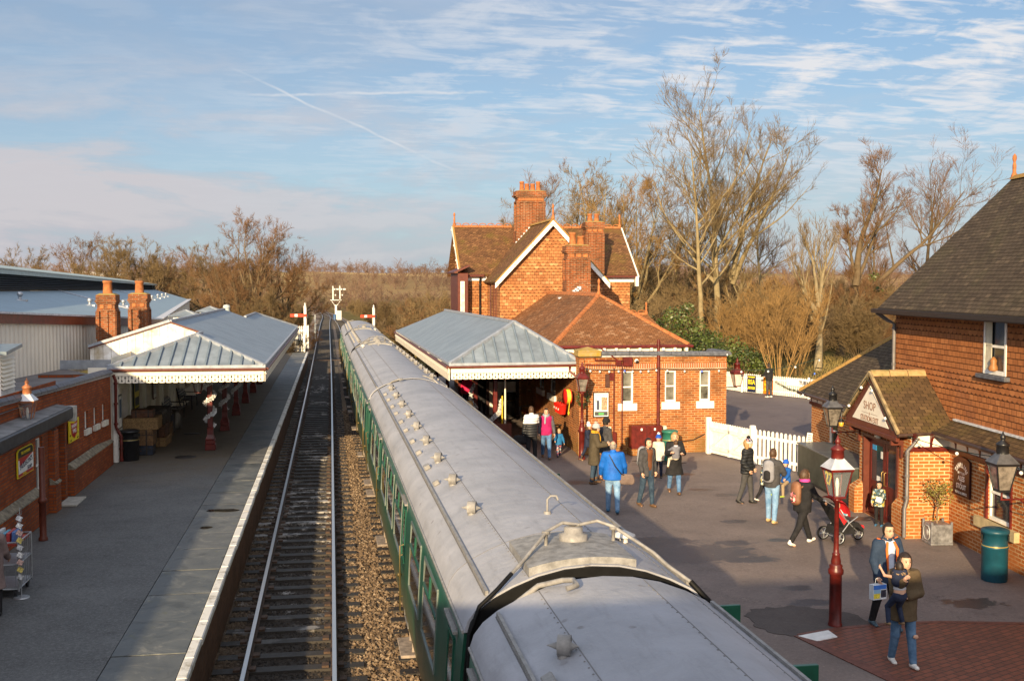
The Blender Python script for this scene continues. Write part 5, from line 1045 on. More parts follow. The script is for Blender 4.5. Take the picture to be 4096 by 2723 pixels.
for y in(-.85,-.45): bracket(PX1+.04,y,1,0)
m.build('fascia',MAROON,sp)
m=MB(); m.slab([(.25,-.38,2.37),(8.2,-.38,2.37),(8.2,.1,2.62),(.25,.1,2.62)],.05); m.build('lean_to_roof',TL_M,sp)
m=MB(); m.bar((.3,.06,2.63),(8.2,.06,2.63),.07,.04); m.build('lead_flashing',LEADW,sp)
m=MB(); m.tube([(.22,-.42,2.33),(8.2,-.42,2.33)],.055,8); m.tube([(-9.3,-.40,2.28),(-3.2,-.40,2.28)],.05,8); m.tube([(.30,-1.2,2.28),(.30,-.38,2.33)],.05,8); build_each(m,'gutter',M('gutter_dark',(.05,.028,.022),.4,var=.2),sp)
# upper storey
m=MB(); m.wall((-3.1,.1),(1,0),11.3,2.35,5.0,[(4.62,5.55,3.76,4.91)],.1); m.wall((-3.1,6.1),(0,-1),6.0,2.3,5.0); m.quad((-3.1,.1,5.0),(-3.1,6.1,5.0),(-3.1,3.1,8.0)); m.wall((8.15,.1),(0,1),6.0,2.4,5.0); m.quad((8.15,.1,5.0),(8.15,6.1,5.0),(8.15,3.1,8.0)); m.wall((8.15,6.1),(-1,0),11.25,0,5.0); m.build('tile_hung_wall',TH_S,sp)
f=window(sp,(1.52,.1,3.76),(1,0),.93,1.15,.06,True,fw=.065); m=MB(); m.bbox(1.38,2.6,-.02,.14,3.66,3.75,.01); m.build('sill',COPE,f)
m=MB(); m.box(1.60,1.86,.085,.095,3.84,4.84); m.build('blind',M('blind_cream',(.55,.50,.38),.8),f)
m=MB(); m.lathe([(.09,3.84),(.10,3.9),(.06,3.98),(.07,4.05),(.04,4.1),(.0001,4.13)],(1.98,.07,0),10); m.build('ornament',M('ornament_wood',(.30,.13,.04),.5),f)
m=MB(); m.slab([(-3.25,-.32,5.0),(8.2,-.32,5.0),(8.2,3.1,8.28),(-3.25,3.1,8.28)],.1); m.slab([(-3.25,6.5,5.0),(8.2,6.5,5.0),(8.2,3.1,8.28),(-3.25,3.1,8.28)],.1); m.build('roof',TL_D,sp)
ridge_tiles(sp,(-3.25,3.1,8.31),(8,3.1,8.31),mat=TERRA_M); finial(sp,(-3.2,3.1,8.33),.55)
m=MB(); m.bar((-3.3,-.40,4.94),(8.2,-.40,4.94),.13,.10); m.box(-3.2,8.2,-.35,.1,4.86,4.90); m.build('gutter',M('gutter_black',(.018,.014,.012),.4),sp)
GREYP=M('pipe_grey',(.14,.13,.13),.45,.1,var=.15)
pipe(sp,[(-3.15,-.38,4.9),(-3.12,-.1,4.7),(-3.0,.02,4.62),(-3.0,.02,2.6)],.045,GREYP)
pipe(sp,[(.34,-.75,2.24),(.34,-.85,2.1),(.32,-.98,1.95),(.32,-.98,.85),(.40,-1.06,.68),(.40,-1.06,.05)],.042,GREYP)
# far wing roof
m=MB(); m.slab([(-9.42,-.34,2.32),(-3.1,-.34,2.28),(-3.1,2.6,4.75),(-6.5,2.6,4.78)],.07); m.slab([(-9.42,-.34,2.32),(-9.42,5.5,2.32),(-6.5,2.6,4.78)],.07); m.slab([(-9.42,5.5,2.32),(-3.1,5.5,2.28),(-3.1,2.6,4.75),(-6.5,2.6,4.78)],.07); m.build('wing_roof',TL_D,sp)
ridge_tiles(sp,(-9.4,-.33,2.36),(-6.5,2.6,4.82),mat=TERRA_M,r=.10,name='hip_tile'); ridge_tiles(sp,(-6.5,2.6,4.82),(-3.1,2.6,4.80),mat=TERRA_M,r=.1)
# porch roof, gable and sign
gx_,gy,ga=-1.37,-1.2,3.54
m=MB(); m.slab([(gx_,gy,ga),(gx_,.1,ga),(.34,.1,2.36),(.34,gy,2.36)],.09); m.slab([(gx_,gy,ga),(gx_,.1,ga),(-3.08,.1,2.36),(-3.08,gy,2.36)],.09); m.build('porch_roof',TL_M,sp)
ridge_tiles(sp,(gx_,gy,ga+.02),(gx_,.1,ga+.02),mat=M('ridge_old',(.32,.19,.09),.85,var=.4,scale=8,tint=(.2,.17,.06)),r=.13)
m=MB(); m.bar((gx_,gy-.01,ga+.0),(.34,gy-.01,2.34),.06,.07,up=(0,0,1)); m.bar((gx_,gy-.01,ga+.0),(-3.08,gy-.01,2.34),.06,.07); m.build('verge',M('verge_mortar',(.34,.25,.13),.85,var=.3),sp)
m=MB(); m.prism([(-2.94,gy+.02,2.16),(.20,gy+.02,2.16),(.24,gy+.02,2.36),(gx_,gy+.02,ga-.12),(-2.98,gy+.02,2.36)],(0,.06,0)); m.bbox(-2.94,.2,gy+.0,gy+.09,2.12,2.22,.01); m.build('gable_board',BROWN,sp)
m=MB()
for x in(-2.75,-.15): m.bbox(x-.05,x+.05,gy+.02,PY+.01,2.0,2.14,.01); m.bbox(x-.05,x+.05,PY-.05,PY+.01,1.72,2.02,.01)
build_each(m,'porch_bracket',BROWN,sp)
m=MB(); m.quad((-2.94,gy+.05,2.2),(.2,gy+.05,2.2),(.2,PY,2.2),(-2.94,PY,2.2)); m.build('soffit',BROWN,sp)
m=MB(); m.prism([(-2.48,gy+.02,2.36),(-.24,gy+.02,2.36),(gx_,gy+.02,3.22)],(0,-.02,0)); f=m.build('sign_panel',CREAM,sp)
SGT=M('sign_lettering',(.26,.14,.09),.6); Fs=lambda x,z: frame_mat((x,gy-.002,z),(1,0,0),(0,-1,0))
text('SHOP',.27,SGT,f,Fs(gx_,2.74),sx=1.1); text('&',.10,SGT,f,Fs(gx_,2.565)); text('STATION EXIT',.185,SGT,f,Fs(gx_,2.435),sx=.92,bold=.002)
m=MB()
for a,b_ in((-1.85,-1.45),(-1.29,-.89)): m.box(a,b_,gy-.004,gy+.001,2.568,2.576)
m.build('sign_rule',SGT,f)
m=MB(); m.sphere((-1.45,PY-.06,2.02),.08,10,6,sq=(2.2,.7,.7)); m.build('porch_lamp',M('lamp_lens',(.55,.50,.38),.3),sp)
# doors
for k,(a,b_) in enumerate(((-2.42,-1.44),(-1.42,-.42))):
    m=MB(); y=PY+.12
    m.bbox(a,a+.13,y,y+.05,0,1.9,.006); m.bbox(b_-.13,b_,y,y+.05,0,1.9,.006); m.bbox(a+.13,b_-.13,y,y+.05,0,.16,.004); m.bbox(a+.13,b_-.13,y,y+.05,.70,.86,.004); m.bbox(a+.13,b_-.13,y,y+.05,1.74,1.9,.004); m.box(a+.13,b_-.13,y+.02,y+.045,.16,.70)
    d=m.build('door',MAROON,sp); m=MB(); m.box(a+.12,b_-.12,y+.015,y+.03,.86,1.75); m.build('pane',GLASSD,d)
    m=MB(); hx=b_-.07 if k==0 else a+.07; m.tube([(hx,y-.005,.85),(hx,y-.05,.87),(hx,y-.05,1.15),(hx,y-.005,1.17)],.012,6); m.build('handle',M('brass_dull',(.25,.17,.06),.4,.6),d)
    if k==0:
        for q,(x0,x1,z0,z1,mt_) in enumerate(((-2.24,-2.0,1.60,1.72,M('sticker_blue',(.03,.30,.62),.4)),(-1.95,-1.65,.88,1.0,PAPER),(-1.72,-1.6,1.45,1.62,PAPER))): m=MB(); m.box(x0,x1,y+.008,y+.0145,z0,z1); m.build('sticker',mt_,d)
m=MB(); m.box(-2.42,-.42,PY+.04,PY+.2,0,.05); m.bbox(-2.5,-2.40,PY-.03,PY+.12,0,1.96,.005); m.bbox(-.44,-.34,PY-.03,PY+.12,0,1.96,.005); m.bbox(-2.5,-.34,PY-.03,PY+.12,1.9,1.98,.005); m.build('door_frame',BROWN,sp)
m=MB(); m.box(-2.4,-.4,PY+.6,PY+.62,0,2.0); m.build('porch_inside',DARK,sp)
# ales sign
r_=thing('ales_sign','dark maroon board lettered for ales and stout on the shop wall','sign',(0,0,0)); 
def wthing(name,label,cat,loc,rotz=0.,group=None):
    w_=MB.T0@Vector(loc); return thing(name,label,cat,tuple(w_),R(-96.6)+rotz,group)
bpy.data.objects.remove(r_)
r_=wthing('ales_sign','dark maroon board lettered for ales and stout on the shop wall','sign',(.93,-.03,1.06))
DKM=M('sign_maroon',(.045,.012,.012),.4); m=MB(); m.bbox(.56,1.30,-.055,-.005,1.05,1.83,.006); m.prism([(.56,-.055,1.83),(1.30,-.055,1.83),(1.16,-.055,1.88),(.93,-.055,1.9),(.70,-.055,1.88)],(0,.05,0)); m.build('board',DKM,r_)
for k,ch in enumerate('TAMPLINS'):
    a=R(62-124*k/7); c=(.93-.27*math.sin(a),-.0555,1.45+.24*math.cos(a)+.03); mt_=frame_mat(c,(math.cos(a),0,math.sin(a)),(0,-1,0)); text(ch,.15,WHE,r_,mt_,thick=.002,sx=.8,bold=.003)
Fz=lambda x,z: frame_mat((x,-.056,z),(1,0,0),(0,-1,0))
text('BOTTLED',.075,WHE,r_,Fz(.93,1.545),thick=.002); text('ALES',.15,WHE,r_,Fz(.93,1.43),thick=.002,bold=.003); text('&',.06,WHE,r_,Fz(.93,1.345),thick=.002); text('STOUT',.15,WHE,r_,Fz(.93,1.255),thick=.002,bold=.003,sx=.95); text('WINES & SPIRITS',.082,WHE,r_,Fz(.93,1.12),thick=.002,sx=.9)
# grey storage box with a yellow number beside the fence
r_=wthing('storage_container','grey green metal storage box with yellow 27 beside the shop porch','container',(-5,-.55,0)); CON=M('container_green',(.045,.052,.042),.5,.1,var=.25,scale=3)
m=MB(); m.bbox(-7.35,-2.98,-1.0,-.1,.06,.98,.015); m.build('body',CON,r_); m=MB(); m.bbox(-7.4,-2.93,-1.03,-.07,.98,1.02,.006); m.build('lid',M('container_lid',(.13,.14,.145),.4,.2,var=.2),r_)
m=MB(); m.box(-7.3,-3.02,-.98,-.12,0,.06); m.build('skid',BLACK,r_); text('27',.46,M('yellow_number',(.78,.60,.03),.5),r_,frame_mat((-4.70,-1.005,.42),(1,0,0),(0,-1,0)),thick=.002,bold=.012,sx=1.15)
r_=wthing('green_cabinet','small dark green cabinet on the wall by the fence end','cabinet',(-8.2,-.15,.6)); m=MB(); m.bbox(-8.5,-8.0,-.3,-.01,0,.78,.01); m.build('case',M('cabinet_green',(.05,.06,.035),.5,var=.2),r_); m=MB(); m.bbox(-8.53,-7.97,-.33,-.01,.78,.82,.008); m.build('lid',CON,r_)
# lead planter with a small tree
r_=wthing('lead_planter','square grey lead planter with a moulded panel in the shop corner','planter',(.75,-.42,0)); GL=M('planter_lead',(.22,.22,.235),.45,.35,var=.35,scale=8)
m=MB(); a,b_,c,d=.53,.98,-.70,-.25; m.bbox(a,b_,c,d,0,.44,.012); m.bbox(a-.02,b_+.02,c-.02,d+.02,0,.05,.01); m.bbox(a-.015,a+.035,c-.015,c+.035,.05,.5,.01); m.bbox(b_-.035,b_+.015,c-.015,c+.035,.05,.5,.01); m.bbox(a-.015,a+.035,d-.035,d+.015,.05,.5,.01); m.bbox(b_-.035,b_+.015,d-.035,d+.015,.05,.5,.01); m.build('box',GL,r_)
m=MB(); ctr=((a+b_)/2,c-.012,.24)
pts=[(-.15,-.08),(-.08,-.15),(.08,-.15),(.15,-.08),(.15,.08),(.08,.15),(-.08,.15),(-.15,.08),(-.15,-.08)]; m.tube([(ctr[0]+x,ctr[1],ctr[2]+z) for x,z in pts],.014,6); m.sphere((ctr[0],c,.24),.07,10,6,sq=(1,.25,1)); m.build('moulding',M('planter_edge',(.40,.39,.38),.5,.2),r_)
r_=wthing('potted_tree','small sparse bay tree with yellowing leaves growing in the lead planter','plant',(.75,-.48,.42)); BARK=M('bark_stem',(.24,.16,.10),.9,var=.3); q=random.Random(12)
m=MB(); m.tube([(.75,-.48,.38),(.77,-.5,.6),(.73,-.47,.8),(.76,-.49,1.0)],[.022,.02,.018,.014],6); tips=[]
for k in range(9): a=k*2.4; p0=Vector((.75,-.48,.7+.04*k)); p1=p0+Vector((.22*math.cos(a),.2*math.sin(a),.22+.05*q.random())); m.tube([p0,p0.lerp(p1,.5)+Vector((0,0,.03)),p1],[.012,.009,.005],5); tips.append(p1)
m.build('stem',BARK,r_)
m=MB(); LY=M('leaf_olive',(.17,.13,.03),.6,var=.7,scale=22,tint=(.07,.085,.02))
for k,p in enumerate(tips): foliage(m,p,.17,48,200+k,.055)
foliage(m,(.75,-.48,1.2),.24,110,300,.055); foliage(m,(.75,-.5,.55),.12,24,301,.05); m.build('foliage',LY,r_)
# lanterns
def lantern(root,c,s,fm,rm,gm=None,n=4,rot=R(45),drop=False):
    x,y,z=c; m=MB(); r0,r1,h=.13*s,.235*s,.42*s
    for k in range(n):
        a=2*math.pi*k/n+rot; m.tube([(x+r0*math.cos(a),y+r0*math.sin(a),z),(x+r1*math.cos(a),y+r1*math.sin(a),z+h)],.013*s,5)
    m.lathe([(r0*1.1,-.02*s),(r0*1.1,.015*s)],c,n,rot=rot,smooth=False); m.lathe([(r1*1.1,h-.01*s),(r1*1.16,h+.03*s)],c,n,rot=rot,smooth=False); m.build('lantern_frame',fm,root)
    m=MB(); m.lathe([(r0*.97,.0),(r1*.97,h)],c,n,rot=rot,smooth=False,caps=False); m.build('pane',gm or GLASSL,root)
    m=MB(); m.lathe([(r1*1.18,h+.03*s),(r1*.42,h+.19*s)],c,n,rot=rot,smooth=False); m.build('lantern_roof',rm,root)
    m=MB(); m.lathe([(r1*.44,h+.18*s),(r1*.40,h+.30*s),(r1*.47,h+.31*s),(r1*.45,h+.34*s),(r1*.15,h+.39*s),(r1*.15,h+.41*s),(r1*.22,h+.44*s),(r1*.12,h+.48*s),(.0001,h+.55*s)],c,10); m.build('finial',fm,root)
    m=MB(); m.lathe([(.02*s,0),(.025*s,.12*s),(.035*s,.2*s),(.02*s,.28*s),(.0001,.3*s)],c,7); m.build('mantle',M('mantle',(.75,.70,.60),.4),root)
GLS=M('lamp_pane_smoky',(.16,.14,.12),.12,var=.4,scale=9,spec=.7)
LGREY=M('lamp_roof_grey',(.12,.12,.13),.35,.4,var=.3)
for k,(s_,t_) in enumerate(((4.62,.95),(-4.42,.95))):
    r_=wthing('wall_lantern',('dark lantern on a scroll bracket left of the shop porch','dark lantern on a scroll bracket above the blue litter bin')[k],'lamp',(-s_,-t_,1.85)); lantern(r_,(-s_,-t_,1.86),1.12,BLACK,LGREY,GLS)
    m=MB(); x,y=-s_,-t_; m.tube([(x,y,1.86),(x,y,1.68)],.02,6); m.tube([(x,0,1.70),(x,y-.02,1.68)],.018,6); m.tube([(x,-.05,1.42),(x,-.3,1.45),(x,-.5,1.58),(x,-.6,1.68)],.012,6); m.tube([(x,-.35,1.66),(x,-.3,1.6),(x,-.36,1.57),(x,-.4,1.62)],.009,5); m.bbox(x-.07,x+.07,-.05,.0,1.4,1.95,.01); m.build('bracket',MAROON,r_)
r_=wthing('small_lantern','tiny amber lamp hanging at the left edge of the porch gable','lamp',(-3.3,-1.25,2.1)); m=MB(); m.lathe([(.05,0),(.07,.1),(.02,.16)],(-3.1,-1.25,2.05),8); m.build('glass',M('amber',(.65,.35,.04),.3),r_); m=MB(); m.lathe([(.075,.1),(.02,.2),(.008,.36)],(-3.1,-1.25,2.05),8); m.build('cap',BLACK,r_)
MB.T0=Matrix()
bin_(12.34,18.6,.235,1.0,M('bin_teal',(.007,.058,.088),.45,var=.12,scale=5),'round teal litter bin against the shop wall under the lantern')
def W(s_,t_,z): v=ROOTM[sp.name]@Vector((-s_,-t_,z)); return tuple(v)
festoon([W(2.9,1.28,2.42),W(1.37,1.28,3.43),W(-.2,1.28,2.38)],-.02,4,'bulbs fixed along the porch gable edges'); festoon([W(-.3,1.0,2.28),W(-3.0,.45,2.25),W(-6,.42,2.2)],.05,5,'bulbs strung under the gutter right of the porch')
def streetlamp(x,y,h,label,rm,s=1.,col=None,gm=None):
    col=col or MAROON; r_=thing('street_lamp',label,'lamp post',(x,y,0)); m=MB()
    m.lathe([(.115,0),(.115,.04),(.102,.06),(.098,h*.40),(.12,h*.405),(.125,h*.42),(.125,h*.44),(.10,h*.455),(.11,h*.47),(.085,h*.485)],(x,y,0),14); m.build('base',col,r_)
    m=MB(); m.lathe([(.075,h*.48),(.082,h*.50),(.06,h*.55),(.068,h*.56),(.048,h*.57),(.043,h*.6),(.036,h*.97),(.07,h*.975),(.07,h*.985),(.045,h)],(x,y,0),12); m.build('shaft',col,r_)
    m=MB(); 
    for k in range(4): a=R(45)+k*math.pi/2; m.tube([(x+.03*math.cos(a),y+.03*math.sin(a),h*.97),(x+.13*s*math.cos(a),y+.13*s*math.sin(a),h+.02)],.01,5)
    m.build('cradle',col,r_); lantern(r_,(x,y,h+.01),s,col,rm,gm); return r_
LROOF=M('lamp_roof_white',(.62,.62,.64),.3,.3,var=.15)
streetlamp(8.1,16.5,2.13,'tall dark red lamp post with white topped lantern on the forecourt',LROOF,1.05)
r_=streetlamp(7.82,33.75,2.17,'dark red lamp post at the corner of the right canopy',MAROON,1.0,gm=GLS)
r_=thing('wall_lantern','dark red lantern on an iron scroll bracket beyond the station corner','lamp',(13.5,35.0,2.15)); lantern(r_,(13.5,35.0,2.16),1.0,MAROON,MAROON,M('lamp_pane_clear',(.55,.52,.46),.1,var=.2)); m=MB(); m.tube([(12.97,35.,2.12),(13.5,35.,2.12),(13.5,35.,2.16)],.018,6); m.tube([(12.97,35,1.95),(13.1,35,2.05),(13.2,35,2.0),(13.15,35,1.95)],.01,5); m.build('bracket',BLACK,r_)
r_=thing('wall_lantern','lantern with copper finial standing up behind the low roof of the left building','lamp',(-6.72,27,2.25)); lantern(r_,(-7.15,27,2.40),1.05,M('copper_paint',(.42,.16,.07),.4,.2),LROOF); m=MB(); m.tube([(-7.15,27,2.40),(-7.15,27,2.2),(-7.5,27,2.2)],.02,6); m.build('bracket',BROWN,r_)
r_=thing('hanging_lantern','maroon lantern hung beside the first column under the left canopy','lamp',(-4.55,37.2,1.95)); lantern(r_,(-4.5,37.4,2.0),1.0,MAROON,MAROON,GLASSL)
m=MB(); m.tube([(-4.5,37.4,2.5),(-4.5,37.4,2.9)],.012,5); m.build('hanger',BLACK,r_)
# ================================================================ TRAIN
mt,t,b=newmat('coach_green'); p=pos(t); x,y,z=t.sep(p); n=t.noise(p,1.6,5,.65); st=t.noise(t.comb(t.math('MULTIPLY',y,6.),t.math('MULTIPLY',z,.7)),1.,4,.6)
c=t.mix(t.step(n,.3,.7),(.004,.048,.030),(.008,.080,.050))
c=t.mix(t.math('MULTIPLY',t.step(t.math('ADD',z,t.math('MULTIPLY',st,.6)),1.35,.10),.9),c,(.135,.105,.05))   # brownish mix, stronger towards the bottom of the sides
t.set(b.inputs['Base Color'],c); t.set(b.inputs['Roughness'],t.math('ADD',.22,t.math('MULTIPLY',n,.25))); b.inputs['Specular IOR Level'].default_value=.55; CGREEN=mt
mt,t,b=newmat('coach_roof'); p=pos(t); x,y,z=t.sep(p); n=t.noise(p,1.1,6,.65,.3); f=t.noise(p,30,3,.7); st=t.noise(t.comb(t.math('MULTIPLY',x,9.),t.math('MULTIPLY',y,1.2)),1.,5,.7)
vo=t.n('ShaderNodeTexVoronoi'); t.set(vo.inputs['Vector'],p); vo.inputs['Scale'].default_value=3.1; vo.inputs['Randomness'].default_value=1.
spot=t.math('MULTIPLY',t.step(t.math('ADD',vo.outputs['Distance'],t.math('MULTIPLY',f,.10)),.19,.13),t.step(t.noise(p,.9,2),.5,.56))
c=t.mix(t.step(n,.28,.72),(.25,.255,.28),(.375,.38,.42)); c=t.mix(t.math('MULTIPLY',t.step(st,.52,.70),.35),c,(.17,.17,.18)); c=t.mix(t.math('MULTIPLY',spot,.65),c,(.13,.115,.11))
c=t.mix(t.math('MULTIPLY',t.step(f,.5,.8),.2),c,(.45,.44,.43)); t.set(b.inputs['Base Color'],c); t.set(b.inputs['Roughness'],t.math('ADD',.42,t.math('MULTIPLY',n,.25))); b.inputs['Specular IOR Level'].default_value=.4
bump(t,b,t.math('ADD',n,t.math('ADD',t.math('MULTIPLY',f,.25),t.math('MULTIPLY',t.noise(p,4.5,3,.5),.8))),.5,.03); CROOF=mt
CBLK=M('gangway_rubber',(.0045,.0045,.005),.6,var=.3,scale=9,spec=.2); CWIN=M('coach_glass',(.06,.045,.03),.05,var=.5,scale=1.2,spec=.9); ALU=M('window_alu',(.20,.24,.22),.4,.5); ROOFG=M('roof_fitting',(.25,.24,.23),.5,var=.2,scale=12); SEAM=M('roof_seam',(.17,.165,.165),.7); UND=M('underframe',(.05,.042,.035),.8,var=.3,scale=8)
BODY=[(1.19,.90),(1.27,1.05),(1.31,1.4),(1.33,1.9),(1.32,2.3),(1.295,2.75),(1.255,3.17)]
ROOF=[(1.262,3.155),(1.225,3.27),(1.14,3.38),(1.0,3.485),(.8,3.585),(.55,3.68),(.28,3.74),(0,3.76)]
bxz=lambda z: float(np.interp(z,[q[1] for q in BODY],[q[0] for q in BODY])); rz_=lambda x: float(np.interp(abs(x),[q[0] for q in ROOF][::-1],[q[1] for q in ROOF][::-1]))
L=20.6; HL=L/2
def make_coach(label,loc,rz):
    root=thing('railway_carriage',label,'railway carriage',loc,rz,'carriages of the green train'); MB.T0=ROOTM[root.name].copy()
    def sweep(prof,y0,y1,name,mat,sub=1,caps=True):
        m=MB(); P=[(x,z) for x,z in prof]; n=len(P); vs=[(x,y,z) for y in(y0,y1) for x,z in P]; m.add(vs,[(i,i+1,n+i+1,n+i) for i in range(n-1)],0,True)
        if caps: m.add(vs[:n],[tuple(range(n))],0); m.add(vs[n:],[tuple(range(n))[::-1]],0)
        return m.build(name,mat,root)
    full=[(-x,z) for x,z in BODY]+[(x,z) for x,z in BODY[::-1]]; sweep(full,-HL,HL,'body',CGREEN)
    rf=[(-x,z) for x,z in ROOF]+[(x,z) for x,z in ROOF[::-1][1:]]; roof=sweep(rf,-HL-.03,HL+.03,'roof',CROOF)
    # rain strips with a dark strip painted as their shadow, roof seams
    m=MB()
    for s in(-1,1): m.bar((s*1.02,-HL+.1,rz_(1.02)+.018),(s*1.02,HL-.1,rz_(1.02)+.018),.03,.05); m.tube([(s*1.268,-HL,3.155),(s*1.268,HL,3.155)],.018,5)
    m.build('rain_strip',ROOFG,root)
    m=MB()
    for x in(-.62,.38,.86): m.bar((x,-HL,rz_(x)+.001),(x,HL,rz_(x)+.001),.008,.005)
    for x in(-1.035,1.035): m.bar((x,-HL+.1,rz_(1.03)+.003),(x,HL-.1,rz_(1.03)+.003),.016,.012)  # dark bars stand in for the shadow along the rain strips
    for k in range(1):
        y=-HL+1.4+k*2.95; 
        for a,b_ in zip(rf[:-1],rf[1:]): m.bar((a[0],y,a[1]+.001),(b_[0],y,b_[1]+.001),.010,.005)
    m.build('roof_seam',SEAM,root)
    m=MB()
    for x in(-.64,.36,.84):
        for k in range(150): y=-HL+.1+k*(L-.2)/150; z=rz_(x)+.001; m.add([(x-.009,y-.009,z),(x+.009,y-.009,z),(x+.009,y+.009,z),(x-.009,y+.009,z),(x,y,z+.008)],[(0,1,4),(1,2,4),(2,3,4),(3,0,4)])
    o_=m.build('rivet_row',SEAM,root); o_['kind']='stuff'
    def vent(x,y,s=.62,nm='roof_vent'):
        z=rz_(x); m=MB(); m.T=MB.T0@Matrix.Translation((x,y,z+.125*s))@Matrix.Rotation(R(90),4,'Y')@Matrix.Rotation(R(18),4,'X')
        m.lathe([(.0001,-.23*s),(.05*s,-.10*s),(.085*s,-.05*s),(.085*s,.05*s),(.05*s,.10*s),(.0001,.19*s)],n=10); m.T=MB.T0@Matrix.Translation((x,y,z+.13*s))@Matrix.Rotation(R(90),4,'Y')@Matrix.Rotation(R(18),4,'X')
        m.lathe([(.135*s,-.085*s),(.135*s,.085*s),(.122*s,.085*s),(.122*s,-.085*s)],n=14,caps=False); m.T=MB.T0@Matrix.Translation((x,y,z)); m.lathe([(.09*s,-.02),(.085*s,.03*s)],n=10); return m.build(nm,ROOFG,root)
    for k in range(9): vent(-.74,-HL+3.15+k*1.98)
    for k in range(5):
        for j,yy in enumerate((-HL+5.6+k*2.9,-HL+7.0+k*2.9)):
            m=MB(); x=-.92; z=rz_(x); m.T=MB.T0@Matrix.Translation((x,yy,z))@Matrix.Rotation(R(-28),4,'Y'); m.bbox(-.05,.05,-.10 if j else -.05,.10 if j else .05,0,.07,.012); m.build('roof_fitting',ROOFG,root)
    # raised tank hatch with filler and pipes at one end
    m=MB(); y0,y1=-HL+.02,-HL+1.12; xs=np.linspace(-.62,.46,9); top=[(x,.065+rz_(x)*.8+3.76*.2) for x in xs]
    vs=[(x,y,z) for y in(y0,y1) for x,z in top]+[(x,y,rz_(x)-.03) for y in(y0,y1) for x,_ in top]; n=9
    m.add(vs,[(i,i+1,n+i+1,n+i) for i in range(8)]+[(2*n+i,2*n+i+1,i+1,i) for i in range(8)]+[(n+i,n+i+1,3*n+i+1,3*n+i) for i in range(8)]+[(0,n,3*n,2*n),(n-1,2*n-1+0,4*n-1,3*n-1)]); m.build('tank_hatch',M('hatch_canvas',(.24,.235,.23),.65,var=.25,scale=9,bmp=.3),root)
    m=MB(); m.lathe([(.15,-.04),(.15,.03),(.10,.04),(.10,.10),(.05,.11)],(.0,y0+.75,3.85),16); m.lathe([(.0001,.10),(.05,.13)],(.0,y0+.75,3.85),8); m.build('filler_cap',ROOFG,root)
    m=MB(); zt=4.0
    pth=[(.06,y0+.75,zt-.03),(-.12,y0+.75,zt),(-.32,y0+.62,zt-.06),(-.60,y0+.25,3.78),(-.78,y0+.05,3.68)]; m.tube(pth,.019,7); pth2=[(.06,y0+.75,zt-.03),(.26,y0+.78,zt),(.42,y0+.70,zt-.05),(.78,y0+.45,3.72),(.86,y0+.2,3.64),(1.02,y0+.0,3.53)]; m.tube(pth2,.019,7)
    for x,y in((-.32,y0+.62),(.42,y0+.70)): m.lathe([(.02,-.12),(.02,.0),(.045,.0),(.045,.03)],(x,y,zt-.08),6)
    m.build('filler_pipe',ROOFG,root)
    m=MB(); m.tube([(-.78,y0+.05,3.68),(-.95,y0-.08,3.56),(-1.12,y0-.11,3.42),(-1.22,y0-.12,3.15),(-1.24,y0-.12,2.2)],.022,7); m.build('hose',CBLK,root); m=MB(); m.tube([(1.02,y0,3.53),(1.18,y0-.1,3.35),(1.26,y0-.12,3.1),(1.28,y0-.12,2.3)],.03,7); m.build('hose',CBLK,root)
    m=MB(); m.lathe([(.05,0),(.05,.06),(.13,.07),(.13,.085),(.03,.13),(.0001,.14)],(.72,y0+1.35,rz_(.72)),14); m.build('mushroom_vent',M('vent_white',(.62,.60,.57),.5),root)
    m=MB(); x,y=.05,y0+2.3; m.tube([(x,y,3.75),(x,y,3.93),(x+.04,y,3.97),(x+.11,y,3.97),(x+.13,y,3.92)],.014,6); m.lathe([(.05,0),(.04,.04)],(x,y,3.75),8); m.build('overflow_pipe',ROOFG,root)
    # far end: bent pipe lying over the roof edge
    m=MB(); m.tube([(-1.0,HL+.12,3.25),(-.82,HL+.1,3.52),(-.62,HL+.02,3.70),(-.42,HL-.12,3.78),(-.34,HL-.2,3.80),(-.34,HL-.34,3.79),(-.44,HL-.36,3.77)],.026,7); m.build('steam_pipe',ROOFG,root)
    # gangway bellows at both ends
    for s in(-1,1):
        m=MB(); sc_=.985
        for d0,d1,k in((.03,.07,.995),(.07,.17,.955),(.17,.21,.97)):
            prof=[(x*sc_*k,(z-.9)*k+.9) for x,z in full[:7]+rf[1:-1]+full[7:]]; a,b_=sorted((s*(HL+d0),s*(HL+d1))); n=len(prof); vs=[(x,y,z) for y in(a,b_) for x,z in prof]
            m.add(vs,[(i,(i+1)%n,n+(i+1)%n,n+i) for i in range(n)]+[tuple(range(n)),tuple(range(n,2*n))[::-1]],0)
        m.build('gangway',CBLK,root)
        m=MB(); m.tube([(s*.0-1.1,s*(HL+.23),3.2),(-.7,s*(HL+.24),3.42),(0,s*(HL+.24),3.50),(.7,s*(HL+.24),3.48),(1.1,s*(HL+.23),3.2)],.022,6); m.build('gangway_rim',CBLK,root)
    # windows, doors
    def side_panel(s,y0,y1,z0,z1,off,mat,name,par,rd=.0):
        m=MB(); zs=np.linspace(z0,z1,4); vs=[]
        for z in zs:
            x=s*(bxz(z)+off); vs+=[(x,y0,z),(x,y1,z)]
        m.add(vs,[(2*i,2*i+1,2*i+3,2*i+2) for i in range(3)]); return m.build(name,mat,par)
    def fr(s,y0,y1,z0,z1,w_,off,mat,name,par):
        m=MB(); P=lambda y,z: (s*(bxz(z)+off),y,z)
        for a,b_ in((P(y0,z0),P(y1,z0)),(P(y1,z0),P(y1,z1)),(P(y1,z1),P(y0,z1)),(P(y0,z1),P(y0,z0))): m.bar(a,b_,w_,.02,up=(s,0,0))
        return m.build(name,mat,par)
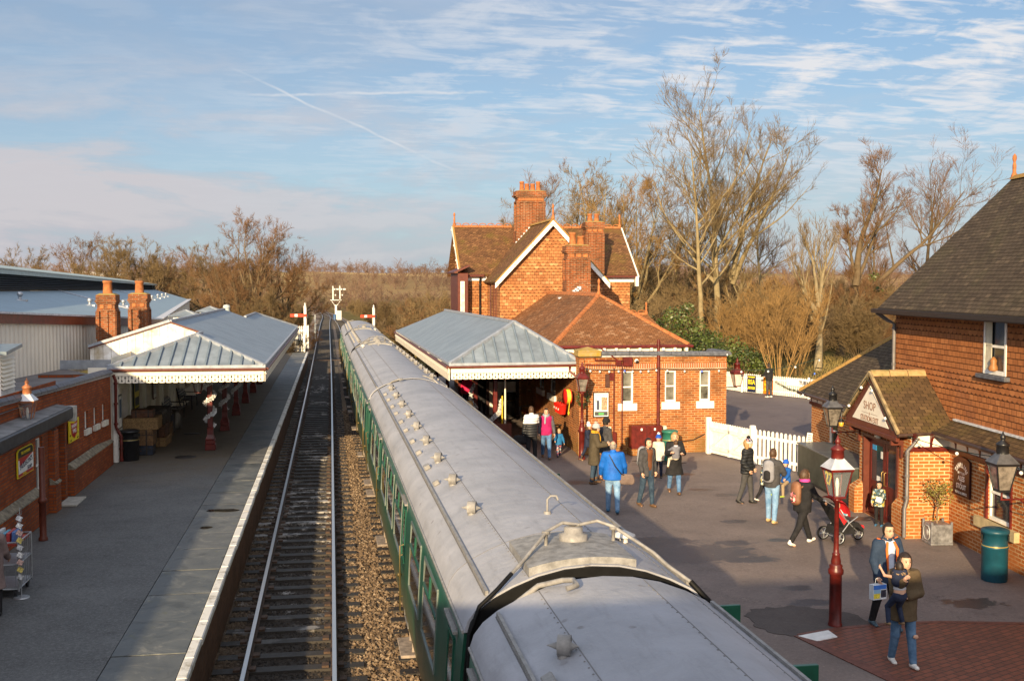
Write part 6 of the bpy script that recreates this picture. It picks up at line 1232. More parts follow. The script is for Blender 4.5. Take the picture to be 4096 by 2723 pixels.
    bays=[2.9,5.0,8.35,10.45,12.55,15.6,17.6]; drs=[.75,7.0,14.3,20.0]
    for s in(-1,1):
        for bc in bays:
            y=-HL+bc; f=fr(s,y-.78,y+.78,1.98,2.94,.05,.008,ALU,'window',root); side_panel(s,y-.76,y+.76,2.0,2.92,.004,CWIN,'pane',f)
            m=MB(); zz=2.62; m.bar((s*(bxz(zz)+.01),y-.76,zz),(s*(bxz(zz)+.01),y+.76,zz),.035,.02,up=(s,0,0)); m.bar((s*(bxz(2.65)+.01),y,2.63),(s*(bxz(2.88)+.01),y,2.90),.05,.02,up=(s,0,0)); m.build('ventilator_bar',M('window_green',(.006,.075,.048),.4),f)
        for k,dc in enumerate(drs):
            y=-HL+dc; dr=fr(s,y-.34,y+.34,1.05,3.05,.025,.004,SEAM,'door',root); f=fr(s,y-.22,y+.22,2.08,2.90,.04,.010,M('window_green',(.006,.075,.048),.4),'window',dr); side_panel(s,y-.21,y+.21,2.09,2.89,.006,CWIN,'pane',f)
            m=MB(); m.tube([(s*1.36,y-.28,1.55),(s*1.40,y-.28,1.57),(s*1.40,y-.28,2.2),(s*1.355,y-.28,2.22)],.014,5); m.sphere((s*1.37,y+.27,1.75),.04,8,5); m.tube([(s*1.36,y-.44,1.35),(s*1.41,y-.44,1.37),(s*1.41,y-.44,2.4),(s*1.345,y-.44,2.42)],.012,5); build_each(m,'handle',M('brass_handle',(.13,.10,.04),.45,.5),dr)
            m=MB(); zz=3.03; m.bar((s*(bxz(zz)+.03),y-.4,zz),(s*(bxz(zz)+.03),y+.4,zz),.03,.05,up=(s,0,0)); m.build('drip_strip',ROOFG,dr)
    # underframe, bogies, steps
    m=MB(); m.box(-1.12,1.12,-HL,HL,.72,.92); m.build('solebar',UND,root)
    for yb in(-HL+3.3,HL-3.3):
        m=MB()
        for s in(-1,1):
            m.bbox(s*1.02-.07,s*1.02+.07,yb-1.7,yb+1.7,.38,.62,.02)
            for dy in(-1.28,1.28): m.bbox(s*1.06-.1,s*1.06+.1,yb+dy-.16,yb+dy+.16,.28,.66,.03)
        m.box(-1.0,1.0,yb-.25,yb+.25,.4,.75); bg=m.build('bogie',UND,root)
        for dy in(-1.28,1.28):
            m=MB()
            for s in(-1,1): m.T=MB.T0@Matrix.Translation((s*.75,yb+dy,.46))@Matrix.Rotation(R(90),4,'Y'); m.lathe([(.46,-.07),(.46,.07),(.38,.07),(.36,.03),(.10,.03),(.10,.08)],n=18)
            m.build('wheelset',UND,bg)
    for s in(-1,1):
        for y in(-HL+.75,-HL+7.0,HL-6.3,HL-.6):
            m=MB(); m.bbox(s*1.26-.14,s*1.26+.14,y-.45,y+.45,.60,.65,.01); m.box(s*1.18-.03,s*1.18+.03,y-.3,y-.24,.62,.9); m.box(s*1.18-.03,s*1.18+.03,y+.24,y+.3,.62,.9); m.build('footboard',M('footboard',(.26,.21,.17),.8,var=.3,scale=9),root)
    m=MB(); m.bbox(-.9,.9,-2.2,1.8,.35,.72,.03); m.build('battery_box',UND,root)
    MB.T0=Matrix(); return root
lay=[(9.99,31.4),(-11.2,9.97),(31.42,51.4),(51.6,67.0),(67.2,83.2)]
lbl=['second green carriage from the camera, with a pale tank hatch on its roof end','nearest green carriage with its mottled grey roof filling the bottom of the view','third green carriage of the train, alongside the right canopy','fourth green carriage in the row','farthest green carriage of the train, at the platform end']
proto=None
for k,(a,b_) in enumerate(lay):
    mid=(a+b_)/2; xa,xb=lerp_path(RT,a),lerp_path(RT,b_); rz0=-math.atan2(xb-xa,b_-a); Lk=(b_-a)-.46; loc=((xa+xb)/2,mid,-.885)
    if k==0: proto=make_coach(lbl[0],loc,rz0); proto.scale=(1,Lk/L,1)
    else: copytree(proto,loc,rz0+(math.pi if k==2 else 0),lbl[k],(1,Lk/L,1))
# open doors on the platform side belong to the carriages: hinged panels standing out from the body
def open_door(coach,y,x):
    m=MB()
    z0,z1=.20,2.06; w_=.66; wz0,wz1=1.18,1.90; yy=y
    for a,b_,c,d in((0,w_,z0,wz0),(0,.11,wz0,wz1),(w_-.11,w_,wz0,wz1),(0,w_,wz1,z1)): m.bbox(x+a,x+b_,yy-.025,yy+.025,c,d,.004)
    for cx_,cz,sx,sz in((.11,wz0,1,1),(w_-.11,wz0,-1,1),(.11,wz1,1,-1),(w_-.11,wz1,-1,-1)): m.prism([(x+cx_,yy-.02,cz),(x+cx_+sx*.09,yy-.02,cz),(x+cx_,yy-.02,cz+sz*.09)],(0,.04,0))
    return m
kids=[o for o in sc.objects if o.get('category')=='railway carriage']
def addpart(m,name,mat,parent):
    o=m.build(name,mat); o.parent=parent; mw=Matrix.Translation(parent.location)@parent.rotation_euler.to_matrix().to_4x4()@Matrix.Diagonal((*parent.scale,1)); o.matrix_parent_inverse=mw.inverted(); return o
for ci,y,x in((0,11.3,3.76),(1,9.38,3.78),(0,19.8,3.5)):
    m=open_door(kids[ci],y,x); d=addpart(m,'door',M('coach_door_green',(.008,.085,.05),.3,var=.15),kids[ci])
    m2=MB(); m2.box(x+.12,x+.54,y-.006,y+.006,1.20,1.45); o=m2.build('pane',GLASSD); o.parent=d; o.matrix_parent_inverse=(Matrix.Translation(kids[ci].location)@kids[ci].rotation_euler.to_matrix().to_4x4()@Matrix.Diagonal((*kids[ci].scale,1))).inverted()
# ================================================================ FENCES, GATES, SMALL THINGS
def fence(name,label,pts,h,gap=.135,w_=.085,rails=(.22,.80),post=.1,posts=True,cat='fence',flip=1):
    r_=thing(name,label,cat,(*pts[0],0)); m=MB(); pm=[]
    for (xa,ya),(xb,yb) in zip(pts[:-1],pts[1:]):
        a,b_=Vector((xa,ya,0)),Vector((xb,yb,0)); Lf=(b_-a).length; u=(b_-a)/Lf; n=Vector((u.y,-u.x,0))*flip; k=int(Lf/gap)
        for i in range(k+1):
            p=a+u*(Lf*(i+.5)/(k+1)); m.prism([p-u*w_/2+Vector((0,0,.04)),p+u*w_/2+Vector((0,0,.04)),p+u*w_/2+Vector((0,0,h-.06)),p+u*w_*.3+Vector((0,0,h-.01)),p+Vector((0,0,h)),p-u*w_*.3+Vector((0,0,h-.01)),p-u*w_/2+Vector((0,0,h-.06))],n*.022)
        for rz in rails: m.bar(a+Vector((0,0,h*rz))-n*.02,b_+Vector((0,0,h*rz))-n*.02,.04,.085)
        pm+=[a,b_] if not pm else [b_]
        for j in range(1,int(Lf/2.4)): pm.append(a+u*(Lf*j/int(Lf/2.4)))
    m.build('picket_panel',WHITE,r_)
    if posts:
        for p in pm: m=MB(); m.bbox(p.x-post/2,p.x+post/2,p.y-post/2,p.y+post/2,0,h+.06,.015); m.build('post',WHITE,r_)
    return r_
fence('picket_fence','white picket fence panel between the gate and the shop wall',[(12.88,31.9),(13.80,29.85)],1.12,gap=.175,w_=.095)
fence('picket_fence','low white picket fence at the far side of the car park',[(20.2,56.2),(20.93,53.6),(22.88,49.8),(26,44)],1.0,gap=.13)
r_=thing('boarded_gate','white boarded gate with a diagonal brace by the station corner','gate',(12.2,34.2,0)); ga_,gb_=Vector((12.22,34.2,0)),Vector((12.85,31.95,0)); u=(gb_-ga_).normalized(); n=Vector((-u.y,u.x,0))*-1; Lg=(gb_-ga_).length; m=MB(); zz=lambda v:Vector((0,0,v))
for i in range(17): p=ga_+u*(.12+(Lg-.24)*(i+.5)/17); m.prism([p-u*.056+zz(.06),p+u*.056+zz(.06),p+u*.056+zz(1.06),p+zz(1.10),p-u*.056+zz(1.06)],-n*.022)
m.build('boards',WHITE,r_); m=MB()
for z in(.25,.86): m.bar(ga_+u*.1+zz(z)+n*.03,gb_-u*.1+zz(z)+n*.03,.05,.11)
for a,b_ in(((.16,.25),(1.05,.86)),((1.25,.25),(2.15,.86))): m.bar(ga_+u*a[0]+zz(a[1])+n*.03,ga_+u*b_[0]+zz(b_[1])+n*.03,.045,.08)
for s_ in(.12,1.17,Lg-.12): m.bar(ga_+u*s_+zz(.06)+n*.03,ga_+u*s_+zz(1.1)+n*.03,.05,.1,up=u)
m.build('brace',WHITE,r_)
for p in(ga_,gb_): m=MB(); m.bbox(p.x-.08,p.x+.08,p.y-.08,p.y+.08,0,1.22,.02); m.build('post',WHITE,r_)
m=MB(); c=ga_+u*1.75+zz(.9)+n*.06; m.prism([c-u*.1-zz(.16),c+u*.1-zz(.16),c+u*.1+zz(.14),c-u*.1+zz(.14)],n*.004); tag(m.build('paper_notice',PAPER,loc=tuple(c)),'sheet of paper pinned on the boarded gate','notice')
r_=thing('notice_board','slim white notice above a red box on a post at the fence end','notice',(13.62,29.75,0)); m=MB(); m.bar((13.60,29.72,0),(13.60,29.72,.75),.05,.05,up=(1,0,0)); m.build('post',WHITE,r_); m=MB(); m.bbox(13.42,13.68,29.58,29.70,.70,.86,.01); m.build('red_box',RED,r_)
m=MB(); m.T=Matrix.Translation((13.66,29.68,1.06))@Matrix.Rotation(R(10),4,'Y'); m.bbox(-.10,.10,-.01,.01,-.22,.24,.003); f=m.build('board',BLACK,r_); m=MB(); m.T=Matrix.Translation((13.66,29.668,1.06))@Matrix.Rotation(R(10),4,'Y'); m.box(-.085,.085,-.004,.0,-.2,.22); m.build('paper',WHE,f)
m=MB(); m.T=Matrix.Translation((13.66,29.66,1.06))@Matrix.Rotation(R(10),4,'Y')
for z,w_ in((.14,.06),(.08,.05),(.03,.055),(-.02,.04),(-.09,.06),(-.14,.05)): m.box(-w_,w_,-.002,.0,z,z+.02)
m.build('print',NAVY,f)
ud=Vector((22.88-20.93,49.8-53.6,0)).normalized(); nd=Vector((-ud.y,ud.x,0)); nd=-nd if nd.y>0 else nd
def fsign(label,s0,s1,z0,z1,mat,name,lines,cat='sign'):
    b0=Vector((20.93,53.6,0)); r_=thing(name,label,cat,tuple(b0+ud*s0)); m=MB(); o=nd*.06; m.prism([b0+ud*s0+o+zz(z0),b0+ud*s1+o+zz(z0),b0+ud*s1+o+zz(z1),b0+ud*s0+o+zz(z1)],nd*.02); m.build('plate',mat,r_)
    for tx,sz,z,mt_,ss,off in lines: text(tx,sz,mt_,r_,frame_mat(b0+ud*((s0+s1)/2+off)+nd*.084+zz(z),ud,nd),thick=.003,sx=ss,bold=.01)
fsign('dark blue sign with big yellow letters on the far picket fence',.45,1.0,.08,.93,NAVY,'bicycle_sign',[('BSA',.34,.58,YEL,.8,0),('THE PERFECT',.09,.84,YEL,.8,0),('BICYCLES',.17,.28,YEL,.62,0)])
ORG=M('enamel_orange',(.80,.20,.01),.3,var=.1); fsign('orange enamel sign with yellow lines beside the person at the far fence',1.5,2.1,.06,.9,ORG,'orange_sign',[('READ',.2,.74,YEL,.8,0),('THE NEWS',.16,.52,YEL,.6,0),('DAILY',.18,.28,YEL,.8,0)])
fsign('long white banner with dark blue letters hung on the far fence',3.0,5.0,.58,.93,WHE,'fence_banner',[('TURNERS',.26,.76,NAVY,.9,.25)],cat='banner')
m=MB(); b0=Vector((20.93,53.6,0)); P=[b0+ud*(2.3+2.6*k/12)+nd*.1+zz(.72-.34*math.sin(math.pi*k/12)) for k in range(13)]
for k,p in enumerate(P[:-1]):
    for j in range(3): foliage(m,p.lerp(P[k+1],j/3),.07,16,900+k*3+j,.05)
tag(m.build('green_garland',LEAF,loc=tuple(P[0])),'drooping green garland hung on the far picket fence','garland')
# platform end gate
fence('platform_gate','white picket gate closing the far end of the left platform',[(-3.5,91.6),(-2.4,91.6)],1.5,gap=.16,cat='gate'); fence('picket_fence','second white picket panel behind the platform end gate',[(-3.3,96),(-2.2,96)],2.0,gap=.16)
r_=thing('platform_notice','small dark notice board fixed on the platform end gate','notice',(-2.9,91.5,.4)); m=MB(); m.bbox(-3.1,-2.6,91.46,91.52,.55,1.0,.01); m.build('board',BLKE,r_)
r_=thing('ground_frame','grey lever frame standing by the platform end gate','lever frame',(-3.4,91.0,0)); m=MB(); m.bbox(-3.7,-2.9,90.9,91.2,1.1,1.6,.04); m.build('cabinet',M('frame_grey',(.5,.48,.43),.6),r_); m=MB(); m.bar((-3.6,91.05,0),(-3.6,91.05,1.1),.08,.08); m.bar((-3.0,91.05,0),(-3.0,91.05,1.1),.08,.08); m.build('leg',BLACK,r_)
# signals
SIGW=M('signal_white',(.62,.62,.60),.5); SIGR=M('signal_red',(.72,.05,.02),.4)
def semaphore(x,y,z0,h,label,arm=1.25,az=-.75):
    r_=thing('semaphore_signal',label,'signal',(x,y,z0)); m=MB(); m.bbox(x-.13,x+.13,y-.13,y+.13,z0+.7,z0+h,.03); m.lathe([(.13,0),(.17,.05),(.06,.2),(.09,.28),(.0001,.45)],(x,y,z0+h),8); m.build('post',SIGW,r_); m=MB(); m.bbox(x-.15,x+.15,y-.15,y+.15,z0,z0+.75,.03); m.build('base',BLACK,r_)
    m=MB(); za=z0+h+az; a,b_,c=x-.1,x-.1-arm*.42,x-.1-arm; m.bbox(c,x+.12,y-.18,y-.14,za-.13,za+.13,.01); f=m.build('signal_arm',SIGR,r_); m=MB(); m.box(x-.1-arm*.68,x-.1-arm*.46,y-.183,y-.179,za-.13,za+.13); m.build('white_band',SIGW,f)
    m=MB(); m.bbox(x+.1,x+.32,y-.2,y+.0,za-.3,za+.12,.03); m.build('spectacle',BLACK,r_); m=MB(); m.bar((x+.2,y,z0+.5),(x+.2,y,za),.025,.025); m.build('wire',BLACK,r_); return r_
semaphore(-2.6,102,-.7,4.2,'red semaphore signal on a white post left of the tracks'); semaphore(4.05,112,-.6,3.7,'red semaphore signal on a white post right of the train')
r_=thing('bracket_signal','white bracket signal with two posts seen from behind, by the track curve','signal',(.42,195,-.6)); m=MB(); m.bbox(.22,.6,194.8,195.2,-.6,2.0,.05); m.bbox(-.6,1.45,194.6,195.4,2.75,2.9,.04)
for s in(-1,1): m.tube([(.42,195,1.6),(.42+s*.35,195,2.1),(.42+s*.8,195,2.75)],.07,6)
m.build('frame',SIGW,r_)
for x in(-.08,1.13):
    m=MB(); m.bbox(x-.11,x+.11,194.9,195.1,2.9,5.2,.03); m.lathe([(.12,0),(.05,.15),(.0001,.35)],(x,195,5.2),8); f=m.build('post',SIGW,r_); m=MB(); m.bbox(x+.1,x+1.0,195.1,195.14,4.62,4.88,.01); a=m.build('signal_arm',SIGW,f); m=MB(); m.box(x+.42,x+.58,195.09,195.097,4.62,4.88); m.build('black_band',BLACK,a); m=MB(); m.lathe([(.12,0),(.12,.25)],(x+.42,195,3.6),8); m.build('balance_disc',SIGW,f); m=MB(); m.bar((x+.42,195,2.9),(x+.42,195,4.6),.04,.04); m.build('rod',BLACK,f)
m=MB(); m.bbox(.55,1.35,188.8,189.5,-.5,1.1,.03); tag(m.build('relay_cabinet',M('cabinet_grey',(.5,.5,.47),.5),loc=(.95,189,-.5)),'grey trackside cabinet at the foot of the bracket signal','cabinet'); m=MB(); m.lathe([(.25,0),(.25,.9),(.0001,.95)],(.2,190.5,-.5),10); tag(m.build('water_butt',M('butt_blue',(.04,.10,.22),.5),loc=(.2,190.5,-.5)),'blue barrel beside the grey trackside cabinet','barrel')
m=MB(); m.bbox(-6.6,-5.9,205,206,-.4,.6,.05); tag(m.build('grey_marker_post',SIGW,loc=(-6.2,205,-.4)),'white lineside marker near the track curve','marker') if 0 else None
m=MB(); m.bar((-1.98-.4,93,-.9),(-1.98-.4,93,2.2),.06,.06) if 0 else m.bar((-1.95,117,-.9),(-1.95,117,2.4),.10,.10); m.bar((-2.1,117,.6),(-1.8,117,.6),.05,.05); m.bar((-2.1,117,1.4),(-1.8,117,1.4),.05,.05); tag(m.build('speed_post',M('post_grey_blue',(.30,.34,.36),.5),loc=(-1.95,117,-.9)),'thin grey post between the left signal and the track','post')
m=MB(); m.tube([(-6.9,73,-.5),(-6.9,73,4.1)],.22,10); m.lathe([(.24,0),(.2,.15),(.0001,.2)],(-6.9,73,4.1),10); tag(m.build('vent_pipe',M('pipe_pale',(.42,.46,.46),.5),loc=(-6.9,73,-.5)),'pale grey vent pipe rising behind the far end of the left canopy','pipe')
# cage trolley with books and the card rack
r_=thing('cage_trolley','galvanised cage trolley loaded with books at the left edge of the platform','trolley',(-6.0,20.7,0)); m=MB()
for x in(-6.55,-5.6):
    for y in(20.35,21.2): m.tube([(x,y,.12),(x,y,1.0)],.018,6)
for z in(.16,.60,1.0): m.tube([(-6.55,20.35,z),(-5.6,20.35,z),(-5.6,21.2,z),(-6.55,21.2,z),(-6.55,20.35,z)],.014,6)
for k in range(6): y=20.45+k*.13; m.tube([(-5.6,y,.16),(-5.6,y,1.0)],.005,4); m.tube([(-6.55+k*.18,20.35,.16),(-6.55+k*.18,20.35,.6)],.005,4)
m.build('frame',STEEL,r_); m=MB(); m.box(-6.54,-5.61,20.36,21.19,.17,.19); m.box(-6.54,-5.61,20.36,21.19,.60,.62); m.build('shelf',STEEL,r_)
for x in(-6.5,-5.66):
    for y in(20.42,21.12): m=MB(); m.T=Matrix.Translation((x,y,.07))@Matrix.Rotation(R(90),4,'Y'); m.lathe([(.07,-.02),(.07,.02)],n=12); m.build('castor',BLACK,r_)
m=MB(); m.box(-6.5,-5.63,20.38,21.15,.93,.97); m.build('red_tray',M('tray_red',(.4,.06,.04),.5),r_)
BK=[M('book_%s'%c,v,.5,var=.2) for c,v in(('blue',(.08,.16,.38)),('white',(.6,.6,.6)),('cyan',(.1,.3,.42)),('red',(.4,.05,.05)))]
for k in range(9): m=MB(); x=-6.45+k*.09; m.T=Matrix.Translation((x,20.75,.97))@Matrix.Rotation(R(-12+k*2),4,'Y'); m.bbox(-.03,.03,-.22,.22,0,.14+.02*(k%3),.004); tag(m.build('book',BK[k%4],loc=(x,20.75,.97)),'book standing in the cage trolley at the left edge','book','books in the cage trolley')
r_=thing('postcard_rack','tall thin wire rack with nine tiers of postcards','card rack',(-5.56,20.35,0)); m=MB(); m.tube([(-5.56,20.36,0),(-5.56,20.36,1.62)],.010,6); m.lathe([(.14,0),(.13,.02)],(-5.56,20.36,0),12)
CARDS=[M('card_%s'%c,v,.4,var=.5,scale=30) for c,v in(('grey',(.45,.46,.48)),('yellow',(.6,.48,.12)),('pink',(.5,.32,.28)),('pale',(.65,.64,.62)))]
for k in range(10):
    z=.34+k*.132
    for s in(-1,1): m.tube([(-5.56,20.36,z),(-5.56+s*.045,20.31,z-.02),(-5.56+s*.05,20.30,z+.06)],.004,4)
m.build('wire_frame',STEEL,r_)
for k in range(9): m=MB(); m.T=Matrix.Translation((-5.56,20.31,.385+k*.132))@Matrix.Rotation(R(30),4,'Y')@Matrix.Rotation(R(-18),4,'X'); m.bbox(-.05,.05,-.004,.004,-.04,.045,.001); m.build('postcard',CARDS[k%4],r_)
# footbridge the photograph was taken from (behind the camera; its shadow falls on the forecourt)
fb=thing('footbridge','iron footbridge spanning the tracks behind the viewpoint','footbridge',(1,-1.7,0)); m=MB(); m.box(-5.6,9.0,-2.9,-.55,3.85,4.05); m.build('deck',M('deck_wood',(.15,.12,.09),.8),fb); m=MB()
for y in(-2.9,-.6):
    m.bbox(-5.6,9.0,y,y+.05,4.05,5.46,.01); m.bbox(-5.6,9.0,y-.03,y+.08,5.44,5.54,.01)
m.build('parapet',MAROON,fb); m=MB()
for x in(-5.3,5.6,8.8):
    for y in(-2.8,-.7): m.bbox(x-.12,x+.12,y-.12,y+.12,-.3,3.85,.02)
m.build('leg',MAROON,fb)
# ================================================================ PEOPLE
class SDF:
    def __init__(s,lo,hi,h):
        s.lo=np.array(lo,float); s.h=h; s.n=np.maximum(4,np.ceil((np.array(hi)-s.lo)/h).astype(int)+1)
        s.f=np.full(s.n,9.,np.float32); s.ax=[s.lo[i]+h*np.arange(s.n[i]) for i in range(3)]
    def sub(s,lo,hi,mg=.09):
        i0=np.clip(((np.array(lo)-mg-s.lo)/s.h).astype(int),0,s.n-1); i1=np.clip(((np.array(hi)+mg-s.lo)/s.h).astype(int)+2,1,s.n)
        sl=tuple(slice(a,b) for a,b in zip(i0,i1)); X=s.ax[0][sl[0]][:,None,None]; Y=s.ax[1][sl[1]][None,:,None]; Z=s.ax[2][sl[2]][None,None,:]; return sl,X,Y,Z
    def put(s,sl,d,k):
        a=s.f[sl]
        if a.size==0: return
        if k<=0: s.f[sl]=np.minimum(a,d)
        else: hh=np.clip(.5+.5*(a-d)/k,0,1); s.f[sl]=a*(1-hh)+d*hh-k*hh*(1-hh)
    def cap(s,a,b,ra,rb,k=.03,sq=(1,1,1)):
        a,b=np.array(a,float),np.array(b,float); r=max(ra,rb); sl,X,Y,Z=s.sub(np.minimum(a,b)-r,np.maximum(a,b)+r)
        q=np.array(sq); ba=(b-a)/q; L=max(ba@ba,1e-9); px,py,pz=(X-a[0])/q[0],(Y-a[1])/q[1],(Z-a[2])/q[2]
        h=np.clip((px*ba[0]+py*ba[1]+pz*ba[2])/L,0,1); d=np.sqrt((px-ba[0]*h)**2+(py-ba[1]*h)**2+(pz-ba[2]*h)**2)-(ra+(rb-ra)*h); s.put(sl,d*min(sq),k)
    def ell(s,c,r,k=.02):
        c,r=np.array(c,float),np.array(r,float); sl,X,Y,Z=s.sub(c-r,c+r); q=np.sqrt(((X-c[0])/r[0])**2+((Y-c[1])/r[1])**2+((Z-c[2])/r[2])**2); s.put(sl,(q-1)*min(r),k)
    def clip(s,fn):
        X=s.ax[0][:,None,None]; Y=s.ax[1][None,:,None]; Z=s.ax[2][None,None,:]; s.f=np.maximum(s.f,fn(X,Y,Z).astype(np.float32)+0*s.f)
    def mesh(s):
        f=s.f; ins=f<0; n=np.array(f.shape)-1
        if not ins.any(): return np.zeros((0,3)),np.zeros((0,4),int)
        acc=np.zeros((*n,3)); cnt=np.zeros(n)
        for ax in range(3):
            o=[i for i in range(3) if i!=ax]; sa=[slice(None)]*3; sb=[slice(None)]*3; sa[ax]=slice(0,-1); sb[ax]=slice(1,None)
            A,B=f[tuple(sa)],f[tuple(sb)]; cr=(A<0)!=(B<0); t=np.where(cr,A/np.where(cr,A-B,1),0)
            for d0 in(0,1):
                for d1 in(0,1):
                    q=[slice(None)]*3; q[o[0]]=slice(d0,d0+n[o[0]]); q[o[1]]=slice(d1,d1+n[o[1]]); c=cr[tuple(q)]; tt=t[tuple(q)]
                    acc[...,ax]+=np.where(c,tt,0); acc[...,o[0]]+=c*d0; acc[...,o[1]]+=c*d1; cnt+=c
        has=cnt>0; idx=-np.ones(n,int); idx[has]=np.arange(has.sum()); ijk=np.stack(np.nonzero(has),1)
        V=s.lo+s.h*(ijk+acc[has]/cnt[has][:,None]); Q=[]
        for ax in range(3):
            o=[i for i in range(3) if i!=ax]; sa=[slice(None)]*3; sb=[slice(None)]*3; sa[ax]=slice(0,-1); sb[ax]=slice(1,None); A,B=ins[tuple(sa)],ins[tuple(sb)]
            e=np.stack(np.nonzero(A!=B),1); e=e[(e[:,o[0]]>0)&(e[:,o[1]]>0)&(e[:,o[0]]<n[o[0]])&(e[:,o[1]]<n[o[1]])]
            if not len(e): continue
            def at(d0,d1): q=e.copy(); q[:,o[0]]-=d0; q[:,o[1]]-=d1; return idx[q[:,0],q[:,1],q[:,2]]
            q=np.stack([at(1,1),at(0,1),at(0,0),at(1,0)],1); fl=A[e[:,0],e[:,1],e[:,2]]; 
            if ax==1: fl=~fl
            q[~fl]=q[~fl][:,::-1]; Q.append(q)
        return V,np.concatenate(Q)
def cloth(name,a,b_,scale=6.,rough=.85,rib=0.,bmp=.6):
    """cloth: folds, optional quilting in rows"""
    if name in MC: return MC[name]
    m,t,b=newmat(name); tc=t.n('ShaderNodeTexCoord').outputs['Object']; p=pos(t)
    n=t.noise(p,scale,5,.65); n2=t.noise(p,26,3,.6); c=t.mix(t.step(n,.32,.68),a,b_); h=t.math('ADD',t.math('MULTIPLY',n,.9),t.math('MULTIPLY',n2,.3))
    if rib: z=t.sep(tc)[2]; wv=t.math('ABSOLUTE',t.math('SINE',t.math('MULTIPLY',z,math.pi/rib))); c=t.mix(t.math('MULTIPLY',t.step(wv,.35,.05),.6),c,tuple(x*.35 for x in a)); h=t.math('ADD',h,t.math('MULTIPLY',wv,1.2))
    t.set(b.inputs['Base Color'],c); b.inputs['Roughness'].default_value=rough; b.inputs['Specular IOR Level'].default_value=.25; bump(t,b,h,bmp,.03); MC[name]=m; return m
def split_z(name,lo,hi,zc,rib=0.):
    m,t,b=newmat(name); tc=t.n('ShaderNodeTexCoord').outputs['Object']; z=t.sep(tc)[2]; c=t.mix(t.step(z,zc-.01,zc+.01),lo,hi); wv=t.math('ABSOLUTE',t.math('SINE',t.math('MULTIPLY',z,math.pi/.085)))
    c=t.mix(t.math('MULTIPLY',t.step(wv,.3,.0),.5),c,tuple(x*.5 for x in lo)); t.set(b.inputs['Base Color'],c); b.inputs['Roughness'].default_value=.55; bump(t,b,wv,.6,.03); return m
def pattern(name,cols,scale):
    m,t,b=newmat(name); p=t.n('ShaderNodeTexCoord').outputs['Object']; v=t.n('ShaderNodeTexVoronoi'); t.set(v.inputs['Vector'],p); v.inputs['Scale'].default_value=scale; n=len(cols)
    r=t.n('ShaderNodeValToRGB'); r.color_ramp.interpolation='CONSTANT'; e=r.color_ramp.elements
    while len(e)<n: e.new(.5)
    for i,(el,c) in enumerate(zip(e,cols)): el.position=i/n; el.color=(*c,1)
    t.set(r.inputs[0],t.sep(v.outputs['Color'])[0]); t.set(b.inputs['Base Color'],r.outputs[0]); b.inputs['Roughness'].default_value=.8; return m
def stripes(name,a,b_,per):
    m,t,b=newmat(name); z=t.sep(t.n('ShaderNodeTexCoord').outputs['Object'])[2]; t.set(b.inputs['Base Color'],t.mix(t.math('GREATER_THAN',t.math('FRACT',t.math('DIVIDE',z,per)),.5),a,b_)); b.inputs['Roughness'].default_value=.9; return m
SKIN=M('skin',(.58,.34,.23),.5,var=.06,scale=8); EYE=M('eye',(.03,.025,.02),.2); LIP=M('lip',(.36,.13,.10),.5); BROW=M('eyebrow',(.09,.055,.03),.8)
HAIRS={k:M('hair_'+k,v,.55,var=.35,scale=30) for k,v in dict(brown=(.075,.040,.02),dark=(.022,.014,.010),blonde=(.36,.22,.09),grey=(.24,.21,.18),black=(.010,.008,.008),ginger=(.30,.13,.05)).items()}
JEAN=cloth('denim_blue',(.045,.11,.24),(.13,.24,.42),9); JEANL=cloth('denim_light',(.10,.21,.38),(.27,.42,.62),7); JEAND=cloth('denim_dark',(.016,.032,.06),(.05,.085,.13),8); BLK=cloth('cloth_black',(.010,.010,.012),(.022,.021,.023),8); CHAR=cloth('cloth_charcoal',(.035,.035,.04),(.07,.068,.072),9)
BRN=M('shoe_brown',(.13,.07,.035),.6,var=.25); SHW_=M('shoe_white',(.74,.71,.67),.6,var=.06); SHB=M('shoe_black',(.012,.012,.013),.4); SHT=M('shoe_tan',(.48,.34,.17),.7,var=.15); SHBL=M('shoe_blue',(.05,.16,.30),.5,var=.2)
